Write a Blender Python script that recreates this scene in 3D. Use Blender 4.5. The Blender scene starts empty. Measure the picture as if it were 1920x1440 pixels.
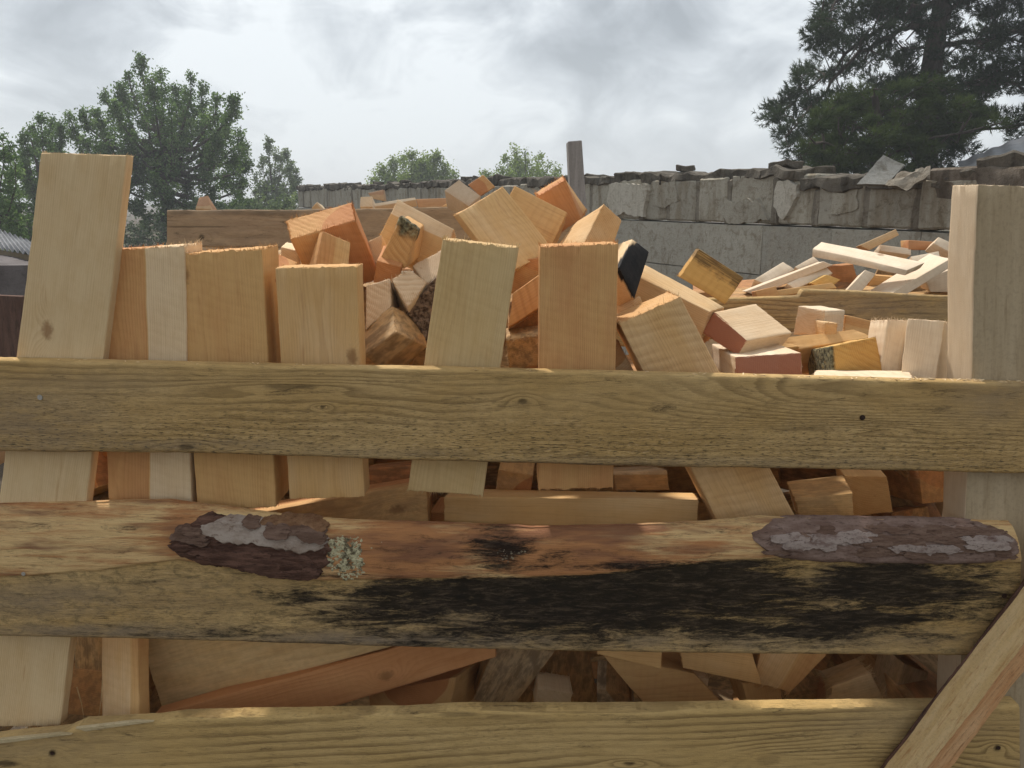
import bpy, bmesh, math, random
import numpy as np
from mathutils import Matrix, Vector

# ------------------------------------------------------------------ camera, sky, sun, exposure
SC = bpy.context.scene
COL = SC.collection
F = 1500.0
PITCH = math.atan(345 / F)
CAM = np.array([0, 0, 1.6])
FW = np.array([0, math.cos(PITCH), -math.sin(PITCH)])
UP = np.array([0, math.sin(PITCH), math.cos(PITCH)])
RT = np.array([1.0, 0, 0])


def at(x, y, Y):
    """World point that a sight line of the photograph meets at distance Y."""
    d = RT * (x - 960) / F + UP * (720 - y) / F + FW
    return CAM + d * Y / d[1]


cam_data = bpy.data.cameras.new('camera')
cam = bpy.data.objects.new('camera', cam_data)
COL.objects.link(cam)
cam.location = CAM
cam.rotation_euler = (math.pi / 2 - PITCH, 0, 0)
cam_data.sensor_width = 36
cam_data.lens = 36 * F / 1920
cam_data.clip_start = 0.05
cam_data.clip_end = 3000
SC.camera = cam

SUN_EL, SUN_AZ = math.radians(52), math.radians(-22)   # behind the heap, a little to the left
world = bpy.data.worlds.new('World')
SC.world = world
world.use_nodes = True
wt = world.node_tree
wt.nodes.clear()


class NT:
    """Small helper for building node trees."""
    def __init__(s, tree): s.t = tree
    def n(s, typ, ins=None, **kw):
        nd = s.t.nodes.new(typ)
        for k, v in kw.items(): setattr(nd, k, v)
        for k, v in (ins or {}).items(): s.set(nd.inputs[k], v)
        return nd
    def set(s, sock, v):
        if isinstance(v, bpy.types.NodeSocket): s.t.links.new(v, sock)
        elif isinstance(v, bpy.types.Node): s.t.links.new(v.outputs[0], sock)
        else:
            if sock.type == 'RGBA' and len(v) == 3: v = (*v, 1)
            sock.default_value = v
    def m(s, op, a, b=0.0, c=None, clamp=False):
        nd = s.n('ShaderNodeMath', {0: a, 1: b}, operation=op, use_clamp=clamp)
        if c is not None: s.set(nd.inputs[2], c)
        return nd.outputs[0]
    def vm(s, op, a, b=(0, 0, 0)):
        return s.n('ShaderNodeVectorMath', {0: a, 1: b}, operation=op)
    def mix(s, f, a, b, blend='MIX'):
        nd = s.n('ShaderNodeMix', data_type='RGBA', blend_type=blend)
        s.set(nd.inputs[0], f); s.set(nd.inputs[6], a); s.set(nd.inputs[7], b)
        return nd.outputs[2]
    def noise(s, vec, scale=1.0, detail=3.0, rough=0.55, dist=0.0):
        return s.n('ShaderNodeTexNoise', {'Vector': vec, 'Scale': scale, 'Detail': detail, 'Roughness': rough, 'Distortion': dist})
    def ss(s, x, a, b, lo=0.0, hi=1.0):
        return s.n('ShaderNodeMapRange', {'Value': x, 'From Min': a, 'From Max': b, 'To Min': lo, 'To Max': hi}, interpolation_type='SMOOTHSTEP').outputs[0]
    def scale(s, vec, v): return s.vm('MULTIPLY', vec, v).outputs[0]


w = NT(wt)
sky = w.n('ShaderNodeTexSky', sky_type='NISHITA', sun_disc=False)
sky.sun_elevation = SUN_EL
sky.sun_rotation = SUN_AZ
gen = w.n('ShaderNodeTexCoord').outputs['Generated']
sep = w.n('ShaderNodeSeparateXYZ', {0: gen})
zz = w.m('ADD', w.m('MAXIMUM', sep.outputs[2], 0.0), 0.22)
pl = w.n('ShaderNodeCombineXYZ', {0: w.m('DIVIDE', sep.outputs[0], zz), 1: w.m('DIVIDE', sep.outputs[1], zz), 2: 0.0}).outputs[0]
gs = w.vm('MULTIPLY', gen, (1.0, 0.6, 1.5)).outputs[0]
n1 = w.noise(w.vm('ADD', gs, (3.1, 7.3, 0.4)).outputs[0], 3.0, 7, 0.52, 0.6).outputs[0]
n2 = w.noise(w.vm('ADD', gs, (13.1, 2.3, 4)).outputs[0], 9.0, 7, 0.55, 0.6).outputs[0]
cl = w.m('ADD', w.m('MULTIPLY', w.m('SUBTRACT', n1, 0.47), 2.3), w.m('MULTIPLY', w.m('SUBTRACT', n2, 0.5), 1.6))
# broad brighter and darker cloud masses (x, y of the photograph, spread, amount)
for bx, by, sh, am in ((900, 70, 70, 0.34), (560, 90, 50, 0.18), (1220, 130, 45, -0.6), (1010, 175, 110, -0.10), (40, 190, 140, -0.16), (740, 110, 260, -0.12),
                       (1430, 250, 90, 0.12), (620, 270, 60, 0.10), (150, 40, 120, 0.10), (460, 170, 200, -0.1), (1500, 60, 160, 0.06), (1180, 250, 300, -0.08)):
    d = at(bx, by, 1.0) - CAM
    d = d / np.linalg.norm(d)
    g = w.m('EXPONENT', w.m('MULTIPLY', w.m('SUBTRACT', w.n('ShaderNodeVectorMath', {0: gen, 1: tuple(d)}, operation='DOT_PRODUCT').outputs['Value'], 1.0), float(sh)))
    cl = w.m('ADD', cl, w.m('MULTIPLY', g, am))
shade = w.n('ShaderNodeValToRGB', {0: w.m('ADD', cl, 0.5)})
els = shade.color_ramp.elements
els[0].position = 0.12; els[0].color = (3.5, 3.9, 4.3, 1)
els[1].position = 0.95; els[1].color = (9.3, 9.8, 10.1, 1)
e = els.new(0.40); e.color = (5.0, 5.45, 5.9, 1)
e = els.new(0.66); e.color = (6.8, 7.3, 7.75, 1)
# the deck is paler near the horizon
hz = w.ss(sep.outputs[2], 0.0, 0.28, 0.4, 0.0)
clouds = w.mix(hz, shade.outputs[0], (6.9, 7.4, 7.8))
skycol = w.mix(0.94, sky.outputs[0], clouds)
bg = w.n('ShaderNodeBackground', {'Color': skycol, 'Strength': 0.1})
w.n('ShaderNodeOutputWorld', {'Surface': bg})

sd = bpy.data.lights.new('sun', 'SUN')
sd.energy = 4.2
sd.angle = math.radians(4)
sd.color = (1.0, 0.95, 0.88)
sun = bpy.data.objects.new('sun', sd)
COL.objects.link(sun)
sv = Vector((math.sin(SUN_AZ) * math.cos(SUN_EL), math.cos(SUN_AZ) * math.cos(SUN_EL), math.sin(SUN_EL)))
sun.rotation_euler = sv.to_track_quat('Z', 'Y').to_euler()
sun.location = (-3, 6, 9)
SC.view_settings.view_transform = 'Standard'
SC.view_settings.look = 'None'
SC.view_settings.gamma = 1
SC.view_settings.use_curve_mapping = False
SC.view_settings.exposure = 0.04
SC.render.engine = 'CYCLES'
SC.cycles.max_bounces = 6
SC.cycles.diffuse_bounces = 3

# ------------------------------------------------------------------ numpy noise
_rng = np.random.RandomState(7)
_tab = _rng.rand(4096)


def vnoise(x, y, z=0.0, seed=0):
    """Smooth value noise in -1..1, vectorised."""
    x = np.asarray(x, float) + seed * 17.13
    y = np.asarray(y, float) + seed * 5.71
    z = np.asarray(z, float) + seed * 3.37 + 0 * x
    xi, yi, zi = np.floor(x).astype(int), np.floor(y).astype(int), np.floor(z).astype(int)
    xf, yf, zf = x - xi, y - yi, z - zi
    u, v, t = xf * xf * (3 - 2 * xf), yf * yf * (3 - 2 * yf), zf * zf * (3 - 2 * zf)
    def h(a, b, c): return _tab[((a * 73856093) ^ (b * 19349663) ^ (c * 83492791)) & 4095]
    r = 0
    for dx in (0, 1):
        for dy in (0, 1):
            for dz in (0, 1):
                r = r + h(xi + dx, yi + dy, zi + dz) * (u if dx else 1 - u) * (v if dy else 1 - v) * (t if dz else 1 - t)
    return r * 2 - 1


def fbm(x, y, z=0.0, seed=0, o=4):
    r, a, s = 0, 1.0, 0
    for i in range(o):
        r = r + a * vnoise(np.asarray(x) * 2 ** i, np.asarray(y) * 2 ** i, np.asarray(z) * 2 ** i, seed + i * 3)
        s += a; a *= 0.5
    return r / s


# ------------------------------------------------------------------ object helpers
def link(o, parent=None):
    COL.objects.link(o)
    if parent is not None: o.parent = parent
    return o


def empty(name, loc, label, cat, group=None, rz=0.0):
    o = bpy.data.objects.new(name, None)
    o.location = loc; o.rotation_euler = (0, 0, rz)
    o.empty_display_size = 0.1
    link(o); tag(o, label, cat, group)
    return o


def tag(o, label=None, cat=None, group=None, kind=None):
    if label: o['label'] = label
    if cat: o['category'] = cat
    if group: o['group'] = group
    if kind: o['kind'] = kind
    return o


def mesh_obj(name, verts, faces, mat, parent=None, smooth=True, sharp=0.55, mats=None, fmat=None):
    me = bpy.data.meshes.new(name)
    me.from_pydata([tuple(v) for v in verts] if not isinstance(verts, np.ndarray) else verts.tolist(), [], faces if isinstance(faces, list) else faces.tolist())
    for mt in (mats or [mat]): me.materials.append(mt)
    if fmat is not None: me.polygons.foreach_set('material_index', fmat)
    if smooth:
        me.polygons.foreach_set('use_smooth', [True] * len(me.polygons))
        if sharp: me.set_sharp_from_angle(angle=sharp)
    me.update()
    o = bpy.data.objects.new(name, me)
    return link(o, parent)


def put(o, M):
    """Place an object by its world matrix; keeps it right under a moved parent."""
    o.matrix_world = M
    return o


def box_grid(hx, hy, hz, ax=None, ay=None, az=None):
    """Surface grid of a box -1..1 in every axis with the given coordinate lists."""
    A = [np.array(ax), np.array(ay), np.array(az)]
    idx = {}
    V = []
    def vid(i, j, k):
        t = (i, j, k)
        if t not in idx:
            idx[t] = len(V); V.append((A[0][i], A[1][j], A[2][k]))
        return idx[t]
    Fc = []
    n = [len(a) for a in A]
    for i in range(n[0] - 1):
        for j in range(n[1] - 1):
            Fc.append([vid(i, j, 0), vid(i, j + 1, 0), vid(i + 1, j + 1, 0), vid(i + 1, j, 0)])
            k = n[2] - 1
            Fc.append([vid(i, j, k), vid(i + 1, j, k), vid(i + 1, j + 1, k), vid(i, j + 1, k)])
    for i in range(n[0] - 1):
        for k in range(n[2] - 1):
            Fc.append([vid(i, 0, k), vid(i + 1, 0, k), vid(i + 1, 0, k + 1), vid(i, 0, k + 1)])
            j = n[1] - 1
            Fc.append([vid(i, j, k), vid(i, j, k + 1), vid(i + 1, j, k + 1), vid(i + 1, j, k)])
    for j in range(n[1] - 1):
        for k in range(n[2] - 1):
            Fc.append([vid(0, j, k), vid(0, j, k + 1), vid(0, j + 1, k + 1), vid(0, j + 1, k)])
            i = n[0] - 1
            Fc.append([vid(i, j, k), vid(i, j + 1, k), vid(i, j + 1, k + 1), vid(i, j, k + 1)])
    return np.array(V), Fc


def axis_pts(L, step, bev):
    n = max(1, int(round(L / step)))
    b = min(2 * bev / L, 0.2)
    inner = np.linspace(-1 + b, 1 - b, n + 1)
    return np.r_[-1, inner, 1]


def trilinear(U, corners):
    """U in -1..1; corners ordered x(2) y(2) z(2) -> index 4x+2y+z."""
    u = (U + 1) / 2
    P = 0
    for i in (0, 1):
        for j in (0, 1):
            for k in (0, 1):
                wgt = (u[:, 0] if i else 1 - u[:, 0]) * (u[:, 1] if j else 1 - u[:, 1]) * (u[:, 2] if k else 1 - u[:, 2])
                P = P + wgt[:, None] * corners[4 * i + 2 * j + k][None]
    return P


def hexa_mesh(corners, rough=0.0006, warp=0.0015, jag=0.0015, bev=0.002, seed=0, fuzz=0, step=0.02, jstep=0.006, fuzz_len=0.006):
    """A sawn block from eight corners in its own frame; X runs with the grain. Cut ends are toothed and may carry fibres."""
    corners = np.array(corners)
    Lx = np.linalg.norm(corners[4:].mean(0) - corners[:4].mean(0))
    Ly = np.linalg.norm(corners[[2, 3, 6, 7]].mean(0) - corners[[0, 1, 4, 5]].mean(0))
    Lz = np.linalg.norm(corners[1::2].mean(0) - corners[0::2].mean(0))
    U, Fc = box_grid(0, 0, 0, axis_pts(Lx, step, bev), axis_pts(Ly, jstep, bev), axis_pts(Lz, jstep, bev))
    P = trilinear(U, corners)
    ext = (np.abs(U) > 0.9999)
    ne = ext.sum(1)
    ctr = P.mean(0)
    # round the arrises
    L = np.array([Lx, Ly, Lz])
    for a in range(3):
        sel = ext[:, a] & (ne >= 2)
        P[sel, a] -= np.sign(U[sel, a]) * bev * 0.33
    s = seed
    P[:, 1] += warp * vnoise(P[:, 0] * 6, P[:, 2] * 6, 0, s) + rough * vnoise(P[:, 0] * 60, P[:, 2] * 110, P[:, 1] * 110, s + 1)
    P[:, 2] += warp * vnoise(P[:, 0] * 6, P[:, 1] * 6, 3, s + 2) + rough * vnoise(P[:, 0] * 60, P[:, 1] * 110, P[:, 2] * 110, s + 3)
    endv = ext[:, 0]
    P[endv, 0] += jag * vnoise(P[endv, 1] * 170, P[endv, 2] * 170, P[endv, 0] * 9, s + 4) * np.where(ne[endv] >= 2, 1.3, 0.35)
    V = P.tolist()
    if fuzz:
        r = random.Random(seed * 7 + 1)
        per = int(60 + 700 * (Ly + Lz))
        for side in (0, 1):
            cs = corners[4 * side:4 * side + 4]
            loop = [cs[0], cs[1], cs[3], cs[2]]
            for q in range(int(per * fuzz)):
                e = r.randrange(4)
                t = r.random()
                p = loop[e] * (1 - t) + loop[(e + 1) % 4] * t
                p = p + (cs.mean(0) - p) * r.uniform(0.0, 0.03)
                sg = 1 if side else -1
                ln = fuzz_len * r.uniform(0.2, 1) ** 2 * (1.8 if r.random() < 0.07 else 1)
                d = np.array([sg * ln, r.uniform(-1, 1) * ln * 0.8, r.uniform(-1, 1) * ln * 0.8])
                wv = np.array([0, r.uniform(-1, 1), r.uniform(-1, 1)]) * 0.0006
                b0 = p - np.array([sg * 0.0015, 0, 0])
                i = len(V)
                V += [(b0 - wv).tolist(), (b0 + wv).tolist(), (p + d * 0.6 + wv * 0.5).tolist(), (p + d).tolist()]
                Fc.append([i, i + 1, i + 2, i + 3])
    return V, Fc


def prism(name, pts, Y, dy, mat, parent, bev=0.002, dY=None, mats=None, side_idx=0):
    """Solid plate whose front outline is given by sight lines meeting the plane Y; dy is its real thickness."""
    P = [at(x, y, Y + (dY(x, y) if dY else 0)) for x, y in pts]
    bm = bmesh.new()
    ctr = np.mean(P, axis=0) + np.array([0, dy / 2, 0])
    a = [bm.verts.new(p - ctr) for p in P]
    b = [bm.verts.new(p - ctr + np.array([0, dy, 0])) for p in P]
    bm.faces.new(a); bm.faces.new(b[::-1])
    n = len(P)
    for i in range(n): bm.faces.new([a[i], b[i], b[(i + 1) % n], a[(i + 1) % n]])
    bmesh.ops.recalc_face_normals(bm, faces=bm.faces[:])
    if bev: bmesh.ops.bevel(bm, geom=bm.edges[:], offset=bev, segments=1, affect='EDGES')
    if mats:
        for f in bm.faces:
            f.material_index = 0 if abs(f.normal.y) > 0.6 else 1
    me = bpy.data.meshes.new(name); bm.to_mesh(me); bm.free()
    for m_ in (mats or [mat]): me.materials.append(m_)
    o = bpy.data.objects.new(name, me); link(o, parent)
    o.location = ctr
    return o


# ------------------------------------------------------------------ materials
def new_mat(name):
    m = bpy.data.materials.new(name); m.use_nodes = True
    m.node_tree.nodes.clear()
    return m, NT(m.node_tree)


def finish(t, color, rough, normal=None, spec=0.25, trans=None):
    b = t.n('ShaderNodeBsdfPrincipled', {'Base Color': color, 'Roughness': rough, 'Specular IOR Level': spec})
    if normal is not None: t.set(b.inputs['Normal'], normal)
    t.n('ShaderNodeOutputMaterial', {'Surface': b})
    return b


def attr(t, name, typ='OBJECT'):
    return t.n('ShaderNodeAttribute', attribute_name=name, attribute_type=typ)


def pine_material(name, weathered=0.0, bark_faces=False):
    """Sawn pine: rings about an axis along local X, sap and heart wood, fibres, saw marks; object properties set tone and so on."""
    m, t = new_mat(name)
    co = t.n('ShaderNodeTexCoord').outputs['Object']
    seed = attr(t, 'seed').outputs['Fac']
    tone = attr(t, 'tone').outputs['Fac']
    saw = attr(t, 'saw').outputs['Fac']
    sv3 = t.n('ShaderNodeCombineXYZ', {0: t.m('MULTIPLY', seed, 3.7), 1: t.m('MULTIPLY', seed, 1.9), 2: t.m('MULTIPLY', seed, 7.1)}).outputs[0]
    cs = t.vm('ADD', co, sv3).outputs[0]
    # normal in the block's own frame tells end grain from side grain
    nrm = t.n('ShaderNodeNewGeometry').outputs['True Normal']
    vt = t.n('ShaderNodeVectorTransform', {0: nrm}, vector_type='NORMAL', convert_from='WORLD', convert_to='OBJECT').outputs[0]
    nx = t.m('ABSOLUTE', t.n('ShaderNodeSeparateXYZ', {0: vt}).outputs[0])
    end = t.ss(nx, 0.6, 0.8)
    warp = t.vm('SUBTRACT', t.noise(t.scale(cs, (2.5, 7, 7)), 1.0, 2).outputs['Color'], (0.5, 0.5, 0.5)).outputs[0]
    warp = t.scale(warp, (0, 0.022, 0.022))
    rc = attr(t, 'ring').outputs['Vector']
    yz = t.scale(t.vm('ADD', t.vm('SUBTRACT', co, rc).outputs[0], warp).outputs[0], (0, 1, 1))
    r = t.vm('LENGTH', yz).outputs['Value']
    # knot
    kn = attr(t, 'knot').outputs['Vector']
    kd = t.vm('LENGTH', t.scale(t.vm('SUBTRACT', co, kn).outputs[0], (0.55, 1, 1))).outputs['Value']
    kw = t.m('EXPONENT', t.m('MULTIPLY', t.m('POWER', kd, 2.0), -2400.0))
    r2 = t.m('ADD', r, t.m('MULTIPLY', kw, 0.02))
    ph = t.m('FRACT', t.m('MULTIPLY', r2, 260.0))
    ring = t.m('MULTIPLY', t.ss(ph, 0.25, 0.92), t.ss(ph, 0.93, 1.0, 1.0, 0.0))
    ringvar = t.noise(t.scale(cs, (3, 25, 25)), 1.0, 2).outputs[0]
    ring = t.m('MULTIPLY', ring, t.ss(ringvar, 0.3, 0.7, 0.25, 1.0))
    fib = t.noise(t.scale(cs, (9, 420, 420)), 1.0, 3, 0.7).outputs[0]
    blot = t.noise(t.scale(cs, (5, 14, 14)), 1.0, 4, 0.6).outputs[0]
    # heart wood follows the radius
    heart = t.ss(t.m('ADD', r2, t.m('MULTIPLY', t.m('SUBTRACT', blot, 0.5), 0.012)), 0.085, 0.081, 0.0, 1.0)
    split = attr(t, 'split').outputs['Fac']
    tn = t.m('ADD', t.m('ADD', tone, t.m('MULTIPLY', t.m('SUBTRACT', heart, 0.5), split)), t.m('MULTIPLY', t.m('SUBTRACT', blot, 0.5), 0.55), clamp=True)
    sap = (0.79, 0.60, 0.375); mid = (0.69, 0.42, 0.175); hrt = (0.57, 0.265, 0.105)
    c = t.mix(t.ss(tn, 0.0, 0.5), sap, mid)
    c = t.mix(t.ss(tn, 0.5, 1.0), c, hrt)
    yel = attr(t, 'yel').outputs['Fac']
    c = t.mix(t.m('MULTIPLY', yel, 0.8), c, (0.66, 0.42, 0.13))
    c = t.mix(t.m('MULTIPLY', attr(t, 'pale').outputs['Fac'], 0.8), c, (0.80, 0.69, 0.55))
    grn = attr(t, 'green').outputs['Fac']
    c = t.mix(t.m('MULTIPLY', grn, 0.7), c, (0.60, 0.43, 0.19))
    c = t.mix(t.m('MULTIPLY', t.m('MULTIPLY', ring, 0.19), t.ss(end, 0, 1, 1.0, 1.5)), c, t.mix(1.0, c, (0.52, 0.32, 0.18), 'MULTIPLY'))
    c = t.mix(t.m('MULTIPLY', t.ss(fib, 0.45, 0.75), 0.22), c, t.mix(1.0, c, (0.55, 0.40, 0.28), 'MULTIPLY'))
    c = t.mix(t.ss(t.noise(t.scale(cs, (14, 30, 30)), 1.0, 4, 0.65).outputs[0], 0.35, 0.75, 0, 0.28), c, t.mix(1.0, c, (0.78, 0.66, 0.5), 'MULTIPLY'))
    # end grain
    c = t.mix(t.m('MULTIPLY', end, 0.35), c, t.mix(1.0, c, (0.80, 0.62, 0.42), 'MULTIPLY'))
    # resin streaks
    res = t.ss(t.noise(t.scale(cs, (6, 70, 70)), 1.0, 3).outputs[0], 0.66, 0.74)
    c = t.mix(t.m('MULTIPLY', res, 0.35), c, (0.42, 0.19, 0.07))
    # cut end coloured dark red as its shaded side
    re = attr(t, 'shade_end').outputs['Fac']
    c = t.mix(t.m('MULTIPLY', t.m('MULTIPLY', re, end), 0.85), c, (0.36, 0.115, 0.065))
    # knot colour
    kc = t.ss(t.m('ADD', kd, t.m('MULTIPLY', t.m('SUBTRACT', t.noise(cs, 110.0, 3).outputs[0], 0.5), 0.014)), 0.004, 0.013, 1.0, 0.0)
    c = t.mix(t.m('MULTIPLY', kc, 0.7), c, (0.24, 0.11, 0.04))
    # grime (on gap and buried blocks it is painted shade), moss, bark
    dr = attr(t, 'dirt_shade').outputs['Fac']
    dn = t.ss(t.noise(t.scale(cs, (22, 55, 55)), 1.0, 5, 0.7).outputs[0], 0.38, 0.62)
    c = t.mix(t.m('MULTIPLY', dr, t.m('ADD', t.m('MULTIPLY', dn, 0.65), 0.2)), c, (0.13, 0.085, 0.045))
    gy = attr(t, 'grey').outputs['Fac']
    c = t.mix(t.m('MULTIPLY', gy, 0.8), c, t.mix(dn, (0.30, 0.27, 0.22), (0.40, 0.36, 0.30)))
    st = attr(t, 'stain').outputs['Fac']
    sx = t.n('ShaderNodeSeparateXYZ', {0: co})
    stm = t.m('MULTIPLY', st, t.ss(t.m('ADD', sx.outputs[2], t.m('MULTIPLY', t.m('SUBTRACT', t.noise(cs, 45.0, 4).outputs[0], 0.5), 0.05)), 0.004, 0.022))
    c = t.mix(t.m('MULTIPLY', stm, t.ss(fib, 0.3, 0.6, 0.35, 0.9)), c, (0.10, 0.065, 0.03))
    bl = attr(t, 'black').outputs['Fac']
    c = t.mix(t.m('MULTIPLY', bl, attr(t, 'face', 'GEOMETRY').outputs['Fac']), c, t.mix(dn, (0.007, 0.0065, 0.006), (0.018, 0.015, 0.013)))
    mo = attr(t, 'mossface', 'GEOMETRY').outputs['Fac']
    mos = t.ss(t.noise(cs, 95.0, 5, 0.75).outputs[0], 0.38, 0.6)
    c = t.mix(t.m('MULTIPLY', mo, t.ss(t.noise(cs, 40.0, 3).outputs[0], 0.2, 0.4)), c, t.mix(mos, (0.055, 0.045, 0.022), (0.30, 0.27, 0.15)))
    bk = attr(t, 'bark').outputs['Fac']
    c = t.mix(bk, c, t.mix(mos, (0.06, 0.032, 0.018), (0.30, 0.20, 0.13)))
    # relief: fibres, blade marks across the grain, fuzz
    sxv = t.m('ADD', t.m('ADD', t.m('MULTIPLY', sx.outputs[0], 330.0), t.m('MULTIPLY', sx.outputs[1], 90.0)), t.m('MULTIPLY', t.noise(cs, 14.0, 2).outputs[0], 6.0))
    sxe = t.m('ADD', t.m('MULTIPLY', t.m('ADD', sx.outputs[1], t.m('MULTIPLY', sx.outputs[2], 0.7)), 420.0), t.m('MULTIPLY', t.noise(cs, 20.0, 2).outputs[0], 9.0))
    sin1 = t.m('SINE', t.n('ShaderNodeMix', {0: end, 2: sxv, 3: sxe}, data_type='FLOAT').outputs[0])
    sgate = t.ss(t.noise(t.scale(cs, (20, 20, 20)), 1.0, 3).outputs[0], 0.3, 0.6)
    sawh = t.m('MULTIPLY', t.m('MULTIPLY', sin1, sgate), t.m('MULTIPLY', saw, 0.00035))
    c = t.mix(t.m('MULTIPLY', t.m('MULTIPLY', t.ss(sin1, 0.1, -1.0), sgate), t.m('MULTIPLY', saw, 0.16)), c, t.mix(1.0, c, (0.50, 0.32, 0.2), 'MULTIPLY'))
    h = t.m('ADD', sawh, t.m('ADD', t.m('MULTIPLY', fib, 0.0005), t.m('MULTIPLY', ring, -0.0002)))
    h = t.m('ADD', h, t.m('MULTIPLY', t.noise(cs, 500.0, 3, 0.7).outputs[0], 0.0006))
    h = t.m('ADD', h, t.m('MULTIPLY', t.m('MAXIMUM', bk, mo), t.m('MULTIPLY', mos, 0.004)))
    bmp = t.n('ShaderNodeBump', {'Strength': 0.8, 'Distance': 1.0, 'Height': h})
    finish(t, c, 0.78, bmp.outputs[0], 0.2)
    return m


PINE = pine_material('sawn_pine')


def plank_material(name):
    """Weathered rough sawn board. Point attributes: gphase (growth figure), knotm, mould, strip, greym."""
    m, t = new_mat(name)
    co = t.n('ShaderNodeTexCoord').outputs['Object']
    seed = attr(t, 'seed').outputs['Fac']
    cs = t.vm('ADD', co, t.n('ShaderNodeCombineXYZ', {0: seed, 1: seed, 2: seed}).outputs[0]).outputs[0]
    sx = t.n('ShaderNodeSeparateXYZ', {0: co})
    g = attr(t, 'gphase', 'GEOMETRY').outputs['Fac']
    ph = t.m('FRACT', t.m('ADD', g, t.m('MULTIPLY', t.noise(t.scale(cs, (30, 60, 300)), 1.0, 2).outputs[0], 0.35)))
    late = t.m('MULTIPLY', t.ss(ph, 0.35, 0.85), t.ss(ph, 0.88, 1.0, 1.0, 0.0))
    gv = t.noise(t.scale(cs, (2.2, 8, 14)), 1.0, 3).outputs[0]
    late = t.m('MULTIPLY', late, t.ss(gv, 0.35, 0.62, 0.12, 1.0))
    late = t.m('MULTIPLY', late, t.m('SUBTRACT', 1.0, t.m('MULTIPLY', attr(t, 'blotchy').outputs['Fac'], 0.75)))
    fib = t.noise(t.scale(cs, (26, 300, 620)), 1.0, 4, 0.75).outputs[0]
    dash = t.noise(t.scale(cs, (75, 90, 430)), 1.0, 3, 0.65).outputs[0]
    lowb = attr(t, 'lowb', 'GEOMETRY').outputs['Fac']
    big = t.noise(t.scale(cs, (3.0, 9, 9)), 1.0, 4, 0.6).outputs[0]
    mid = t.noise(t.scale(cs, (14, 40, 40)), 1.0, 4, 0.65).outputs[0]
    c = t.mix(t.ss(big, 0.3, 0.7), (0.53, 0.335, 0.125), (0.62, 0.42, 0.19))
    c = t.mix(t.ss(mid, 0.35, 0.72, 0, 0.5), c, (0.40, 0.26, 0.105))
    yl = attr(t, 'yel').outputs['Fac']
    c = t.mix(t.m('MULTIPLY', yl, 0.7), c, (0.62, 0.43, 0.17))
    c = t.mix(t.m('MULTIPLY', attr(t, 'rosy').outputs['Fac'], 0.85), c, t.mix(t.ss(mid, 0.3, 0.7), (0.46, 0.32, 0.20), (0.38, 0.255, 0.155)))
    c = t.mix(t.m('MULTIPLY', late, t.m('SUBTRACT', 0.66, t.m('MULTIPLY', attr(t, 'rosy').outputs['Fac'], 0.4))), c, (0.175, 0.105, 0.04))
    c = t.mix(t.ss(fib, 0.5, 0.74, 0, 0.6), c, (0.15, 0.10, 0.045))
    c = t.mix(t.m('MULTIPLY', t.ss(dash, 0.53, 0.64), t.m('MULTIPLY', lowb, 0.9)), c, (0.095, 0.072, 0.036))
    c = t.mix(t.m('MULTIPLY', t.ss(dash, 0.44, 0.3), t.m('MULTIPLY', lowb, 0.65)), c, (0.66, 0.48, 0.29))
    bt = attr(t, 'blotchy').outputs['Fac']
    c = t.mix(t.m('MULTIPLY', bt, t.ss(t.noise(t.scale(cs, (38, 70, 70)), 1.0, 6, 0.75, 0.6).outputs[0], 0.45, 0.68, 0, 0.75)), c, (0.17, 0.125, 0.055))
    gr = attr(t, 'greym', 'GEOMETRY').outputs['Fac']
    c = t.mix(t.m('MULTIPLY', gr, t.ss(mid, 0.25, 0.6, 0.3, 0.95)), c, (0.235, 0.18, 0.13))
    # stripped wane
    st = attr(t, 'strip', 'GEOMETRY').outputs['Fac']
    s1 = t.noise(t.scale(cs, (9, 50, 110)), 1.0, 5, 0.65, 0.4).outputs[0]
    s2 = t.noise(t.scale(cs, (5, 22, 30)), 1.0, 3, 0.6).outputs[0]
    orng = attr(t, 'orng', 'GEOMETRY').outputs['Fac']
    sc_ = t.mix(t.ss(t.m('ADD', s1, t.m('MULTIPLY', orng, 0.35)), 0.42, 0.78), (0.68, 0.465, 0.22), (0.44, 0.20, 0.08))
    sc_ = t.mix(t.ss(t.m('ADD', s2, t.m('MULTIPLY', orng, 0.12)), 0.52, 0.72, 0, 0.8), sc_, (0.20, 0.09, 0.05))
    sc_ = t.mix(t.ss(fib, 0.52, 0.7, 0, 0.6), sc_, (0.17, 0.07, 0.035))
    c = t.mix(st, c, sc_)
    # knots and black mould
    kn = attr(t, 'knotm', 'GEOMETRY').outputs['Fac']
    c = t.mix(t.m('MULTIPLY', kn, 0.9), c, (0.055, 0.035, 0.018))
    mo = attr(t, 'mould', 'GEOMETRY').outputs['Fac']
    mn = t.noise(t.scale(cs, (9, 40, 55)), 1.0, 7, 0.75, 0.8).outputs[0]
    mf = t.noise(t.scale(cs, (90, 200, 420)), 1.0, 4, 0.8).outputs[0]
    mk = t.ss(t.m('ADD', t.m('ADD', mo, t.m('MULTIPLY', t.m('SUBTRACT', mn, 0.5), 2.4)), t.m('MULTIPLY', t.m('SUBTRACT', mf, 0.5), 0.9)), 0.08, 0.72)
    c = t.mix(t.m('MULTIPLY', mk, 0.96), c, t.mix(t.ss(t.noise(t.scale(cs, (22, 90, 120)), 1.0, 6, 0.8, 0.5).outputs[0], 0.45, 0.72), (0.006, 0.005, 0.0045), (0.10, 0.068, 0.043)))
    h = t.m('ADD', t.m('MULTIPLY', fib, -0.0012), t.m('MULTIPLY', late, -0.0006))
    h = t.m('ADD', h, t.m('MULTIPLY', t.m('MULTIPLY', dash, lowb), 0.0022))
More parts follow.
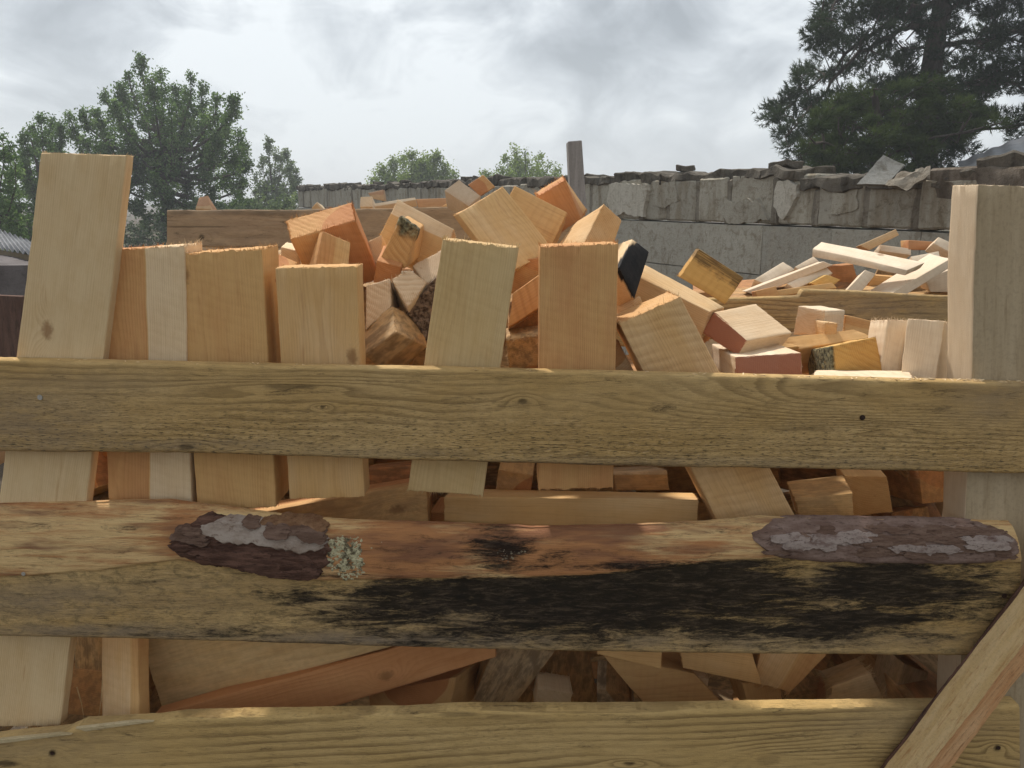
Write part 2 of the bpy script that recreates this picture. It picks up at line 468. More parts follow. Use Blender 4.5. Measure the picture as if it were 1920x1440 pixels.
    h = t.m('ADD', h, t.m('MULTIPLY', t.noise(cs, 420.0, 3, 0.7).outputs[0], 0.0010))
    h = t.m('ADD', h, t.m('MULTIPLY', t.m('MULTIPLY', s1, st), 0.003))
    bmp = t.n('ShaderNodeBump', {'Strength': 0.9, 'Distance': 1.0, 'Height': h})
    finish(t, c, 0.85, bmp.outputs[0], 0.15)
    return m


PLANK = plank_material('weathered_board')


def simple_mat(name, c1, c2, scale=(20, 20, 20), c3=None, th=(0.35, 0.65), rough=0.9, bump=0.002, fine=300.0, spec=0.15, coord='Object'):
    m, t = new_mat(name)
    co = t.n('ShaderNodeTexCoord').outputs[coord]
    rnd = t.n('ShaderNodeObjectInfo').outputs['Random']
    cs = t.vm('ADD', co, t.n('ShaderNodeCombineXYZ', {0: t.m('MULTIPLY', rnd, 31.0), 1: t.m('MULTIPLY', rnd, 17.0), 2: 0.0}).outputs[0]).outputs[0]
    n = t.noise(t.scale(cs, scale), 1.0, 6, 0.65).outputs[0]
    n2 = t.noise(t.scale(cs, tuple(s * 3.3 for s in scale)), 1.0, 5, 0.7).outputs[0]
    c = t.mix(t.ss(n, *th), c1, c2)
    if c3: c = t.mix(t.ss(n2, 0.52, 0.72), c, c3)
    c = t.mix(t.m('MULTIPLY', rnd, 0.25), c, t.mix(1.0, c, (0.6, 0.6, 0.6), 'MULTIPLY'))
    f = t.noise(cs, fine, 4, 0.7).outputs[0]
    c = t.mix(t.ss(f, 0.45, 0.7, 0, 0.25), c, t.mix(1.0, c, (0.4, 0.4, 0.4), 'MULTIPLY'))
    h = t.m('ADD', t.m('MULTIPLY', n2, bump), t.m('MULTIPLY', f, bump * 0.4))
    finish(t, c, rough, t.n('ShaderNodeBump', {'Strength': 0.8, 'Distance': 1.0, 'Height': h}).outputs[0], spec)
    return m


BARK = simple_mat('pine_bark', (0.075, 0.036, 0.024), (0.19, 0.10, 0.07), (16, 60, 110), (0.025, 0.012, 0.010), bump=0.005)
BARK_PALE = simple_mat('pine_bark_skin', (0.29, 0.215, 0.165), (0.43, 0.35, 0.29), (18, 25, 40), (0.18, 0.11, 0.075), th=(0.3, 0.55), bump=0.002)
LICHEN = simple_mat('lichen', (0.12, 0.095, 0.055), (0.60, 0.54, 0.34), (75, 75, 75), (0.06, 0.045, 0.03), th=(0.4, 0.55), bump=0.004)
GREY_WOOD = simple_mat('grey_wood', (0.45, 0.345, 0.215), (0.53, 0.415, 0.27), (2, 30, 30), (0.36, 0.265, 0.155), bump=0.0012, fine=150)
STONE_GREY_WOOD = simple_mat('blue_grey_wood', (0.26, 0.25, 0.24), (0.33, 0.32, 0.31), (60, 60, 3), (0.2, 0.19, 0.18), bump=0.001, fine=150)
REAR_WOOD = simple_mat('rear_board', (0.34, 0.235, 0.15), (0.42, 0.32, 0.22), (3, 60, 60), (0.26, 0.155, 0.085), bump=0.001, fine=200)
DARK_WOOD = simple_mat('side_board', (0.30, 0.22, 0.12), (0.38, 0.29, 0.17), (3, 60, 60), (0.2, 0.13, 0.07), bump=0.001, fine=200)
STEEL = simple_mat('nail_steel', (0.36, 0.33, 0.29), (0.5, 0.47, 0.42), (200, 200, 200), None, rough=0.45, bump=0.0001, spec=0.5)
RUST = simple_mat('nail_rust', (0.03, 0.018, 0.012), (0.06, 0.03, 0.02), (200, 200, 200), None, rough=0.8, bump=0.0002)


def wall_material(name, base, warm, dark):
    m, t = new_mat(name)
    co = t.n('ShaderNodeNewGeometry').outputs['Position']
    rnd = t.n('ShaderNodeObjectInfo').outputs['Random']
    n = t.noise(t.scale(co, (3.2, 3.2, 3.2)), 1.0, 7, 0.7, 0.3).outputs[0]
    streak = t.noise(t.scale(co, (9, 9, 1.6)), 1.0, 5, 0.65).outputs[0]
    f = t.noise(co, 45.0, 5, 0.75).outputs[0]
    ff = t.noise(co, 220.0, 3, 0.7).outputs[0]
    c = t.mix(t.ss(n, 0.35, 0.65), base, warm)
    c = t.mix(t.m('MULTIPLY', rnd, 0.5), c, t.mix(1.0, c, (0.62, 0.62, 0.63), 'MULTIPLY'))
    c = t.mix(t.ss(streak, 0.47, 0.66, 0, 0.8), c, dark)
    mm = t.noise(co, 11.0, 6, 0.75, 0.8).outputs[0]
    c = t.mix(t.ss(mm, 0.5, 0.66, 0, 0.65), c, t.mix(1.0, c, (0.5, 0.44, 0.36), 'MULTIPLY'))
    c = t.mix(t.ss(f, 0.5, 0.72, 0, 0.6), c, t.mix(1.0, c, (0.45, 0.42, 0.38), 'MULTIPLY'))
    c = t.mix(t.ss(ff, 0.35, 0.75, 0, 0.3), c, t.mix(1.0, c, (0.5, 0.5, 0.5), 'MULTIPLY'))
    h = t.m('ADD', t.m('MULTIPLY', f, 0.012), t.m('MULTIPLY', ff, 0.003))
    finish(t, c, 0.92, t.n('ShaderNodeBump', {'Strength': 0.8, 'Distance': 1.0, 'Height': h}).outputs[0], 0.1)
    return m


CONC = wall_material('wall_block', (0.46, 0.42, 0.34), (0.52, 0.475, 0.385), (0.29, 0.24, 0.17))
CONC_LOW = wall_material('wall_block_smooth', (0.52, 0.485, 0.405), (0.47, 0.435, 0.36), (0.41, 0.37, 0.30))
MORTAR = wall_material('mortar', (0.26, 0.225, 0.175), (0.34, 0.30, 0.24), (0.14, 0.115, 0.085))
COPING = wall_material('coping', (0.12, 0.105, 0.085), (0.20, 0.175, 0.14), (0.05, 0.042, 0.035))
PLASTER = wall_material('plaster', (0.70, 0.65, 0.55), (0.64, 0.59, 0.49), (0.52, 0.47, 0.38))
SLAB = wall_material('broken_slab', (0.33, 0.32, 0.29), (0.29, 0.28, 0.25), (0.2, 0.19, 0.16))
ROOF = simple_mat('cement_roof', (0.30, 0.30, 0.31), (0.40, 0.40, 0.41), (2, 2, 2), (0.2, 0.2, 0.2), bump=0.004, fine=60)
SHED = simple_mat('shed_wall', (0.10, 0.085, 0.08), (0.16, 0.14, 0.135), (3, 3, 3), (0.06, 0.05, 0.045), bump=0.01, fine=60)
BROWN = simple_mat('brown_boards', (0.10, 0.055, 0.04), (0.15, 0.085, 0.06), (30, 30, 3), (0.05, 0.03, 0.02), bump=0.004, fine=100)
TRUNK = simple_mat('trunk_bark', (0.05, 0.038, 0.03), (0.11, 0.09, 0.075), (12, 12, 3), None, bump=0.02, fine=40)


def leaf_material(name, c1, c2, c3, trans=0.3):
    m, t = new_mat(name)
    v = attr(t, 'shade', 'GEOMETRY').outputs['Fac']
    c = t.mix(t.ss(v, 0.0, 0.6), c1, c2)
    c = t.mix(t.ss(v, 0.6, 1.0), c, c3)
    d = t.n('ShaderNodeBsdfDiffuse', {'Color': c})
    tr = t.n('ShaderNodeBsdfTranslucent', {'Color': t.mix(1.0, c, (1.0, 1.15, 0.55), 'MULTIPLY')})
    mx = t.n('ShaderNodeMixShader', {0: trans, 1: d, 2: tr})
    t.n('ShaderNodeOutputMaterial', {'Surface': mx})
    return m


# firewood: kind, centre, frame (first column runs with the grain), corners in that frame, label, look; heavy grime on gap blocks is painted shade
BLOCKS = [
  ('A', [-0.6689, 1.4675, 1.2752], [0.0732, 0.9973, -0.0, -0.0, 0.0, 1.0, 0.9973, -0.0732, 0.0], [0.2331, -0.0741, -0.0425, 0.2532, 0.0741, -0.0425, -0.2363, 0.0781, -0.0425, -0.25, -0.0781, -0.0425, 0.2331, -0.0741, 0.0425, 0.2532, 0.0741, 0.0425, -0.2363, 0.0781, 0.0425, -0.25, -0.0781, 0.0425], 2, 'upright two-toned block beside the tall left post, orange left half, pale right half', {'tone': 0.38, 'split': 1, 'fuzz': 1}),
  ('B', [-0.5203, 1.48, 1.2694], [0.0158, 0.9999, -0.0, 0.0, 0.0, 1.0, 0.9999, -0.0158, -0.0], [0.2357, -0.0748, -0.05, 0.2483, 0.0748, -0.05, -0.2365, 0.0748, -0.05, -0.2475, -0.0748, -0.05, 0.2357, -0.0748, 0.05, 0.2483, 0.0748, 0.05, -0.2365, 0.0748, 0.05, -0.2475, -0.0748, 0.05], 2, 'broad upright orange block with a dark smudge on its top left corner', {'tone': 0.6, 'yel': 0.08, 'fuzz': 1, 'knot': (0.2, -0.066)}),
  ('C', [-0.3487, 1.455, 1.2678], [0.0074, 1.0, -0.0, 0.0, 0.0, 1.0, 1.0, -0.0074, 0.0], [0.2149, -0.0727, -0.03, 0.2188, 0.0727, -0.03, -0.2142, 0.0711, -0.03, -0.2195, -0.0711, -0.03, 0.2149, -0.0727, 0.03, 0.2188, 0.0727, 0.03, -0.2142, 0.0711, 0.03, -0.2195, -0.0711, 0.03], 2, 'smooth yellowish upright block with a brown knot low on its right edge', {'tone': 0.38, 'yel': 0.1, 'knot': (0.055, 0.058), 'saw': 0.1}),
  ('D', [-0.0915, 1.465, 1.292], [0.1514, 0.9885, -0.0, 0.0, 0.0, 1.0, 0.9885, -0.1514, 0.0], [0.2327, -0.0675, -0.035, 0.2384, 0.0675, -0.035, -0.2295, 0.0715, -0.035, -0.2416, -0.0715, -0.035, 0.2327, -0.0675, 0.035, 0.2384, 0.0675, 0.035, -0.2295, 0.0715, 0.035, -0.2416, -0.0715, 0.035], 2, 'pale greenish upright block with a fuzzy top leaning right in the crate middle', {'tone': 0.0, 'green': 1, 'fuzz': 1}),
  ('E', [0.12, 1.475, 1.2949], [-0.0045, 1.0, -0.0, -0.0, 0.0, 1.0, 1.0, 0.0045, 0.0], [0.2247, -0.0691, -0.045, 0.2296, 0.0691, -0.045, -0.2259, 0.0706, -0.045, -0.2285, -0.0706, -0.045, 0.2247, -0.0691, 0.045, 0.2296, 0.0691, 0.045, -0.2259, 0.0706, 0.045, -0.2285, -0.0706, 0.045], 2, 'straight orange-brown upright block just right of the leaning pale one', {'tone': 0.72, 'fuzz': 1}),
  ('Fb', [0.3595, 1.4901, 1.1985], [-0.4814, 0.875, -0.0523, -0.0252, 0.0459, 0.9986, 0.8762, 0.482, -0.0], [0.2419, -0.0597, -0.045, 0.2306, 0.0597, -0.045, -0.2621, 0.0689, -0.045, -0.2103, -0.0689, -0.045, 0.2419, -0.0597, 0.045, 0.2306, 0.0597, 0.045, -0.2621, 0.0689, 0.045, -0.2103, -0.0689, 0.045], 2, 'wide sawn block leaning to the left with its foot showing below the top plank', {'tone': 0.35, 'saw': 1, 'fuzz': 1}),
  ('G', [-0.4662, 1.5899, 1.381], [0.1535, 0.9842, -0.0888, -0.4242, 0.1468, 0.8936, 0.8925, -0.0995, 0.44], [0.0858, -0.0125, -0.0614, 0.1104, 0.0058, -0.0492, -0.0977, 0.0064, -0.0549, -0.0986, -0.0123, -0.0558, 0.106, -0.0275, 0.0623, 0.0903, 0.0342, 0.0483, -0.0977, 0.0123, 0.0558, -0.0986, -0.0064, 0.0549], 2, 'dark-sided block with a greyish top wedged between two uprights left of the heap', {'tone': 0.9}),
  ('G2', [-0.4869, 1.7993, 1.4692], [-0.1544, -0.0073, 0.988, 0.9865, -0.0562, 0.1538, 0.0544, 0.9984, 0.0159], [-0.05, 0.0353, -0.0181, -0.05, 0.0264, 0.0181, -0.05, -0.0315, 0.0203, -0.05, -0.0302, -0.0203, 0.05, 0.0353, -0.0181, 0.05, 0.0264, 0.0181, 0.05, -0.0315, 0.0203, 0.05, -0.0302, -0.0203], 1, 'small pale block end peeping out below the big reddish block on the left', {'tone': 0.1}),
  ('H', [-0.3677, 1.6339, 1.4836], [0.17, 0.9013, -0.3985, 0.1998, 0.3644, 0.9095, 0.965, -0.2343, -0.1182], [0.0474, -0.03, -0.0374, 0.0372, 0.0279, -0.0336, -0.0373, 0.0339, -0.0386, -0.0503, -0.0313, -0.0345, 0.0501, -0.0254, 0.0324, 0.0382, 0.0276, 0.0386, -0.0362, 0.0336, 0.0336, -0.0491, -0.0362, 0.0395], 2, 'small ochre block standing under the big reddish block behind the smooth upright', {'tone': 0.55, 'saw': 1}),
  ('P1', [-0.3805, 1.735, 1.4937], [-0.1969, 0.9417, -0.2729, -0.5113, 0.1389, 0.8481, 0.8366, 0.3066, 0.4541], [0.0803, -0.0685, -0.0399, 0.0769, 0.0688, -0.0407, -0.0769, 0.0717, -0.0393, -0.0802, -0.0718, -0.0414, 0.0811, -0.0725, 0.042, 0.0757, 0.0722, 0.0386, -0.0769, 0.0718, 0.0414, -0.0801, -0.0717, 0.0393], 2, 'big tilted reddish block at the left of the heap with a splintery lit top', {'tone': 1.0, 'saw': 0.8, 'fuzz': 1}),
  ('Q', [-0.2277, 1.9765, 1.499], [0.8926, 0.0, 0.4508, -0.1542, 0.9397, 0.3053, -0.4236, -0.342, 0.8388], [-0.0785, -0.06, 0.0592, 0.0756, -0.06, 0.0535, 0.0787, -0.06, -0.0535, -0.0757, -0.06, -0.0592, -0.0785, 0.06, 0.0592, 0.0756, 0.06, 0.0535, 0.0787, 0.06, -0.0535, -0.0757, 0.06, -0.0592], 0, 'pale tilted block behind the block with the mossy knot', {'tone': 0.25}),
  ('R', [-0.2375, 1.9021, 1.5147], [-0.0303, 0.3045, 0.952, 0.9994, -0.0066, 0.0339, 0.0166, 0.9525, -0.3041], [-0.2241, 0.0521, -0.0136, -0.224, 0.0375, 0.0259, -0.2239, -0.0479, 0.0206, -0.2236, -0.0417, -0.0329, 0.2241, 0.038, -0.0292, 0.2241, 0.0327, 0.0169, 0.2232, -0.0293, 0.0439, 0.2241, -0.0415, -0.0316], 1, 'ridged orange block with a mossy bark knot on its upper end', {'tone': 0.75, 'saw': 1.6, 'moss': 1}),
  ('R2', [-0.2994, 1.827, 1.4738], [0.0, -0.0897, 0.996, 0.9397, 0.3406, 0.0307, -0.342, 0.9359, 0.0843], [-0.05, 0.0238, -0.0157, -0.05, 0.0356, 0.0157, -0.05, -0.0367, 0.0107, -0.05, -0.0227, -0.0107, 0.05, 0.0238, -0.0157, 0.05, 0.0356, 0.0157, 0.05, -0.0367, 0.0107, 0.05, -0.0227, -0.0107], 1, 'small pale sliver of wood between the big reddish block and the ridged block', {'tone': 0.0}),
  ('S', [-0.2578, 1.7083, 1.4659], [0.0, 0.2386, 0.9711, 0.9659, -0.2513, 0.0617, 0.2588, 0.938, -0.2304], [-0.05, 0.0223, -0.0256, -0.05, 0.0207, 0.0256, -0.05, -0.0156, 0.0242, -0.05, -0.0274, -0.0242, 0.05, 0.0223, -0.0256, 0.05, 0.0207, 0.0256, 0.05, -0.0156, 0.0242, 0.05, -0.0274, -0.0242], 1, 'reddish block end tucked under the ridged block with the mossy knot', {'tone': 1.0}),
  ('T1', [-0.2685, 1.658, 1.3898], [0.0, -0.0134, 0.9999, 0.9659, 0.2588, 0.0035, -0.2588, 0.9658, 0.013], [-0.06, 0.0293, -0.0241, -0.06, 0.0437, 0.0241, -0.06, -0.0133, 0.0258, -0.06, -0.0597, -0.0258, 0.06, 0.0293, -0.0241, 0.06, 0.0437, 0.0241, 0.06, -0.0133, 0.0258, 0.06, -0.0597, -0.0258], 1, 'pale block with fine upright stripes standing behind the smooth upright block', {'tone': 0.05, 'saw': 1, 'pale': 0.6}),
  ('T2', [-0.2072, 1.6593, 1.3993], [0.0, -0.6127, 0.7903, 0.8192, 0.4533, 0.3514, -0.5736, 0.6474, 0.5019], [-0.06, 0.0323, -0.0212, -0.06, 0.0275, 0.0212, -0.06, -0.0184, 0.0322, -0.06, -0.0414, -0.0322, 0.06, 0.0323, -0.0212, 0.06, 0.0275, 0.0212, 0.06, -0.0184, 0.0322, 0.06, -0.0414, -0.0322], 1, 'pale block with a jagged top and wavy saw ridges beside the leaning pale upright', {'tone': 0.05, 'saw': 1.6, 'fuzz': 1, 'pale': 0.6}),
  ('U', [-0.1689, 1.7557, 1.4263], [0.0, -0.2864, 0.9581, 0.7071, 0.6775, 0.2025, -0.7071, 0.6775, 0.2025], [-0.05, 0.0154, -0.0427, -0.05, 0.0465, 0.0427, -0.05, -0.0205, 0.0258, -0.05, -0.0414, -0.0258, 0.05, 0.0154, -0.0427, 0.05, 0.0465, 0.0427, 0.05, -0.0205, 0.0258, 0.05, -0.0414, -0.0258], 1, 'smooth sunlit plank end rising behind the leaning pale upright, left of it', {'tone': 0.1, 'saw': 0.1, 'pale': 0.6}),
  ('V', [-0.2388, 1.592, 1.3256], [0.7418, -0.1788, -0.6463, -0.2695, 0.803, -0.5315, 0.614, 0.5685, 0.5475], [-0.0425, -0.0369, 0.0443, 0.0458, -0.0415, 0.0412, 0.0501, -0.0352, -0.039, -0.0523, -0.0424, -0.0465, -0.045, 0.0425, 0.0475, 0.0446, 0.0355, 0.04, 0.0509, 0.0411, -0.0422, -0.0515, 0.0368, -0.0454], 0, 'grimy brown wedge of wood lying over the dark hollow left of the leaning upright', {'tone': 0.45, 'dirt_shade': 0.75, 'saw': 0.4}),
  ('W', [-0.1694, 1.6394, 1.3746], [0.0, -0.226, 0.9741, 0.9848, 0.1692, 0.0392, -0.1736, 0.9593, 0.2225], [-0.04, 0.0095, -0.0407, -0.04, 0.0694, 0.0407, -0.04, -0.0219, 0.0191, -0.04, -0.057, -0.0191, 0.04, 0.0095, -0.0407, 0.04, 0.0694, 0.0407, 0.04, -0.0219, 0.0191, 0.04, -0.057, -0.0191], 1, 'piece with a lumpy bark face touching the leaning pale upright', {'tone': 0.6, 'bark': 1}),
  ('X', [0.0406, 1.6683, 1.3975], [-0.8326, -0.5538, -0.0, -0.1433, 0.2155, 0.9659, -0.535, 0.8043, -0.2588], [0.0755, -0.0267, -0.05, 0.0284, 0.0267, -0.05, -0.0744, 0.0288, -0.05, -0.0295, -0.0288, -0.05, 0.0755, -0.0267, 0.05, 0.0284, 0.0267, 0.05, -0.0744, 0.0288, 0.05, -0.0295, -0.0288, 0.05], 2, 'slanting striped block seen between the leaning pale upright and the orange upright', {'tone': 0.45, 'saw': 1.5}),
  ('X2', [0.0451, 1.7056, 1.3581], [0.0, -0.2604, 0.9655, 0.9063, -0.408, -0.1101, 0.4226, 0.875, 0.236], [-0.05, 0.0121, -0.0527, -0.05, 0.0544, 0.0527, -0.05, -0.0428, 0.0355, -0.05, -0.0236, -0.0355, 0.05, 0.0121, -0.0527, 0.05, 0.0544, 0.0527, 0.05, -0.0428, 0.0355, 0.05, -0.0236, -0.0355], 1, 'reddish shaded block under the slanting striped one in the central gap', {'tone': 1.0, 'dirt_shade': 0.8}),
  ('Y', [0.031, 1.7498, 1.4478], [0.0, 0.0733, 0.9973, 0.9962, -0.0869, 0.0064, 0.0872, 0.9935, -0.0731], [-0.05, 0.0256, -0.0442, -0.05, 0.0456, 0.0442, -0.05, -0.0278, 0.0506, -0.05, -0.0434, -0.0506, 0.05, 0.0256, -0.0442, 0.05, 0.0456, 0.0442, 0.05, -0.0278, 0.0506, 0.05, -0.0434, -0.0506], 1, 'reddish block face just below the peak block, right of the leaning upright top', {'tone': 1.0, 'saw': 0.6}),
  ('Z', [-0.0206, 1.734, 1.5301], [-0.595, 0.7593, -0.2635, 0.2968, 0.5122, 0.806, 0.747, 0.4013, -0.5301], [0.081, -0.0642, -0.0129, 0.088, 0.0635, -0.0149, -0.0915, 0.0669, -0.0155, -0.0839, -0.0671, -0.0149, 0.0933, -0.063, 0.0124, 0.0881, 0.0636, 0.0155, -0.0913, 0.0671, 0.0149, -0.0837, -0.0669, 0.0155], 2, 'large pinkish tan block tilted on its corner at the middle of the heap', {'tone': 0.4, 'split': 0, 'saw': 0.4}),
  ('AA', [0.0473, 1.9564, 1.5446], [0.8907, -0.0, 0.4547, -0.1555, 0.9397, 0.3046, -0.4273, -0.342, 0.8369], [-0.0693, -0.06, 0.0454, 0.0682, -0.06, 0.0433, 0.0728, -0.06, -0.0433, -0.0717, -0.06, -0.0454, -0.0693, 0.06, 0.0454, 0.0682, 0.06, 0.0433, 0.0728, 0.06, -0.0433, -0.0717, 0.06, -0.0454], 0, 'tan block tilted to the right directly behind the large central block', {'tone': 0.45, 'saw': 0.8}),
  ('AB', [0.1195, 2.03, 1.5885], [-0.4899, 0.8705, 0.048, -0.0941, -0.1076, 0.9897, 0.8667, 0.4803, 0.1346], [0.0504, -0.0324, -0.0489, 0.0519, 0.0424, -0.0499, -0.0475, 0.0319, -0.0507, -0.0541, -0.042, -0.0502, 0.0498, -0.0469, 0.0493, 0.0527, 0.037, 0.0495, -0.0492, 0.0516, 0.0511, -0.0538, -0.0416, 0.0498], 2, 'orange block with a fuzzy lit edge atop the heap beside the grey post', {'tone': 0.9, 'fuzz': 1, 'saw': 0.5}),
  ('AC', [0.1714, 1.7966, 1.522], [-0.2086, 0.4413, 0.8728, 0.9651, 0.2372, 0.1107, -0.1581, 0.8654, -0.4754], [-0.1012, 0.0489, -0.0277, -0.0984, 0.0384, 0.0235, -0.1013, -0.0401, 0.0325, -0.0987, -0.0472, -0.0283, 0.0998, 0.0404, -0.0193, 0.1014, 0.0384, 0.0235, 0.0985, -0.0401, 0.0325, 0.1, -0.0386, -0.0367], 1, 'peaked pale block above the straight orange upright with its left slope sunlit', {'tone': 0.3, 'split': 0, 'saw': 0.3}),
  ('AD', [0.2271, 1.6099, 1.4683], [0.3051, 0.6005, -0.7391, 0.8385, 0.1986, 0.5075, 0.4515, -0.7746, -0.4429], [0.0679, -0.0226, -0.014, 0.0753, 0.0232, -0.0245, -0.0771, 0.0347, -0.0171, -0.0677, -0.0358, -0.0245, 0.0721, -0.025, 0.0214, 0.0749, 0.0243, 0.0171, -0.0774, 0.0358, 0.0245, -0.0681, -0.0347, 0.0171], 2, 'block with a black end beside the straight orange upright', {'tone': 0.2, 'black': 1}),
  ('AE', [0.3313, 1.6608, 1.3814], [0.7767, 0.6101, 0.1564, -0.5138, 0.7573, -0.4031, -0.3644, 0.2327, 0.9017], [-0.0883, -0.0244, 0.0443, 0.0889, -0.0285, 0.0474, 0.0918, -0.0259, -0.0441, -0.0924, -0.0268, -0.0476, -0.0984, 0.025, 0.0508, 0.0988, 0.0274, 0.0406, 0.0919, 0.0271, -0.0439, -0.0923, 0.0262, -0.0475], 0, 'long board sloping down to the right behind the wide leaning block', {'tone': 0.55, 'saw': 0.2}),
  ('AF', [0.4504, 1.8295, 1.4308], [0.8411, 0.1607, 0.5164, -0.1593, 0.9861, -0.0475, -0.5168, -0.0423, 0.855], [-0.0574, -0.0496, 0.0372, 0.0591, -0.0498, 0.0343, 0.0578, -0.0497, -0.0346, -0.0593, -0.0498, -0.037, -0.058, 0.0497, 0.0365, 0.0592, 0.0497, 0.0346, 0.0578, 0.0498, -0.0343, -0.0592, 0.0497, -0.0367], 0, 'honey yellow block tilted on one corner with a dark stained top', {'tone': 0.65, 'saw': 0.7, 'stain': 1, 'yel': 1}),
  ('AG', [0.4779, 1.6095, 1.3411], [0.7611, 0.3176, 0.5656, 0.6486, -0.377, -0.6612, 0.0032, 0.8701, -0.4929], [-0.0733, 0.0224, -0.0473, -0.0782, 0.0225, 0.0476, -0.076, -0.017, 0.0478, -0.0786, -0.028, -0.0482, 0.0755, 0.0232, -0.0518, 0.0785, 0.0222, 0.0514, 0.0773, -0.0172, 0.0482, 0.0747, -0.0282, -0.0478], 1, 'pale sunlit board with a dark red end lying over the wide leaning block', {'tone': 0.25, 'pale': 0.4, 'shade_end': 1, 'saw': 0.2}),
  ('AH', [0.2327, 1.6083, 1.3781], [0.0, -0.2047, 0.9788, 0.9659, 0.2533, 0.053, -0.2588, 0.9455, 0.1978], [-0.05, 0.0201, -0.0232, -0.05, 0.0222, 0.0232, -0.05, -0.0146, 0.0302, -0.05, -0.0277, -0.0302, 0.05, 0.0201, -0.0232, 0.05, 0.0222, 0.0232, 0.05, -0.0146, 0.0302, 0.05, -0.0277, -0.0302], 1, 'small tan block peeping between the orange upright and the wide leaning block', {'tone': 0.4}),
  ('AH2', [0.1928, 1.5193, 1.3074], [-0.1741, -0.333, 0.9267, 0.9829, -0.1163, 0.1429, 0.0602, 0.9357, 0.3475], [-0.045, 0.0348, -0.0108, -0.045, 0.0414, 0.0108, -0.045, -0.0375, 0.0233, -0.045, -0.0386, -0.0233, 0.045, 0.0348, -0.0108, 0.045, 0.0414, 0.0108, 0.045, -0.0375, 0.0233, 0.045, -0.0386, -0.0233], 1, 'thin pale wedge between the orange upright and the wide leaning block', {'tone': 0.5}),
  ('AI', [0.4899, 1.5874, 1.2831], [0.0134, -0.0941, 0.9955, 0.9985, 0.054, -0.0083, -0.053, 0.9941, 0.0947], [-0.0982, 0.0278, -0.0631, -0.0979, 0.0243, 0.0626, -0.0977, -0.0315, 0.0639, -0.0984, -0.0206, -0.0634, 0.098, 0.0267, -0.0622, 0.0981, 0.0255, 0.0627, 0.0984, -0.0315, 0.0634, 0.0977, -0.0207, -0.0639], 1, 'block with a bright white top and dark red front at the top plank edge', {'tone': 0.2, 'pale': 0.7, 'shade_end': 1, 'saw': 0.3}),
  ('AJ', [0.7087, 1.6896, 1.2654], [0.0916, -0.1566, 0.9834, 0.9704, 0.2355, -0.0529, -0.2233, 0.9592, 0.1736], [-0.0922, 0.0332, -0.0442, -0.0942, 0.038, 0.0462, -0.0912, -0.0413, 0.0484, -0.0936, -0.0299, -0.0504, 0.0935, 0.0318, -0.0483, 0.0914, 0.0381, 0.0463, 0.0943, -0.0411, 0.0485, 0.092, -0.0287, -0.0465], 1, 'orange sawn block with a mossy green left side near the right post', {'tone': 0.85, 'saw': 1.4, 'moss': 2, 'yel': 1}),
  ('AJ2', [0.6981, 1.7822, 1.2627], [0.9849, -0.0, -0.173, 0.1325, 0.6428, 0.7545, 0.1112, -0.766, 0.6331], [-0.1029, -0.05, 0.0191, 0.0684, -0.05, 0.0144, 0.1057, -0.05, -0.0144, -0.0711, -0.05, -0.0191, -0.1029, 0.05, 0.0191, 0.0684, 0.05, 0.0144, 0.1057, 0.05, -0.0144, -0.0711, 0.05, -0.0191], 0, 'ochre board lying flat behind the mossy orange block', {'tone': 0.6}),
  ('AK', [0.7236, 1.8639, 1.3223], [0.6799, 0.0829, 0.7286, 0.7274, 0.0487, -0.6844, -0.0922, 0.9954, -0.0272], [-0.0588, 0.0322, -0.0322, -0.0598, 0.0288, 0.0325, -0.0603, -0.0257, 0.0337, -0.0611, -0.0352, -0.0339, 0.0612, 0.0324, -0.0323, 0.0598, 0.0292, 0.032, 0.0603, -0.0266, 0.0342, 0.0588, -0.035, -0.034], 1, 'small cream block with a tan right side in front of the grey back board', {'tone': 0.15, 'saw': 0.4, 'pale': 0.6}),
  ('AK2', [0.7058, 1.7999, 1.3179], [-0.0467, -0.0311, 0.9984, 0.9978, 0.0465, 0.0482, -0.0479, 0.9984, 0.0289], [-0.04, 0.0166, -0.0151, -0.04, 0.0132, 0.0151, -0.04, -0.0154, 0.0139, -0.04, -0.0144, -0.0139, 0.04, 0.0166, -0.0151, 0.04, 0.0132, 0.0151, 0.04, -0.0154, 0.0139, 0.04, -0.0144, -0.0139], 1, 'tiny tan offcut beside the small cream block in front of the grey back board', {'tone': 0.5}),
  ('AL', [0.7744, 1.6394, 1.3038], [0.1425, 0.9898, 0.0, 0.1719, -0.0247, 0.9848, 0.9748, -0.1403, -0.1736], [0.0516, -0.021, -0.04, 0.0555, 0.021, -0.04, -0.0592, 0.0218, -0.04, -0.0479, -0.0218, -0.04, 0.0516, -0.021, 0.04, 0.0555, 0.021, 0.04, -0.0592, 0.0218, 0.04, -0.0479, -0.0218, 0.04], 2, 'narrow cream block with a frayed top standing left of the taller cream block', {'tone': 0.0, 'fuzz': 1, 'pale': 0.6}),
  ('AM', [0.8203, 1.5544, 1.3006], [0.0714, 0.7834, 0.6174, 0.1816, -0.6189, 0.7642, 0.9808, 0.0576, -0.1865], [0.0688, -0.0314, -0.0438, 0.0659, 0.0348, -0.0419, -0.0704, 0.028, -0.0471, -0.0653, -0.0331, -0.0455, 0.0685, -0.0306, 0.0455, 0.0674, 0.0273, 0.0402, -0.0693, 0.0374, 0.0488, -0.0656, -0.0323, 0.0438], 2, 'taller cream upright block beside the right post with a reddish right side', {'tone': 0.05, 'pale': 0.6}),
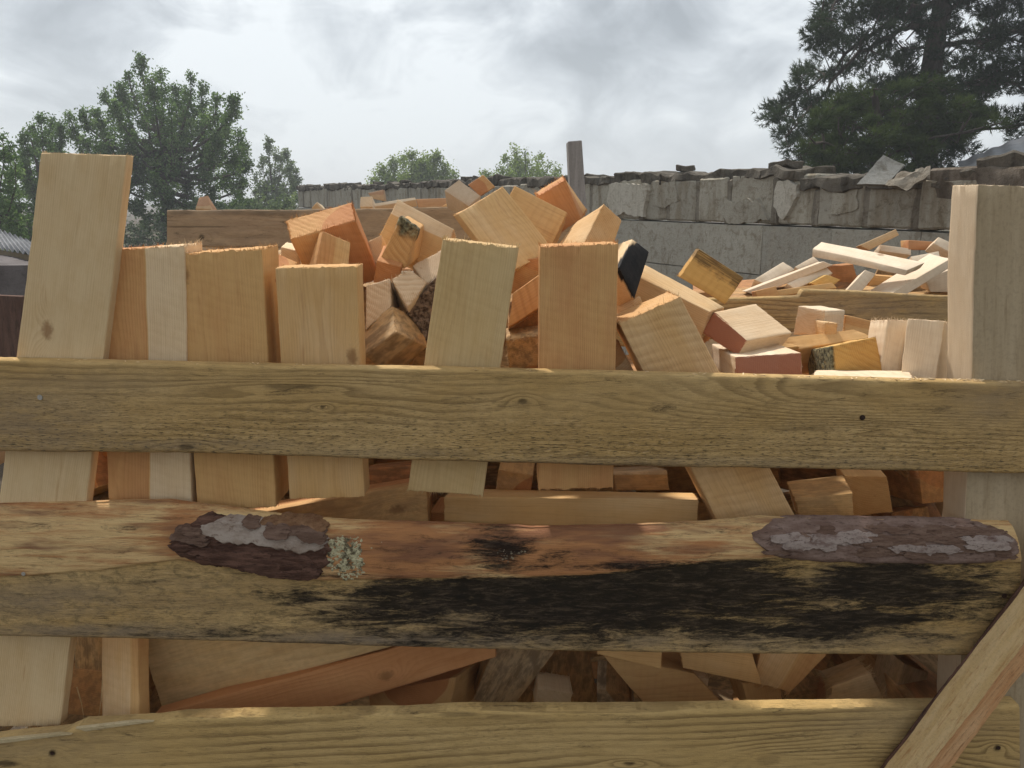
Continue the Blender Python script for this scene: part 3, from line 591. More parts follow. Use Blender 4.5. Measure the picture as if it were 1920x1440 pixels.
  ('AN', [0.6801, 1.5179, 1.2544], [0.913, 0.4047, -0.0519, -0.3982, 0.9115, 0.1031, 0.089, -0.0734, 0.9933], [-0.0879, -0.0636, 0.0162, 0.0877, -0.0632, 0.0141, 0.088, -0.0632, -0.0145, -0.088, -0.0634, -0.0158, -0.0865, 0.0638, 0.0155, 0.0867, 0.063, 0.0149, 0.088, 0.0634, -0.0145, -0.088, 0.0632, -0.0159], 0, 'flat sunlit board lying just above the top plank near the right post', {'tone': 0.05, 'saw': 1.2, 'pale': 0.6}),
  ('AO', [0.0239, 1.6298, 1.2984], [0.0, -0.0675, 0.9977, 0.9962, -0.087, -0.0059, 0.0872, 0.9939, 0.0672], [-0.05, 0.0354, -0.0343, -0.05, 0.0417, 0.0343, -0.05, -0.0384, 0.0319, -0.05, -0.0386, -0.0319, 0.05, 0.0354, -0.0343, 0.05, 0.0417, 0.0343, 0.05, -0.0384, 0.0319, 0.05, -0.0386, -0.0319], 1, 'rough splintered chunk low in the gap left of the straight orange upright', {'tone': 0.6, 'fuzz': 1, 'saw': 0.5, 'dirt_shade': 0.8, 'fl': 0.022}),
  ('AP', [-0.4525, 1.5483, 1.2847], [0.0, -0.0705, 0.9975, 0.9659, 0.2582, 0.0183, -0.2588, 0.9635, 0.0681], [-0.05, 0.0183, -0.0094, -0.05, 0.0242, 0.0094, -0.05, -0.0219, 0.0097, -0.05, -0.0206, -0.0097, 0.05, 0.0183, -0.0094, 0.05, 0.0242, 0.0094, 0.05, -0.0219, 0.0097, 0.05, -0.0206, -0.0097], 1, 'small pale stub low between the broad orange upright and the smooth upright', {'tone': 0.3}),
  ('AQ', [0.534, 1.7058, 1.271], [0.9853, 0.0, -0.1711, 0.1311, 0.6428, 0.7547, 0.11, -0.766, 0.6333], [-0.0538, -0.04, 0.016, 0.02, -0.04, 0.0214, 0.0752, -0.04, -0.0214, -0.0415, -0.04, -0.016, -0.0538, 0.04, 0.016, 0.02, 0.04, 0.0214, 0.0752, 0.04, -0.0214, -0.0415, 0.04, -0.016], 0, 'flat orange offcut behind the block with the bright white top', {'tone': 0.8}),
  ('AR', [0.8396, 1.9394, 1.2861], [0.9843, -0.0, 0.1765, -0.0306, 0.9848, 0.1709, -0.1738, -0.1736, 0.9694], [-0.0466, -0.04, 0.0319, 0.0363, -0.04, 0.0286, 0.0506, -0.04, -0.0286, -0.0403, -0.04, -0.0319, -0.0466, 0.04, 0.0319, 0.0363, 0.04, 0.0286, 0.0506, 0.04, -0.0286, -0.0403, 0.04, -0.0319], 0, 'shaded offcut between the cream blocks in front of the grey back board', {'tone': 0.5, 'saw': 0.4}),
  ('GA', [-0.3655, 1.5944, 0.9467], [0.9832, -0.0076, -0.1823, 0.0355, 0.9881, 0.1499, 0.179, -0.1538, 0.9718], [-0.2008, -0.05, 0.048, 0.2009, -0.05, 0.0441, 0.1873, -0.05, -0.0441, -0.1874, -0.05, -0.048, -0.2008, 0.05, 0.048, 0.2009, 0.05, 0.0441, 0.1873, 0.05, -0.0441, -0.1874, 0.05, -0.048], 0, 'brownish board with a dark knot sloping behind the bark slab, below the smooth upright', {'tone': 0.75, 'knot': (0.13, 0), 'dirt_shade': 0.4}),
  ('GB', [0.1208, 1.5764, 0.9706], [0.99, 0.1409, 0.0058, -0.1394, 0.9709, 0.1947, 0.0218, -0.1936, 0.9808], [-0.2579, -0.0475, 0.0256, 0.2598, -0.0491, 0.0349, 0.2567, -0.0472, -0.0339, -0.2574, -0.0485, -0.0267, -0.2578, 0.0485, 0.0267, 0.2574, 0.0475, 0.0318, 0.2567, 0.0488, -0.0328, -0.2574, 0.0475, -0.0256], 0, 'long level board with a clean cut right end above the bark slab', {'tone': 0.35, 'yel': 0.3, 'saw': 0.2}),
  ('GC', [0.6318, 1.5392, 0.9964], [0.9749, 0.1919, -0.1126, -0.1932, 0.9812, -0.0001, 0.1105, 0.0218, 0.9936], [-0.0574, -0.0512, 0.0322, 0.0504, -0.0506, 0.0392, 0.053, -0.0508, -0.0397, -0.046, -0.0497, -0.0317, -0.0596, 0.0495, 0.0313, 0.053, 0.0511, 0.0403, 0.0527, 0.0503, -0.0398, -0.0463, 0.0514, -0.0318], 0, 'stubby block with a lit top and brownish front right of the leaning block foot', {'tone': 0.5, 'dirt_shade': 0.5}),
  ('GD', [0.7455, 1.6046, 1.0057], [0.1304, -0.2578, 0.9574, 0.9911, 0.0089, -0.1326, 0.0257, 0.9662, 0.2567], [-0.045, 0.0521, -0.0403, -0.045, 0.0347, 0.0403, -0.045, -0.0456, 0.0396, -0.045, -0.0412, -0.0396, 0.045, 0.0521, -0.0403, 0.045, 0.0347, 0.0403, 0.045, -0.0456, 0.0396, 0.045, -0.0412, -0.0396], 1, 'shaded tan block end behind the stubby block under the top plank', {'tone': 0.5}),
  ('GE', [0.8997, 1.7295, 1.0113], [-0.0991, -0.0383, 0.9943, 0.9892, -0.1127, 0.0943, 0.1084, 0.9929, 0.0491], [-0.05, 0.058, -0.0525, -0.05, 0.0105, 0.0525, -0.05, -0.0602, 0.0316, -0.05, -0.0083, -0.0316, 0.05, 0.058, -0.0525, 0.05, 0.0105, 0.0525, 0.05, -0.0602, 0.0316, 0.05, -0.0083, -0.0316], 1, 'dim block corner pointing down near the right post under the top plank', {'tone': 0.4, 'dirt_shade': 0.8}),
  ('GE2', [0.8873, 1.707, 0.8834], [0.0, -0.1341, 0.991, 0.9397, 0.3389, 0.0459, -0.342, 0.9312, 0.126], [-0.05, 0.029, -0.0425, -0.05, 0.0317, 0.0425, -0.05, -0.033, 0.0415, -0.05, -0.0276, -0.0415, 0.05, 0.029, -0.0425, 0.05, 0.0317, 0.0425, 0.05, -0.033, 0.0415, 0.05, -0.0276, -0.0415], 1, 'dim reddish block low near the right post, just above the bark slab', {'tone': 0.9, 'dirt_shade': 0.8}),
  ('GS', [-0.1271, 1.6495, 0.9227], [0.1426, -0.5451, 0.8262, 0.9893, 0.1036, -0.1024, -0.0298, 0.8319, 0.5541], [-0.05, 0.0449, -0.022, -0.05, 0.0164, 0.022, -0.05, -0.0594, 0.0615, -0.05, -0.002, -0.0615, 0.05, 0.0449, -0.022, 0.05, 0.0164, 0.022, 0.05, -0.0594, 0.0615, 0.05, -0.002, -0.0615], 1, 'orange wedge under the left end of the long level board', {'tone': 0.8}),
  ('GT', [-0.2487, 1.7088, 0.9772], [0.9941, 0.0926, -0.056, -0.0795, 0.976, 0.2026, 0.0734, -0.1969, 0.9777], [-0.0736, -0.05, 0.0414, 0.0699, -0.05, 0.0469, 0.0703, -0.05, -0.0469, -0.0666, -0.05, -0.0414, -0.0736, 0.05, 0.0414, 0.0699, 0.05, 0.0469, 0.0703, 0.05, -0.0469, -0.0666, 0.05, -0.0414], 0, 'dark shaded block between the smooth upright and the leaning upright feet', {'tone': 0.9, 'dirt_shade': 0.8}),
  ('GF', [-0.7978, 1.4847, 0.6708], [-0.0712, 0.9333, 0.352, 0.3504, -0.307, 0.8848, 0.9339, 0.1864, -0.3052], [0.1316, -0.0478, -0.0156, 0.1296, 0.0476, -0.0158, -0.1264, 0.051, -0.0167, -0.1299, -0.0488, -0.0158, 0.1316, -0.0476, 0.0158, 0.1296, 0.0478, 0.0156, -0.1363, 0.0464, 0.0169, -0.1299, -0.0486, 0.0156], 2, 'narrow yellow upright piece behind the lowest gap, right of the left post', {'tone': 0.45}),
  ('GG', [-0.5309, 1.5653, 0.7125], [0.956, 0.0853, -0.2806, -0.0763, 0.9962, 0.0427, 0.2832, -0.0194, 0.9589], [-0.2625, -0.03, 0.1282, 0.28, -0.03, 0.104, 0.2644, -0.03, -0.104, -0.2818, -0.03, -0.1282, -0.2625, 0.03, 0.1282, 0.28, 0.03, 0.104, 0.2644, 0.03, -0.104, -0.2818, 0.03, -0.1282], 0, 'wide pale board slanting behind the lowest gap with brown torn marks', {'tone': 0.15, 'yel': 0.6, 'dirt_shade': 0.25, 'split': 0}),
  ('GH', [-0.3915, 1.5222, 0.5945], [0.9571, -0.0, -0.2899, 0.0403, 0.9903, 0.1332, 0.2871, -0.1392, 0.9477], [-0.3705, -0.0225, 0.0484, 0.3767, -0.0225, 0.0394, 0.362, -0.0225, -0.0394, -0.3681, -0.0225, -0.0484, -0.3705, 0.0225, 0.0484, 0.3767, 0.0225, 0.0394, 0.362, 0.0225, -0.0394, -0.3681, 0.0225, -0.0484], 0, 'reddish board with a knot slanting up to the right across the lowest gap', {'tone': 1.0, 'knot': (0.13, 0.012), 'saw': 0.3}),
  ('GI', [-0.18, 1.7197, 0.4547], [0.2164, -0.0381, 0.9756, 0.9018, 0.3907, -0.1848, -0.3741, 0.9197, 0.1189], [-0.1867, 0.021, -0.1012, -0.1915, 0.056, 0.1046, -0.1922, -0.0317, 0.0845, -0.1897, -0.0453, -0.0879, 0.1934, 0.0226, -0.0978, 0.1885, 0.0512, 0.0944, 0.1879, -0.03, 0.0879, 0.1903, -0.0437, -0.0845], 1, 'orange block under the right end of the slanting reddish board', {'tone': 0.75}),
  ('GJ', [-0.0084, 1.6897, 0.5297], [0.4773, 0.8781, -0.0333, 0.1051, -0.0195, 0.9943, 0.8724, -0.4781, -0.1016], [0.0568, -0.0647, -0.05, 0.1, 0.0647, -0.05, -0.0683, 0.0448, -0.05, -0.0885, -0.0448, -0.05, 0.0568, -0.0647, 0.05, 0.1, 0.0647, 0.05, -0.0683, 0.0448, 0.05, -0.0885, -0.0448, 0.05], 2, 'tan block leaning left in the middle of the lowest gap', {'tone': 0.4, 'dirt_shade': 0.8}),
  ('GK', [0.1062, 1.7997, 0.4548], [0.0792, 0.9969, 0.0, -0.1731, 0.0138, 0.9848, 0.9817, -0.078, 0.1736], [0.1092, -0.0638, -0.05, 0.1194, 0.0638, -0.05, -0.1045, 0.1235, -0.05, -0.1241, -0.1235, -0.05, 0.1092, -0.0638, 0.05, 0.1194, 0.0638, 0.05, -0.1045, 0.1235, 0.05, -0.1241, -0.1235, 0.05], 2, 'large dark block deep in the middle of the lowest gap', {'tone': 0.9, 'dirt_shade': 0.8}),
  ('GL', [0.3393, 1.609, 0.5487], [0.9747, -0.2071, 0.0846, 0.1978, 0.9744, 0.1066, -0.1045, -0.0872, 0.9907], [-0.1672, -0.05, 0.083, 0.0501, -0.05, 0.0373, 0.1274, -0.05, -0.0373, -0.0103, -0.05, -0.083, -0.1672, 0.05, 0.083, 0.0501, 0.05, 0.0373, 0.1274, 0.05, -0.0373, -0.0103, 0.05, -0.083], 0, 'slanting orange block with a shaded left side standing on the bottom plank edge', {'tone': 0.6}),
  ('GM', [0.2442, 1.5347, 0.6927], [0.9928, 0.0975, 0.0699, -0.1033, 0.9911, 0.084, -0.0611, -0.0906, 0.994], [-0.0821, -0.035, 0.027, 0.0672, -0.035, 0.0443, 0.0735, -0.035, -0.0443, -0.0586, -0.035, -0.027, -0.0821, 0.035, 0.027, 0.0672, 0.035, 0.0443, 0.0735, 0.035, -0.0443, -0.0586, 0.035, -0.027], 0, 'block corner hanging from under the bark slab above the slanting orange block', {'tone': 0.5}),
  ('GN', [0.4433, 1.5798, 0.6505], [0.9873, 0.103, 0.1211, -0.0985, 0.9942, -0.0428, -0.1248, 0.0303, 0.9917], [-0.0929, -0.04, 0.0461, 0.0525, -0.04, 0.0541, 0.1057, -0.04, -0.0541, -0.0652, -0.04, -0.0461, -0.0929, 0.04, 0.0461, 0.0525, 0.04, 0.0541, 0.1057, 0.04, -0.0541, -0.0652, 0.04, -0.0461], 0, 'reddish block under the mouldy slab, left of the frayed block', {'tone': 0.75, 'saw': 0.4}),
  ('GO', [0.5975, 1.5996, 0.6163], [0.3358, 0.9302, 0.1485, -0.0636, -0.1349, 0.9888, 0.9398, -0.3415, 0.0139], [0.0665, -0.0709, -0.04, 0.058, 0.0709, -0.04, -0.0572, 0.041, -0.04, -0.0673, -0.041, -0.04, 0.0665, -0.0709, 0.04, 0.058, 0.0709, 0.04, -0.0572, 0.041, 0.04, -0.0673, -0.041, 0.04], 2, 'frayed block with hanging splinters under the mouldy slab', {'tone': 0.5, 'fuzz': 1, 'saw': 0.5, 'fl': 0.022}),
  ('GP', [0.5628, 1.649, 0.5006], [-0.2793, 0.9407, -0.1926, -0.1289, 0.162, 0.9783, 0.9515, 0.2981, 0.076], [0.0713, -0.0428, -0.05, 0.0406, 0.0428, -0.05, -0.0743, 0.038, -0.05, -0.0376, -0.038, -0.05, 0.0713, -0.0428, 0.05, 0.0406, 0.0428, 0.05, -0.0743, 0.038, 0.05, -0.0376, -0.038, 0.05], 2, 'small orange block standing below the frayed block in the lowest gap', {'tone': 0.6}),
  ('GQ', [0.7548, 1.5983, 0.53], [0.9509, 0.1267, -0.2823, -0.0531, 0.9656, 0.2546, 0.3048, -0.2271, 0.9249], [-0.0392, -0.05, 0.0339, 0.0471, -0.05, 0.0425, 0.0633, -0.05, -0.0425, -0.0712, -0.05, -0.0339, -0.0392, 0.05, 0.0339, 0.0471, 0.05, 0.0425, 0.0633, 0.05, -0.0425, -0.0712, 0.05, -0.0339], 0, 'rightmost block of the lowest gap with a torn frayed end', {'tone': 0.6, 'fuzz': 2, 'dirt_shade': 0.3, 'fl': 0.022}),
  ('GR', [0.2417, 1.6692, 0.4787], [0.1224, -0.129, 0.9841, 0.9839, -0.114, -0.1373, 0.1299, 0.9851, 0.113], [-0.05, 0.0502, -0.0355, -0.05, 0.0336, 0.0355, -0.05, -0.0426, 0.0416, -0.05, -0.0413, -0.0416, 0.05, 0.0502, -0.0355, 0.05, 0.0336, 0.0355, 0.05, -0.0426, 0.0416, 0.05, -0.0413, -0.0416], 1, 'small yellowish block beside the slanting orange block in the lowest gap', {'tone': 0.4, 'dirt_shade': 0.8}),
  ('GU', [-0.9486, 1.6692, 0.5732], [0.047, 0.9922, -0.1158, 0.1349, 0.1086, 0.9849, 0.9897, -0.0619, -0.1287], [0.0611, -0.0427, -0.05, 0.0672, 0.0427, -0.05, -0.0709, 0.043, -0.05, -0.0574, -0.043, -0.05, 0.0611, -0.0427, 0.05, 0.0672, 0.0427, 0.05, -0.0709, 0.043, 0.05, -0.0574, -0.043, 0.05], 2, 'shaded block between the left post and the narrow yellow upright', {'tone': 0.6, 'dirt_shade': 0.8}),
  ('GV', [0.7099, 1.7696, 0.4091], [-0.0322, -0.2325, 0.9721, 0.9909, -0.1344, 0.0007, 0.1304, 0.9633, 0.2347], [-0.05, 0.0502, -0.045, -0.05, 0.0425, 0.045, -0.05, -0.0577, 0.0417, -0.05, -0.035, -0.0417, 0.05, 0.0502, -0.045, 0.05, 0.0425, 0.045, 0.05, -0.0577, 0.0417, 0.05, -0.035, -0.0417], 1, 'dim reddish block left of the torn frayed block in the lowest gap', {'tone': 0.9, 'dirt_shade': 0.8}),
  ('L1', [-1.167, 3.1361, 1.5669], [-0.0117, -0.9964, -0.0839, 0.8326, -0.0561, 0.551, -0.5537, -0.0634, 0.8303], [-0.0446, 0.0285, -0.0254, -0.0429, 0.0178, 0.0245, -0.0443, -0.0163, 0.0305, -0.0408, -0.03, -0.0297, 0.0413, 0.0302, -0.0245, 0.043, 0.0196, 0.0254, 0.0432, -0.0216, 0.0281, 0.0451, -0.0282, -0.0289], 1, 'small brown block end alone on the left end of the rear crate top', {'tone': 0.6, 'grey': 0.5}),
  ('L2', [-0.7501, 3.1894, 1.5641], [0.0, -0.722, 0.6919, 0.9848, 0.1202, 0.1254, -0.1736, 0.6814, 0.711], [-0.04, 0.016, -0.0167, -0.04, 0.0163, 0.0167, -0.04, -0.0181, 0.0159, -0.04, -0.0142, -0.0159, 0.04, 0.016, -0.0167, 0.04, 0.0163, 0.0167, 0.04, -0.0181, 0.0159, 0.04, -0.0142, -0.0159], 1, 'tiny pale corner of wood over the rear board, far left of the reddish block', {'tone': 0.2, 'grey': 0.3}),
  ('L3', [-0.5511, 3.147, 1.5765], [0.0, 0.0271, 0.9996, 0.9397, 0.3419, -0.0093, -0.342, 0.9393, -0.0255], [-0.05, 0.0187, -0.0221, -0.05, 0.022, 0.0221, -0.05, -0.0197, 0.0242, -0.05, -0.021, -0.0242, 0.05, 0.0187, -0.0221, 0.05, 0.022, 0.0221, 0.05, -0.0197, 0.0242, 0.05, -0.021, -0.0242], 1, 'small cream block on the rear board left of the long white slat', {'tone': 0.0, 'pale': 0.6}),
  ('L4', [-0.4289, 3.0217, 1.5813], [0.9813, 0.0, -0.1926, 0.0963, 0.866, 0.4906, 0.1668, -0.5, 0.8498], [-0.0778, -0.025, 0.0069, 0.0758, -0.025, 0.0058, 0.0779, -0.025, -0.0058, -0.0759, -0.025, -0.0069, -0.0778, 0.025, 0.0069, 0.0758, 0.025, 0.0058, 0.0779, 0.025, -0.0058, -0.0759, 0.025, -0.0069], 0, 'long thin white slat on top of the rear crate', {'tone': 0.0, 'pale': 0.6}),
  ('L5', [-0.2893, 3.1246, 1.5848], [0.9991, -0.0, -0.043, 0.0075, 0.9848, 0.1735, 0.0423, -0.1736, 0.9839], [-0.0729, -0.025, 0.0161, 0.0684, -0.025, 0.018, 0.0708, -0.025, -0.018, -0.0664, -0.025, -0.0161, -0.0729, 0.025, 0.0161, 0.0684, 0.025, 0.018, 0.0708, 0.025, -0.018, -0.0664, 0.025, -0.0161], 0, 'dark reddish board piece on the rear crate right of the white slat', {'tone': 1.0, 'grey': 0.3}),
  ('L6', [-0.5429, 3.325, 1.6167], [1.0, 0.0, 0.0005, 0.0, 1.0, -0.0, -0.0005, 0.0, 1.0], [-0.0349, -0.025, 0.0104, 0.0254, -0.025, 0.0229, 0.0324, -0.025, -0.0229, -0.0229, -0.025, -0.0104, -0.0349, 0.025, 0.0104, 0.0254, 0.025, 0.0229, 0.0324, 0.025, -0.0229, -0.0229, 0.025, -0.0104], 0, 'dull brown offcut behind the small cream block on the rear crate', {'tone': 0.8, 'grey': 0.7}),
  ('L7', [-0.1403, 2.3934, 1.5948], [0.0, -0.7947, 0.607, 0.866, 0.3035, 0.3973, -0.5, 0.5257, 0.6882], [-0.05, 0.0474, -0.0261, -0.05, 0.0362, 0.0261, -0.05, -0.0456, 0.0234, -0.05, -0.0379, -0.0234, 0.05, 0.0474, -0.0261, 0.05, 0.0362, 0.0261, 0.05, -0.0456, 0.0234, 0.05, -0.0379, -0.0234], 1, 'greyish white block tilted at the top left of the heap before the skyline', {'tone': 0.0, 'grey': 0.5, 'pale': 0.6}),
  ('L8', [-0.0926, 2.55, 1.6421], [0.0, -0.7305, 0.6829, 1.0, 0.0, -0.0, 0.0, 0.6829, 0.7305], [-0.05, 0.0318, -0.027, -0.05, 0.0177, 0.027, -0.05, -0.0317, 0.0259, -0.05, -0.0178, -0.0259, 0.05, 0.0318, -0.027, 0.05, 0.0177, 0.027, 0.05, -0.0317, 0.0259, 0.05, -0.0178, -0.0259], 1, 'small tan block end tilted at the skyline behind the greyish white block', {'tone': 0.7, 'grey': 0.2}),
  ('L9', [-0.2104, 2.947, 1.5636], [0.0, -0.8777, 0.4792, 0.9397, 0.1639, 0.3002, -0.342, 0.4503, 0.8248], [-0.05, 0.0316, -0.0228, -0.05, 0.0052, 0.0228, -0.05, -0.0276, 0.0184, -0.05, -0.0092, -0.0184, 0.05, 0.0316, -0.0228, 0.05, 0.0052, 0.0228, 0.05, -0.0276, 0.0184, 0.05, -0.0092, -0.0184], 1, 'pinkish block corner below the greyish white block on the rear crate', {'tone': 0.6}),
  ('R01', [1.2883, 2.9641, 1.3906], [0.4289, 0.8669, -0.2538, -0.8978, 0.3781, -0.2259, -0.0999, 0.3248, 0.9405], [-0.2172, -0.0297, 0.0146, 0.2223, -0.0344, 0.011, 0.217, -0.0419, -0.0088, -0.2186, -0.0349, -0.0169, -0.2263, 0.0269, 0.0208, 0.2254, 0.0458, 0.0083, 0.2166, 0.0306, -0.0105, -0.219, 0.0376, -0.0186], 0, 'long pale slat lying across the top of the rear right heap', {'tone': 0.0, 'saw': 0.3, 'pale': 0.9}),
  ('R02', [1.4242, 2.8668, 1.3279], [0.8518, -0.1492, -0.5022, 0.1479, 0.9881, -0.0426, 0.5026, -0.038, 0.8637], [-0.1473, -0.063, 0.0167, 0.1196, -0.0668, 0.0137, 0.1139, -0.0663, -0.0151, -0.097, -0.071, -0.0152, -0.1442, 0.0708, 0.0161, 0.1366, 0.0652, 0.0189, 0.1146, 0.0679, -0.0174, -0.0963, 0.0632, -0.0175], 0, 'thick pale slat sloping up to the right in front of the rear right heap', {'tone': 0.0, 'saw': 0.3, 'pale': 0.9}),
  ('R03', [1.4774, 3.2693, 1.4383], [0.9031, -0.0, -0.4294, 0.1111, 0.9659, 0.2337, 0.4147, -0.2588, 0.8724], [-0.0864, -0.02, 0.0179, 0.0733, -0.02, 0.0134, 0.0744, -0.02, -0.0134, -0.0613, -0.02, -0.0179, -0.0864, 0.02, 0.0179, 0.0733, 0.02, 0.0134, 0.0744, 0.02, -0.0134, -0.0613, 0.02, -0.0179], 0, 'brown slat sticking up highest from the rear right heap', {'tone': 0.4, 'grey': 0.3}),
  ('R04', [1.0363, 3.0249, 1.3128], [0.9305, -0.0, -0.3663, 0.0319, 0.9962, 0.0811, 0.3649, -0.0872, 0.927], [-0.1683, -0.025, 0.0148, 0.1378, -0.025, 0.0131, 0.1668, -0.025, -0.0131, -0.1363, -0.025, -0.0148, -0.1683, 0.025, 0.0148, 0.1378, 0.025, 0.0131, 0.1668, 0.025, -0.0131, -0.1363, 0.025, -0.0148], 0, 'tan slat sloping down to the left on the rear right heap', {'tone': 0.35, 'grey': 0.1, 'pale': 0.9}),
  ('R05', [1.0138, 3.127, 1.2992], [0.8312, -0.0, -0.556, 0.3574, 0.766, 0.5343, 0.4259, -0.6428, 0.6367], [-0.0836, -0.035, 0.0258, 0.0646, -0.035, 0.0257, 0.0783, -0.035, -0.0257, -0.0593, -0.035, -0.0258, -0.0836, 0.035, 0.0258, 0.0646, 0.035, 0.0257, 0.0783, 0.035, -0.0257, -0.0593, 0.035, -0.0258], 0, 'white curved sided slab at the upper left edge of the rear right heap', {'tone': 0.0, 'pale': 0.9}),
  ('R06', [1.1131, 3.0206, 1.3015], [0.9097, -0.0, -0.4152, 0.2381, 0.8192, 0.5218, 0.3401, -0.5736, 0.7452], [-0.0923, -0.025, 0.0158, 0.0796, -0.025, 0.0175, 0.0899, -0.025, -0.0175, -0.0773, -0.025, -0.0158, -0.0923, 0.025, 0.0158, 0.0796, 0.025, 0.0175, 0.0899, 0.025, -0.0175, -0.0773, 0.025, -0.0158], 0, 'cream slat just under the tan sloping slat in the rear right heap', {'tone': 0.1, 'pale': 0.9}),
  ('R07', [1.2416, 2.8772, 1.3046], [0.6717, 0.0, -0.7408, 0.3131, 0.9063, 0.2839, 0.6714, -0.4226, 0.6088], [-0.0586, -0.03, 0.0208, 0.0454, -0.03, 0.0189, 0.0581, -0.03, -0.0189, -0.0449, -0.03, -0.0208, -0.0586, 0.03, 0.0208, 0.0454, 0.03, 0.0189, 0.0581, 0.03, -0.0189, -0.0449, 0.03, -0.0208], 0, 'short pinkish slat leaning upright beneath the long pale slat', {'tone': 0.3, 'pale': 0.9}),
  ('R08', [1.1546, 2.9795, 1.3025], [0.8392, -0.0, -0.5438, 0.0944, 0.9848, 0.1457, 0.5355, -0.1736, 0.8265], [-0.0498, -0.03, 0.0276, 0.016, -0.03, 0.0221, 0.0485, -0.03, -0.0221, -0.0148, -0.03, -0.0276, -0.0498, 0.03, 0.0276, 0.016, 0.03, 0.0221, 0.0485, 0.03, -0.0221, -0.0148, 0.03, -0.0276], 0, 'ochre offcut under the cream slat in the rear right heap', {'tone': 0.8, 'yel': 1}),
  ('R09', [1.5627, 3.326, 1.388], [0.9881, -0.0, 0.1536, -0.0768, 0.866, 0.4941, -0.133, -0.5, 0.8558], [-0.0627, -0.03, 0.0145, 0.0623, -0.03, 0.0145, 0.0626, -0.03, -0.0145, -0.0621, -0.03, -0.0145, -0.0627, 0.03, 0.0145, 0.0623, 0.03, 0.0145, 0.0626, 0.03, -0.0145, -0.0621, 0.03, -0.0145], 0, 'short pale slat behind the long pale slat on the rear right heap', {'tone': 0.1, 'pale': 0.9}),
  ('R10', [1.6715, 3.3349, 1.4176], [0.9996, -0.0, 0.0283, -0.0025, 0.9962, 0.0871, -0.0282, -0.0872, 0.9958], [-0.0584, -0.035, 0.0192, 0.0419, -0.035, 0.0156, 0.0712, -0.035, -0.0156, -0.0547, -0.035, -0.0192, -0.0584, 0.035, 0.0192, 0.0419, 0.035, 0.0156, 0.0712, 0.035, -0.0156, -0.0547, 0.035, -0.0192], 0, 'brown offcut at the top of the rear right heap near the right post', {'tone': 0.8, 'grey': 0.2}),
  ('R11', [1.7166, 3.2303, 1.4082], [-0.8615, 0.5077, -0.0, 0.2538, 0.4308, 0.866, 0.4397, 0.7461, -0.5], [0.0496, -0.0185, -0.035, 0.0419, 0.0185, -0.035, -0.0462, 0.0218, -0.035, -0.0453, -0.0218, -0.035, 0.0496, -0.0185, 0.035, 0.0419, 0.0185, 0.035, -0.0462, 0.0218, 0.035, -0.0453, -0.0218, 0.035], 2, 'white slat end on the heap top touching the right post outline', {'tone': 0.0, 'pale': 0.9}),
  ('R12', [1.5973, 2.9849, 1.3091], [0.978, -0.0, -0.2087, -0.0182, 0.9962, -0.0852, 0.2079, 0.0872, 0.9743], [-0.0775, -0.035, 0.0263, 0.0702, -0.035, 0.053, 0.0662, -0.035, -0.053, -0.0589, -0.035, -0.0263, -0.0775, 0.035, 0.0263, 0.0702, 0.035, 0.053, 0.0662, 0.035, -0.053, -0.0589, 0.035, -0.0263], 0, 'wide pale board under the thick slat beside the right post', {'tone': 0.1, 'pale': 0.9}),
  ('R13', [1.1735, 3.2269, 1.3291], [0.8538, 0.0, -0.5207, 0.3347, 0.766, 0.5488, 0.3989, -0.6428, 0.654], [-0.052, -0.035, 0.0181, 0.0456, -0.035, 0.0191, 0.0483, -0.035, -0.0191, -0.0419, -0.035, -0.0181, -0.052, 0.035, 0.0181, 0.0456, 0.035, 0.0191, 0.0483, 0.035, -0.0191, -0.0419, 0.035, -0.0181], 0, 'white offcut at the left end of the long pale slat', {'tone': 0.0, 'pale': 0.9}),
  ('R14', [1.4184, 3.085, 1.2912], [0.9992, 0.0, 0.0405, 0.0, 1.0, -0.0, -0.0405, 0.0, 0.9992], [-0.0684, -0.035, 0.0301, 0.0584, -0.035, 0.0252, 0.0659, -0.035, -0.0252, -0.0559, -0.035, -0.0301, -0.0684, 0.035, 0.0301, 0.0584, 0.035, 0.0252, 0.0659, 0.035, -0.0252, -0.0559, 0.035, -0.0301], 0, 'shaded offcut behind the short pinkish slat in the rear right heap', {'tone': 0.7}),
  ('R15', [1.0647, 2.9235, 1.2757], [0.9894, 0.0, -0.1449, 0.0496, 0.9397, 0.3384, 0.1362, -0.342, 0.9298], [-0.1084, -0.025, 0.0114, 0.098, -0.025, 0.0111, 0.1133, -0.025, -0.0111, -0.1028, -0.025, -0.0114, -0.1084, 0.025, 0.0114, 0.098, 0.025, 0.0111, 0.1133, 0.025, -0.0111, -0.1028, 0.025, -0.0114], 0, 'low tan slat resting on the edge of the grey back board', {'tone': 0.4}),
  ('R16', [0.9077, 2.8746, 1.273], [0.9868, -0.0, -0.162, 0.0281, 0.9848, 0.1714, 0.1596, -0.1736, 0.9718], [-0.0396, -0.025, 0.0147, 0.036, -0.025, 0.0195, 0.0399, -0.025, -0.0195, -0.0363, -0.025, -0.0147, -0.0396, 0.025, 0.0147, 0.036, 0.025, 0.0195, 0.0399, 0.025, -0.0195, -0.0363, 0.025, -0.0147], 0, 'reddish offcut at the lower left end of the rear right heap', {'tone': 1.0}),
  ('R17', [1.277, 3.13, 1.323], [0.9995, 0.0, -0.0311, 0.0, 1.0, 0.0, 0.0311, 0.0, 0.9995], [-0.0555, -0.03, 0.0289, 0.0361, -0.03, 0.0362, 0.0613, -0.03, -0.0362, -0.0419, -0.03, -0.0289, -0.0555, 0.03, 0.0289, 0.0361, 0.03, 0.0362, 0.0613, 0.03, -0.0362, -0.0419, 0.03, -0.0289], 0, 'dark reddish offcut in the middle of the rear right heap', {'tone': 1.0, 'dirt_shade': 0.4}),
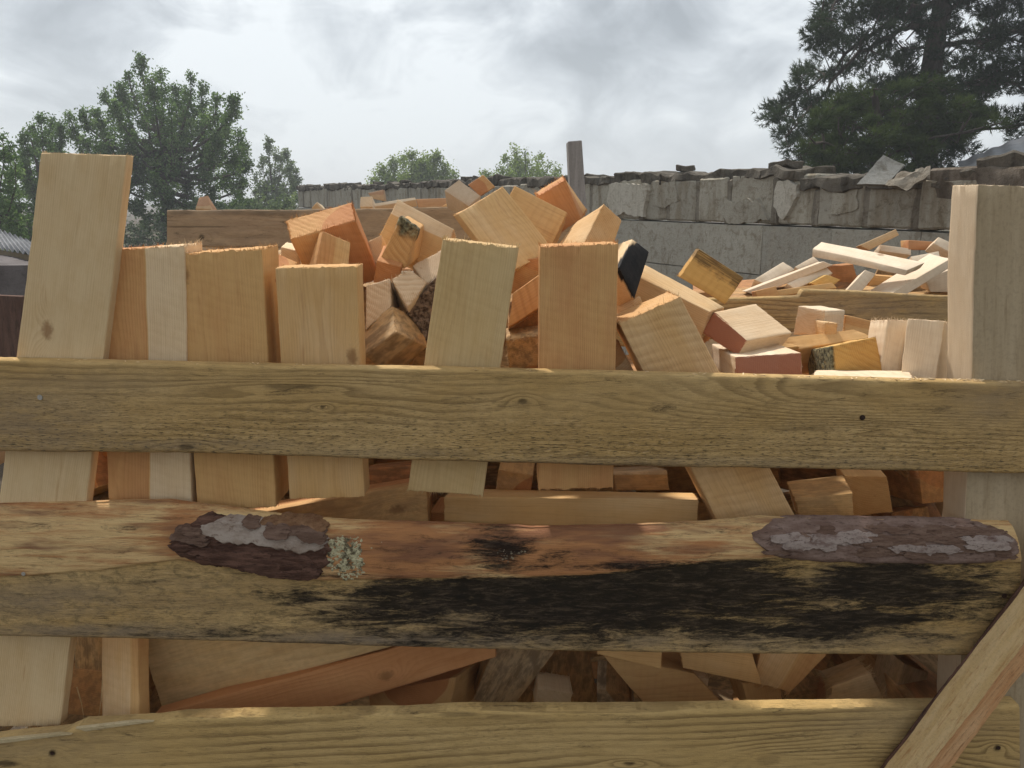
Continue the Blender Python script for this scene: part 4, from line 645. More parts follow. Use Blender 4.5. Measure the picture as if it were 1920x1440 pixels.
  ('R18', [1.5905, 3.1231, 1.3614], [0.9753, 0.0, -0.2209, 0.142, 0.766, 0.6269, 0.1692, -0.6428, 0.7471], [-0.0525, -0.03, 0.0246, 0.063, -0.03, 0.0242, 0.0501, -0.03, -0.0242, -0.0606, -0.03, -0.0246, -0.0525, 0.03, 0.0246, 0.063, 0.03, 0.0242, 0.0501, 0.03, -0.0242, -0.0606, 0.03, -0.0246], 0, 'pale flat offcut between the two long slats of the rear right heap', {'tone': 0.1, 'pale': 0.9}),
  ('N1', [0.4052, 1.674, 0.4974], [0.035, 0.9834, -0.1783, -0.1344, 0.1814, 0.9742, 0.9903, -0.0101, 0.1385], [0.0679, -0.0368, -0.045, 0.0441, 0.0368, -0.045, -0.0693, 0.0409, -0.045, -0.0428, -0.0409, -0.045, 0.0679, -0.0368, 0.045, 0.0441, 0.0368, 0.045, -0.0693, 0.0409, 0.045, -0.0428, -0.0409, 0.045], 2, 'small pale stick wedged right of the slanting orange block in the lowest gap', {'tone': 0.3, 'fuzz': 1}),
  ('N2', [0.0897, 1.6198, 0.4961], [-0.0287, 0.2055, 0.9782, 0.994, 0.1095, 0.0062, -0.1058, 0.9725, -0.2074], [-0.04, 0.0341, -0.0393, -0.04, 0.0365, 0.0393, -0.04, -0.0285, 0.0352, -0.04, -0.0421, -0.0352, 0.04, 0.0341, -0.0393, 0.04, 0.0365, 0.0393, 0.04, -0.0285, 0.0352, 0.04, -0.0421, -0.0352], 1, 'short tan offcut lying before the large dark block in the lowest gap', {'tone': 0.35, 'fuzz': 1}),
  ('N3', [0.921, 1.6987, 0.4837], [0.107, 0.9588, -0.263, -0.0122, 0.2658, 0.964, 0.9942, -0.1, 0.0401], [0.0744, -0.0396, -0.04, 0.045, 0.0396, -0.04, -0.0743, 0.0422, -0.04, -0.0451, -0.0422, -0.04, 0.0744, -0.0396, 0.04, 0.045, 0.0396, 0.04, -0.0743, 0.0422, 0.04, -0.0451, -0.0422, 0.04], 2, 'dim offcut beside the split brace at the right end of the lowest gap', {'tone': 0.5, 'dirt_shade': 0.4}),
  ('N4', [0.277, 1.718, 0.9866], [0.9666, -0.2563, 0.0047, 0.2502, 0.947, 0.2013, -0.056, -0.1934, 0.9795], [-0.0672, -0.04, 0.0207, 0.0604, -0.04, 0.0228, 0.0674, -0.04, -0.0228, -0.0606, -0.04, -0.0207, -0.0672, 0.04, 0.0207, 0.0604, 0.04, 0.0228, 0.0674, 0.04, -0.0228, -0.0606, 0.04, -0.0207], 0, 'dim tan offcut above the long level board right of the straight orange upright', {'tone': 0.4, 'dirt_shade': 0.5}),
  ('N5', [0.0097, 1.6794, 1.0112], [0.0989, 0.1194, 0.9879, 0.9854, -0.1498, -0.0806, 0.1383, 0.9815, -0.1325], [-0.04, 0.024, -0.0378, -0.04, 0.024, 0.0378, -0.04, -0.022, 0.0379, -0.04, -0.026, -0.0379, 0.04, 0.024, -0.0378, 0.04, 0.024, 0.0378, 0.04, -0.022, 0.0379, 0.04, -0.026, -0.0379], 1, 'small shaded offcut above the long level board between two upright feet', {'tone': 0.7, 'dirt_shade': 0.4}),
]

# ------------------------------------------------------------------ ground
def ground_material():
    m, t = new_mat('trodden_ground')
    co = t.n('ShaderNodeNewGeometry').outputs['Position']
    n = t.noise(co, 0.35, 6, 0.6).outputs[0]
    n2 = t.noise(co, 3.0, 6, 0.7).outputs[0]
    n3 = t.noise(co, 60.0, 4, 0.7).outputs[0]
    c = t.mix(t.ss(n2, 0.3, 0.7), (0.055, 0.042, 0.03), (0.095, 0.07, 0.048))
    c = t.mix(t.ss(n3, 0.5, 0.7, 0, 0.6), c, (0.20, 0.145, 0.085))
    c = t.mix(t.ss(n, 0.52, 0.66), c, t.mix(n3, (0.035, 0.06, 0.015), (0.08, 0.11, 0.03)))
    h = t.m('ADD', t.m('MULTIPLY', n2, 0.05), t.m('MULTIPLY', n3, 0.01))
    finish(t, c, 0.95, t.n('ShaderNodeBump', {'Strength': 0.7, 'Distance': 1.0, 'Height': h}).outputs[0], 0.1)
    return m


gx = np.r_[-600, -200, -80, np.linspace(-30, 30, 61), 80, 200, 600]
gy = np.r_[-300, -80, -20, np.linspace(-6, 40, 47), 80, 200, 600, 1200]
GX, GY = np.meshgrid(gx, gy, indexing='ij')
GZ = 0.04 * fbm(GX * 0.5, GY * 0.5, 0, 3) * (np.hypot(GX, GY) < 40) - 0.03
V = np.stack([GX.ravel(), GY.ravel(), GZ.ravel()], 1)
ny = len(gy)
Fc = [[i * ny + j, (i + 1) * ny + j, (i + 1) * ny + j + 1, i * ny + j + 1] for i in range(len(gx) - 1) for j in range(ny - 1)]
tag(mesh_obj('ground', V, Fc, ground_material(), sharp=None), kind='structure')

# thin summer haze: one closed box of air round the whole place
def haze_box():
    x0, x1, y0, y1, z0, z1 = -640, 640, -340, 1240, -1.2, 14.0
    V = [(x, y, z) for x in (x0, x1) for y in (y0, y1) for z in (z0, z1)]
    Fc = [[0, 1, 3, 2], [4, 6, 7, 5], [0, 4, 5, 1], [2, 3, 7, 6], [0, 2, 6, 4], [1, 5, 7, 3]]
    m = bpy.data.materials.new('haze'); m.use_nodes = True; m.node_tree.nodes.clear()
    t = NT(m.node_tree)
    v = t.n('ShaderNodeVolumePrincipled', {'Color': (0.92, 0.96, 1.0), 'Density': 0.0032, 'Anisotropy': 0.3})
    o_ = t.n('ShaderNodeOutputMaterial'); t.t.links.new(v.outputs[0], o_.inputs['Volume'])
    tag(mesh_obj('haze', V, Fc, m, smooth=False), kind='stuff')


haze_box()

# ------------------------------------------------------------------ ruined block wall
# plan line  X + 0.5 Y = 4.39 ; s runs from the near right end towards the far left
WALL = empty('block_wall', (4.39, 0, 0), 'long ruined wall of grey concrete blocks with a broken top behind the firewood', 'wall')
wdir = np.array([-0.4472, 0.8944, 0.0]); wn = np.array([-0.8944, -0.4472, 0.0])
W0 = np.array([4.39, 0.0, 0.0])


def wpt(s, off, z): return W0 + wdir * s + wn * off + np.array([0, 0, z])


def wall_hit(px, py):
    d = at(px, py, 1.0) - CAM
    lam = ((W0 - CAM) @ wn) / (d @ wn)
    p = CAM + d * lam
    return (p - W0) @ wdir, p[2]


WM = Matrix(((wdir[0], -wn[0], 0, 0), (wdir[1], -wn[1], 0, 0), (0, 0, 1, 0), (0, 0, 0, 1)))


def stone(name, s0, s1, z0, z1, off, depth, mat, seed, rough=0.012, step=0.05, parent=WALL, bev=0.012, zt=None):
    """A worn masonry unit: s along the wall, front face standing off by off."""
    L, H = s1 - s0, z1 - z0
    U, Fc = box_grid(0, 0, 0, axis_pts(L, step, bev), axis_pts(depth, 0.09, bev), axis_pts(H, step, bev))
    P = U * np.array([L / 2, depth / 2, H / 2])
    ext = np.abs(U) > 0.9999
    ne = ext.sum(1)
    for a in range(3):
        sel = ext[:, a] & (ne >= 2)
        P[sel, a] -= np.sign(U[sel, a]) * bev * 0.5
    for a in range(3):
        P[:, a] += rough * fbm(P[:, 0] * 7 + a * 9, P[:, 1] * 7, P[:, 2] * 7, seed + a, 3)
    if zt is not None:
        P[:, 2] += zt(P[:, 0] + (s0 + s1) / 2) * (U[:, 2] + 1) / 2
    o = mesh_obj(name, P, Fc, mat, parent, sharp=0.7)
    c = (s0 + s1) / 2
    ctr = wpt(c, off - depth / 2, (z0 + z1) / 2)
    o.matrix_local = Matrix.Translation(Vector(ctr - W0)) @ WM
    return o


# backing of the wall, a few centimetres behind the block faces
rr = random.Random(11)
S_END = wall_hit(556, 360)[0]
S_RISE = wall_hit(1742, 300)[0]
S_LOW = wall_hit(1550, 340)[0]
ZJ = 1.44


def wall_top(s):
    """Height of the broken crest along the wall."""
    s = np.asarray(s, float)
    base = 1.80 + 0.0 * s
    base = np.where(s < S_LOW, 1.725, base)
    base = np.where(s < S_RISE, 1.775, base)
    base = np.where(s > 9.0, 1.80 + (s - 9.0) * 0.006, base)
    return base


stone('mortar_core', 0.6, S_END, 0.0, 1.42, -0.035, 0.26, MORTAR, 3, 0.006, 0.25)
s = 0.62
tops = []
while s < S_END - 0.1:
    Lb = rr.uniform(0.30, 0.46) if s < 9 else rr.uniform(0.45, 0.7)
    e1 = min(s + Lb, S_END)
    t_ = float(wall_top((s + e1) / 2))
    tops.append((s, e1, t_))
    zz0 = ZJ
    zz1 = t_ - rr.uniform(0.03, 0.07)
    stone('wall_block', s + 0.006, e1 - 0.006, zz0 + 0.006, zz1, rr.uniform(-0.02, 0.012), 0.26, CONC, rr.randrange(999), 0.009, 0.045)
    # mortar smeared in the joint
    s = e1 + 0.022
for i in range(len(tops) - 1):
    a, b_, t_ = tops[i]
    stone('joint_mortar', b_ - 0.02, b_ + 0.042, ZJ, t_ - 0.06, rr.uniform(-0.012, 0.0), 0.22, MORTAR, rr.randrange(999), 0.012, 0.03)
for row in range(4):
    z1 = ZJ - 0.008 - row * 0.330
    z0 = z1 - 0.325
    s = 0.62 - (row % 2) * 0.0 + 0.25 * (row % 2)
    while s < S_END - 0.2:
        e1 = min(s + rr.uniform(0.55, 0.68), S_END)
        stone('wall_block', s, e1, max(z0, 0.0), z1, rr.uniform(-0.002, 0.002), 0.25, CONC_LOW, rr.randrange(999), 0.003, 0.10, bev=0.003)
        s = e1 + 0.002
# coping: lumps of old mortar, tar felt and broken block along the crest
s = 0.6
while s < S_END:
    far = s > 6
    Lb = rr.uniform(0.25, 0.7) * (1.4 if far else 1)
    e1 = min(s + Lb, S_END + 0.05)
    t_ = float(wall_top((s + e1) / 2))
    hgt = rr.choice((0.02, 0.03, 0.04, 0.065)) * (1.25 if s > 7.5 else 1)
    stone('coping_chunk', s, e1, t_ - 0.065, t_ - 0.02 + hgt * 0.8, rr.uniform(-0.01, 0.02), 0.30, COPING, rr.randrange(999), 0.05, 0.022, bev=0.01)
    if rr.random() < 0.4:
        q = rr.uniform(0.05, 0.16)
        ss_ = rr.uniform(s, e1)
        stone('rubble_bit', ss_, ss_ + q, t_ - 0.0, t_ + rr.uniform(0.03, 0.06), rr.uniform(-0.05, 0.01), 0.14, COPING, rr.randrange(999), 0.045, 0.018, bev=0.008)
    s = e1 - 0.01
# near right end: brownish rendered top
stone('render_band', 0.6, S_RISE - 0.02, 1.60, 1.76, 0.012, 0.29, wall_material('brown_render', (0.20, 0.165, 0.13), (0.25, 0.205, 0.16), (0.10, 0.08, 0.06)), 5, 0.02, 0.06)


def patch(outline, name, mat, off=0.02, seed=0):
    """Remnant of plaster: ragged plate standing proud of the blocks."""
    P = [np.array(wall_hit(x, y)) for x, y in outline]
    n = len(P)
    pts = []
    for i in range(n):
        a, b_ = P[i], P[(i + 1) % n]
        k = max(3, int(np.linalg.norm(b_ - a) / 0.02))
        for q in range(k):
            p = a + (b_ - a) * q / k
            d = 0.04 * np.array([float(fbm(p[0] * 14, p[1] * 14, 0, seed)), float(fbm(p[0] * 14, p[1] * 14, 5, seed + 2))])
            pts.append(p + d)
    bm = bmesh.new()
    f = [bm.verts.new(wpt(p[0], off + 0.006 * float(vnoise(p[0] * 9, p[1] * 9, 0, seed)), p[1]) - W0) for p in pts]
    g = [bm.verts.new(wpt(p[0], off - 0.05, p[1]) - W0) for p in pts]
    face = bm.faces.new(f)
    m_ = len(f)
    for i in range(m_): bm.faces.new([f[i], g[i], g[(i + 1) % m_], f[(i + 1) % m_]])
    bmesh.ops.triangulate(bm, faces=[face])
    bmesh.ops.recalc_face_normals(bm, faces=bm.faces[:])
    me = bpy.data.meshes.new(name); bm.to_mesh(me); bm.free()
    me.materials.append(mat)
    return link(bpy.data.objects.new(name, me), WALL)


patch([(1146, 346), (1216, 347), (1214, 378), (1207, 404), (1146, 398), (1141, 370)], 'plaster_patch', PLASTER, 0.016, 1)
patch([(1457, 345), (1480, 338), (1496, 345), (1493, 372), (1484, 398), (1468, 414), (1456, 396), (1450, 370)], 'plaster_patch', PLASTER, 0.015, 2)
patch([(1352, 362), (1372, 378), (1425, 372), (1442, 408), (1410, 419), (1356, 412), (1349, 385)], 'plaster_patch', CONC, 0.013, 3)
patch([(1232, 352), (1268, 340), (1272, 372), (1250, 395), (1228, 385)], 'plaster_patch', CONC, 0.013, 4)
patch([(1565, 350), (1612, 352), (1606, 392), (1562, 404)], 'plaster_patch', CONC, 0.013, 5)

# loose slabs lying on the broken crest
def world_hexa(name, W8, mat, parent=None, seed=0, rough=0.006, step=0.04, bev=0.006):
    W8 = np.array(W8)
    ctr = W8.mean(0)
    c = W8 - ctr
    # F0..3 = TL TR BR BL, B likewise -> x,y,z order
    order = [3, 0, 7, 4, 2, 1, 6, 5]
    U, Fc = box_grid(0, 0, 0, axis_pts(np.linalg.norm(c[1] - c[0]), step, bev), axis_pts(np.linalg.norm(c[4] - c[0]), step, bev), axis_pts(np.linalg.norm(c[3] - c[0]), step, bev))
    P = trilinear(U, c[order])
    for a in range(3): P[:, a] += rough * fbm(P[:, 0] * 12 + a * 7, P[:, 1] * 12, P[:, 2] * 12, seed, 3)
    o = mesh_obj(name, P, Fc, mat, parent, sharp=0.6)
    o.location = ctr
    return o


def quad_solid(q, Y, dz, Yt=None):
    Y4 = Yt or [Y] * 4
    f = [at(x, y, yy) for (x, y), yy in zip(q, Y4)]
    return f + [p + np.array([0.02, dz, -0.01]) for p in f]


tag(world_hexa('concrete_slab', quad_solid([(1656, 290), (1697, 309), (1662, 346), (1607, 345)], 0, 0.05, [4.62, 4.58, 4.42, 4.45]), SLAB, seed=3), 'thin grey concrete slab leaning on the broken wall top under the pine', 'slab')
tag(world_hexa('wall_rubble', quad_solid([(1735, 312), (1748, 326), (1700, 352), (1672, 350)], 0, 0.12, [4.30, 4.22, 4.22, 4.28]), MORTAR, seed=8, rough=0.05, step=0.02), 'lump of broken masonry sliding off the wall top beside the leaning slab', 'rubble')

# ------------------------------------------------------------------ corrugated roofs
def corrugated(name, A, B, C_, D_, mat, parent, pitch=0.15, amp=0.012, th=0.008):
    """A,B along the eave, D,C along the ridge above them; waves run from ridge to eave."""
    A, B, C_, D_ = [np.array(p, float) for p in (A, B, C_, D_)]
    L = np.linalg.norm(B - A)
    n = int(L / pitch * 8); k = 4
    nrm = np.cross(B - A, D_ - A); nrm /= np.linalg.norm(nrm)
    if nrm[2] < 0: nrm = -nrm
    V, Fc = [], []
    for lay in (0, 1):
        for i in range(n + 1):
            u = i / n
            for j in range(k + 1):
                v = j / k
                p = A * (1 - u) * (1 - v) + B * u * (1 - v) + C_ * u * v + D_ * (1 - u) * v
                V.append(p + nrm * (amp * math.cos(u * L / pitch * 2 * math.pi) - lay * th))
    off = (n + 1) * (k + 1)
    for i in range(n):
        for j in range(k):
            a = i * (k + 1) + j
            q = [a, a + k + 1, a + k + 2, a + 1]
            Fc.append(q); Fc.append([x + off for x in q][::-1])
    for i in range(n):
        for j in (0, k):
            a = i * (k + 1) + j
            Fc.append([a, a + off, a + off + k + 1, a + k + 1])
    for j in range(k):
        for i in (0, n):
            a = i * (k + 1) + j
            Fc.append([a, a + 1, a + 1 + off, a + off])
    return mesh_obj(name, np.array(V), Fc, mat, parent, sharp=1.2)


SHL = empty('shed', (-4.5, 6.5, 0), 'low dark shed with a grey corrugated roof at the left edge behind the tall post', 'shed')
def rel(p, o): return np.array(p) - np.array(o.location)
E0, E1 = at(118, 484, 5.25), at(-160, 440, 9.2)
R0, R1 = at(84, 462, 6.3), at(-160, 372, 12.0)
corrugated('roof', rel(E0, SHL), rel(E1, SHL), rel(R1, SHL), rel(R0, SHL), ROOF, SHL)
vE = (E1 - E0)
fas = [E0 + np.array([0.05, 0.05, -0.03]), E1 + np.array([0.05, 0.05, -0.03])]
world_hexa('eave_board', [rel(p, SHL) for p in (fas[1], fas[0], fas[0] - [0, 0, 0.07], fas[1] - [0, 0, 0.07])] + [rel(p + np.array([-0.025, 0.03, 0]), SHL) for p in (fas[1], fas[0], fas[0] - [0, 0, 0.07], fas[1] - [0, 0, 0.07])], GREY_WOOD, SHL)
a0, a1 = E0 + np.array([-0.20, 0.22, 0]), E1 + np.array([-0.20, 0.22, 0])
def zed(p, z): return np.array([p[0], p[1], z])
for z0, z1, mt, nm, push in ((0.62, a0[2] - 0.06, SHED, 'wall', 0.0), (-0.05, 0.62, BROWN, 'plinth', -0.06)):
    q = [zed(a1, z1), zed(a0, z1), zed(a0, z0), zed(a1, z0)]
    q = [p + np.array([push * -0.6, push, 0]) for p in q]
    world_hexa(nm, [rel(p, SHL) for p in q] + [rel(p + np.array([-0.5, -0.1, 0]), SHL) for p in q], mt, SHL, step=0.3, rough=0.01)
for o in SHL.children:
    pass
tag(prism('reddish_board', [(-30, 553), (40, 556), (36, 760), (-30, 760)], 4.2, 0.04, BROWN, None), 'dull reddish brown board standing in front of the shed at the left edge', 'board')

SHR = empty('building', (7, 12, 0), 'distant building with a pale grey corrugated roof behind the wall at the right edge', 'building')
Rr0, Rr1 = at(1795, 304, 12.0), at(2500, 25, 10.0)
Ee0, Ee1 = at(1812, 345, 9.6), at(2500, 240, 8.4)
corrugated('roof', rel(Ee0, SHR), rel(Ee1, SHR), rel(Rr1, SHR), rel(Rr0, SHR), ROOF, SHR, pitch=0.18)
q = [zed(Ee0, Ee0[2] - 0.08), zed(Ee1, Ee0[2] - 0.08), zed(Ee1, -0.05), zed(Ee0, -0.05)]
world_hexa('wall', [rel(p + np.array([0.2, 0.3, 0]), SHR) for p in q] + [rel(p + np.array([0.2, 0.5, 0]), SHR) for p in q], SHED, SHR, step=0.4)

# ------------------------------------------------------------------ trees
def tube(V, Fc, pts, rad, n=7):
    base = len(V)
    pts = [np.array(p, float) for p in pts]
    for i, p in enumerate(pts):
        d = pts[min(i + 1, len(pts) - 1)] - pts[max(i - 1, 0)]
        d = d / (np.linalg.norm(d) + 1e-9)
        a = np.cross(d, [0.3, 1, 0.1]); a /= np.linalg.norm(a); b_ = np.cross(d, a)
        for k in range(n):
            t_ = 2 * math.pi * k / n
            V.append(p + (a * math.cos(t_) + b_ * math.sin(t_)) * rad[i])
    for i in range(len(pts) - 1):
        for k in range(n):
            Fc.append([base + i * n + k, base + i * n + (k + 1) % n, base + (i + 1) * n + (k + 1) % n, base + (i + 1) * n + k])


def leaf_mesh(name, C_, D_, size, mat, parent, rs, shade, aspect=0.55, flat=0.0):
    """One rhombus per leaf at centres C_ with long axes D_."""
    n = len(C_)
    D_ = D_ / np.linalg.norm(D_, axis=1)[:, None]
    R_ = rs.normal(size=(n, 3))
    S_ = np.cross(D_, R_); S_ /= np.linalg.norm(S_, axis=1)[:, None]
    sz = size * rs.uniform(0.6, 1.25, n)[:, None]
    V = np.stack([C_ - D_ * sz * 0.5, C_ + S_ * sz * aspect * 0.5, C_ + D_ * sz * 0.5, C_ - S_ * sz * aspect * 0.5], 1).reshape(-1, 3)
    me = bpy.data.meshes.new(name)
    me.vertices.add(4 * n); me.vertices.foreach_set('co', V.ravel())
    me.loops.add(4 * n); me.loops.foreach_set('vertex_index', np.arange(4 * n))
    me.polygons.add(n); me.polygons.foreach_set('loop_start', np.arange(n) * 4)
    me.materials.append(mat)
    a = me.attributes.new('shade', 'FLOAT', 'POINT')
    a.data.foreach_set('value', np.repeat(shade, 4))
    me.update(calc_edges=True)
    o = bpy.data.objects.new(name, me)
    return link(o, parent)


def broadleaf(label, root_px, root_Y, tips, mat, seed, plume, leaves, leaf=0.09, depth=2.0, name='broadleaf_tree', fork=0.35, trunk_r=0.16, extra=None, up=1.0, group=None):
    """Tree whose plumes of leaves end at the given tips; each plume hangs on a limb of its own."""
    rs = np.random.RandomState(seed)
    base = at(root_px[0], root_px[1], root_Y); base[2] = -0.03
    T = empty(name, base, label, 'tree', group)
    tp = []
    for (x, y) in tips:
        p = at(x, y, root_Y); p[1] += rs.uniform(-depth, depth); 
        p = CAM + (p - CAM)                      # keeps its own distance
        q = at(x, y, p[1]); tp.append(q)
    hmax = max(p[2] for p in tp)
    crotch = base + np.array([0, 0, (hmax) * fork])
    V, Fc = [], []
    tube(V, Fc, [(0, 0, 0), (crotch - base) * 0.5 + [0.05, 0, 0], crotch - base, (crotch - base) * 1.5 + [0.1, 0.05, 0], [0, 0, hmax * 0.85]], [trunk_r, trunk_r * .8, trunk_r * .62, trunk_r * .4, trunk_r * .12], 9)
    C_, D_, Sh = [], [], []
    for i, q in enumerate(tp):
        q = q - base
        st_h = fork * hmax + (q[2] - fork * hmax) * rs.uniform(0.0, 0.45)
        st_h = max(hmax * 0.18, min(st_h, q[2] - 0.3))
        stp = np.array([0.05, 0.02, st_h])
        pln = plume * rs.uniform(2.6, 4.2)
        midp = np.array([q[0] * 0.84, q[1] * 0.84, max(q[2] - pln, stp[2] * 0.6 + q[2] * 0.4 - 0.6)])
        c1 = stp * 0.25 + midp * 0.5 + q * 0.25
        pts = [stp, stp * .5 + midp * .5, c1, midp * .35 + q * .65, q]
        tube(V, Fc, pts, [trunk_r * .35, trunk_r * .25, trunk_r * .17, trunk_r * .1, 0.006], 5)
        # leaves cluster round side twigs of the outer limb
        ax = (q - midp); Ln = np.linalg.norm(ax)
        nl = int(leaves * rs.uniform(0.7, 1.3))
        ntw = max(8, nl // 40)
        for k in range(ntw):
            t_ = rs.beta(1.35, 1.0)
            p = (midp * (1 - t_) + q * t_) if rs.rand() < 0.8 else (stp * (1 - t_) + midp * t_)
            wd = plume * (1.15 - 0.9 * t_) * rs.uniform(0.3, 1.0)
            dr = rs.normal(size=3); dr[2] = abs(dr[2]) * 0.6 * up; dr /= np.linalg.norm(dr)
            tip = p + dr * wd
            tube(V, Fc, [p, tip], [0.012, 0.004], 3)
            m_ = nl // ntw
            tt = rs.uniform(0.25, 1.1, m_)[:, None]
            cc = p + (tip - p) * tt + rs.normal(size=(m_, 3)) * plume * 0.14
            C_.append(cc); D_.append(rs.normal(size=(m_, 3)) + np.array([0, 0, 0.5]))
            Sh.append(np.clip(rs.uniform(0.0, 0.8) + rs.normal(size=m_) * 0.18 + (0.12 if dr[2] > .3 else 0), 0, 1))
    mesh_obj('trunk', np.array(V), Fc, TRUNK, T, sharp=None)
    leaf_mesh('crown', np.concatenate(C_), np.concatenate(D_), leaf, mat, T, rs, np.concatenate(Sh))
    return T


LEAF_A = leaf_material('poplar_leaf', (0.065, 0.105, 0.045), (0.12, 0.185, 0.08), (0.24, 0.31, 0.17), 0.4)
LEAF_B = leaf_material('birch_leaf', (0.11, 0.14, 0.10), (0.17, 0.21, 0.14), (0.26, 0.29, 0.21), 0.4)
LEAF_C = leaf_material('willow_leaf', (0.13, 0.17, 0.07), (0.21, 0.26, 0.10), (0.30, 0.35, 0.16), 0.45)
LEAF_D = leaf_material('hedge_leaf', (0.02, 0.04, 0.015), (0.045, 0.08, 0.025), (0.10, 0.14, 0.05), 0.3)

big_tips = [(262, 106), (240, 135), (300, 132), (358, 138), (345, 175), (193, 163), (215, 190), (408, 178), (438, 186), (425, 215), (152, 205), (128, 215), (380, 160),
            (452, 235), (458, 270), (466, 300), (285, 150), (330, 165), (180, 210), (225, 160), (320, 200), (270, 190), (385, 220), (410, 250), (350, 240), (300, 240), (240, 230),
            (200, 250), (160, 260), (275, 280), (330, 290), (390, 290), (430, 310), (455, 340), (250, 300), (290, 330), (350, 340), (400, 350), (450, 372), (220, 330), (170, 300), (310, 370), (260, 380), (370, 380), (420, 385), (470, 380)]
broadleaf('largest green leafy tree on the left with many pointed plumes', (318, 460), 22, big_tips, LEAF_A, 3, 0.46, 1350, 0.08, 2.4, 'poplar_tree', 0.42, 0.2)
left_tips = [(76, 215), (98, 222), (45, 252), (60, 240), (112, 235), (38, 285), (70, 285), (100, 270), (55, 320), (90, 320), (125, 300), (60, 360), (100, 365), (130, 350), (85, 250)]
broadleaf('smaller loose leafy tree joining the left side of the big one behind the tall post', (85, 470), 21, left_tips, LEAF_A, 5, 0.44, 1050, 0.08, 1.5, 'poplar_tree', 0.35, 0.12)
birch_tips = [(503, 258), (515, 275), (490, 290), (525, 290), (538, 282), (480, 320), (500, 320), (545, 300), (557, 318), (550, 345), (515, 330), (530, 345), (490, 350), (505, 370), (540, 372), (520, 365), (478, 355), (470, 375)]
broadleaf('slender grey green tree just right of the big leafy tree', (512, 440), 30, birch_tips, LEAF_B, 7, 0.42, 620, 0.09, 1.0, 'birch_tree', 0.35, 0.1)
bush1 = [(770, 288), (755, 296), (800, 294), (818, 290), (735, 300), (715, 315), (700, 330), (790, 300), (835, 308), (848, 325), (775, 315), (745, 325), (810, 320), (725, 335), (830, 335), (790, 335), (760, 340)]
broadleaf('round yellow green treetop above the dark end of the wall', (775, 400), 34, bush1, LEAF_C, 9, 0.75, 1100, 0.11, 1.5, 'willow_tree', 0.45, 0.14)
bush2 = [(965, 278), (985, 285), (950, 295), (1010, 292), (1028, 305), (1045, 318), (940, 312), (975, 305), (1000, 312), (960, 325), (1020, 325), (990, 330), (1045, 335), (915, 322), (925, 330), (905, 330)]
broadleaf('open green treetop between the tilted blocks and the grey post', (985, 400), 33, bush2, LEAF_C, 10, 0.7, 650, 0.11, 1.5, 'willow_tree', 0.45, 0.14)
edge_tips = [(5, 258), (18, 275), (-20, 250), (-50, 240), (28, 300), (15, 320), (-30, 290), (0, 345), (22, 352), (-60, 300), (-40, 350), (30, 385), (5, 390)]
broadleaf('leafy tree cut by the left edge of the photo above the shed roof', (-20, 460), 15, edge_tips, LEAF_A, 12, 0.42, 420, 0.075, 0.9, 'willow_tree', 0.4, 0.1)
hedge = [(10, 395), (35, 400), (60, 392), (85, 405), (110, 395), (20, 420), (70, 425), (50, 405), (130, 410)]
broadleaf('dark low bush showing over the shed roof at the left', (60, 470), 17, hedge, LEAF_D, 14, 0.5, 500, 0.075, 0.9, 'bush', 0.4, 0.06)
low = [(500, 352), (520, 360), (540, 365), (555, 372), (485, 370), (510, 380), (535, 385), (560, 385), (245, 420), (270, 430), (300, 425), (230, 440), (340, 400), (380, 396), (420, 396), (450, 392)]
broadleaf('low light green shrubbery at the foot of the big leafy tree', (400, 470), 20, low, LEAF_B, 15, 0.5, 480, 0.08, 0.9, 'bush', 0.4, 0.06)


def needle_mesh(name, C_, D_, ln, mat, parent, rs, shade, per=11, wd=0.006):
    """Tufts: each centre carries a brush of thin tapering needles around direction D_."""
    n = len(C_)
    C2 = np.repeat(C_, per, 0); D2 = np.repeat(D_, per, 0) + rs.normal(size=(n * per, 3)) * 0.62
    D2 /= np.linalg.norm(D2, axis=1)[:, None]
    C2 = C2 + D2 * 0 + np.repeat(D_, per, 0) * rs.uniform(-0.5, 0.3, (n * per, 1)) * ln
    S_ = np.cross(D2, rs.normal(size=(n * per, 3))); S_ /= np.linalg.norm(S_, axis=1)[:, None]
    L_ = ln * rs.uniform(0.6, 1.15, (n * per, 1))
    V = np.stack([C2 - S_ * wd, C2 + S_ * wd, C2 + D2 * L_], 1).reshape(-1, 3)
    N_ = n * per
    me = bpy.data.meshes.new(name)
    me.vertices.add(3 * N_); me.vertices.foreach_set('co', V.ravel())
    me.loops.add(3 * N_); me.loops.foreach_set('vertex_index', np.arange(3 * N_))
    me.polygons.add(N_); me.polygons.foreach_set('loop_start', np.arange(N_) * 3)
    me.materials.append(mat)
    a = me.attributes.new('shade', 'FLOAT', 'POINT')
    a.data.foreach_set('value', np.repeat(np.repeat(shade, per), 3))
    me.update(calc_edges=True)
    return link(bpy.data.objects.new(name, me), parent)


def inside(p, poly):
    x, y = p; c = False; n = len(poly)
    for i in range(n):
        x1, y1 = poly[i]; x2, y2 = poly[(i + 1) % n]
        if (y1 > y) != (y2 > y) and x < (x2 - x1) * (y - y1) / (y2 - y1) + x1: c = not c
    return c


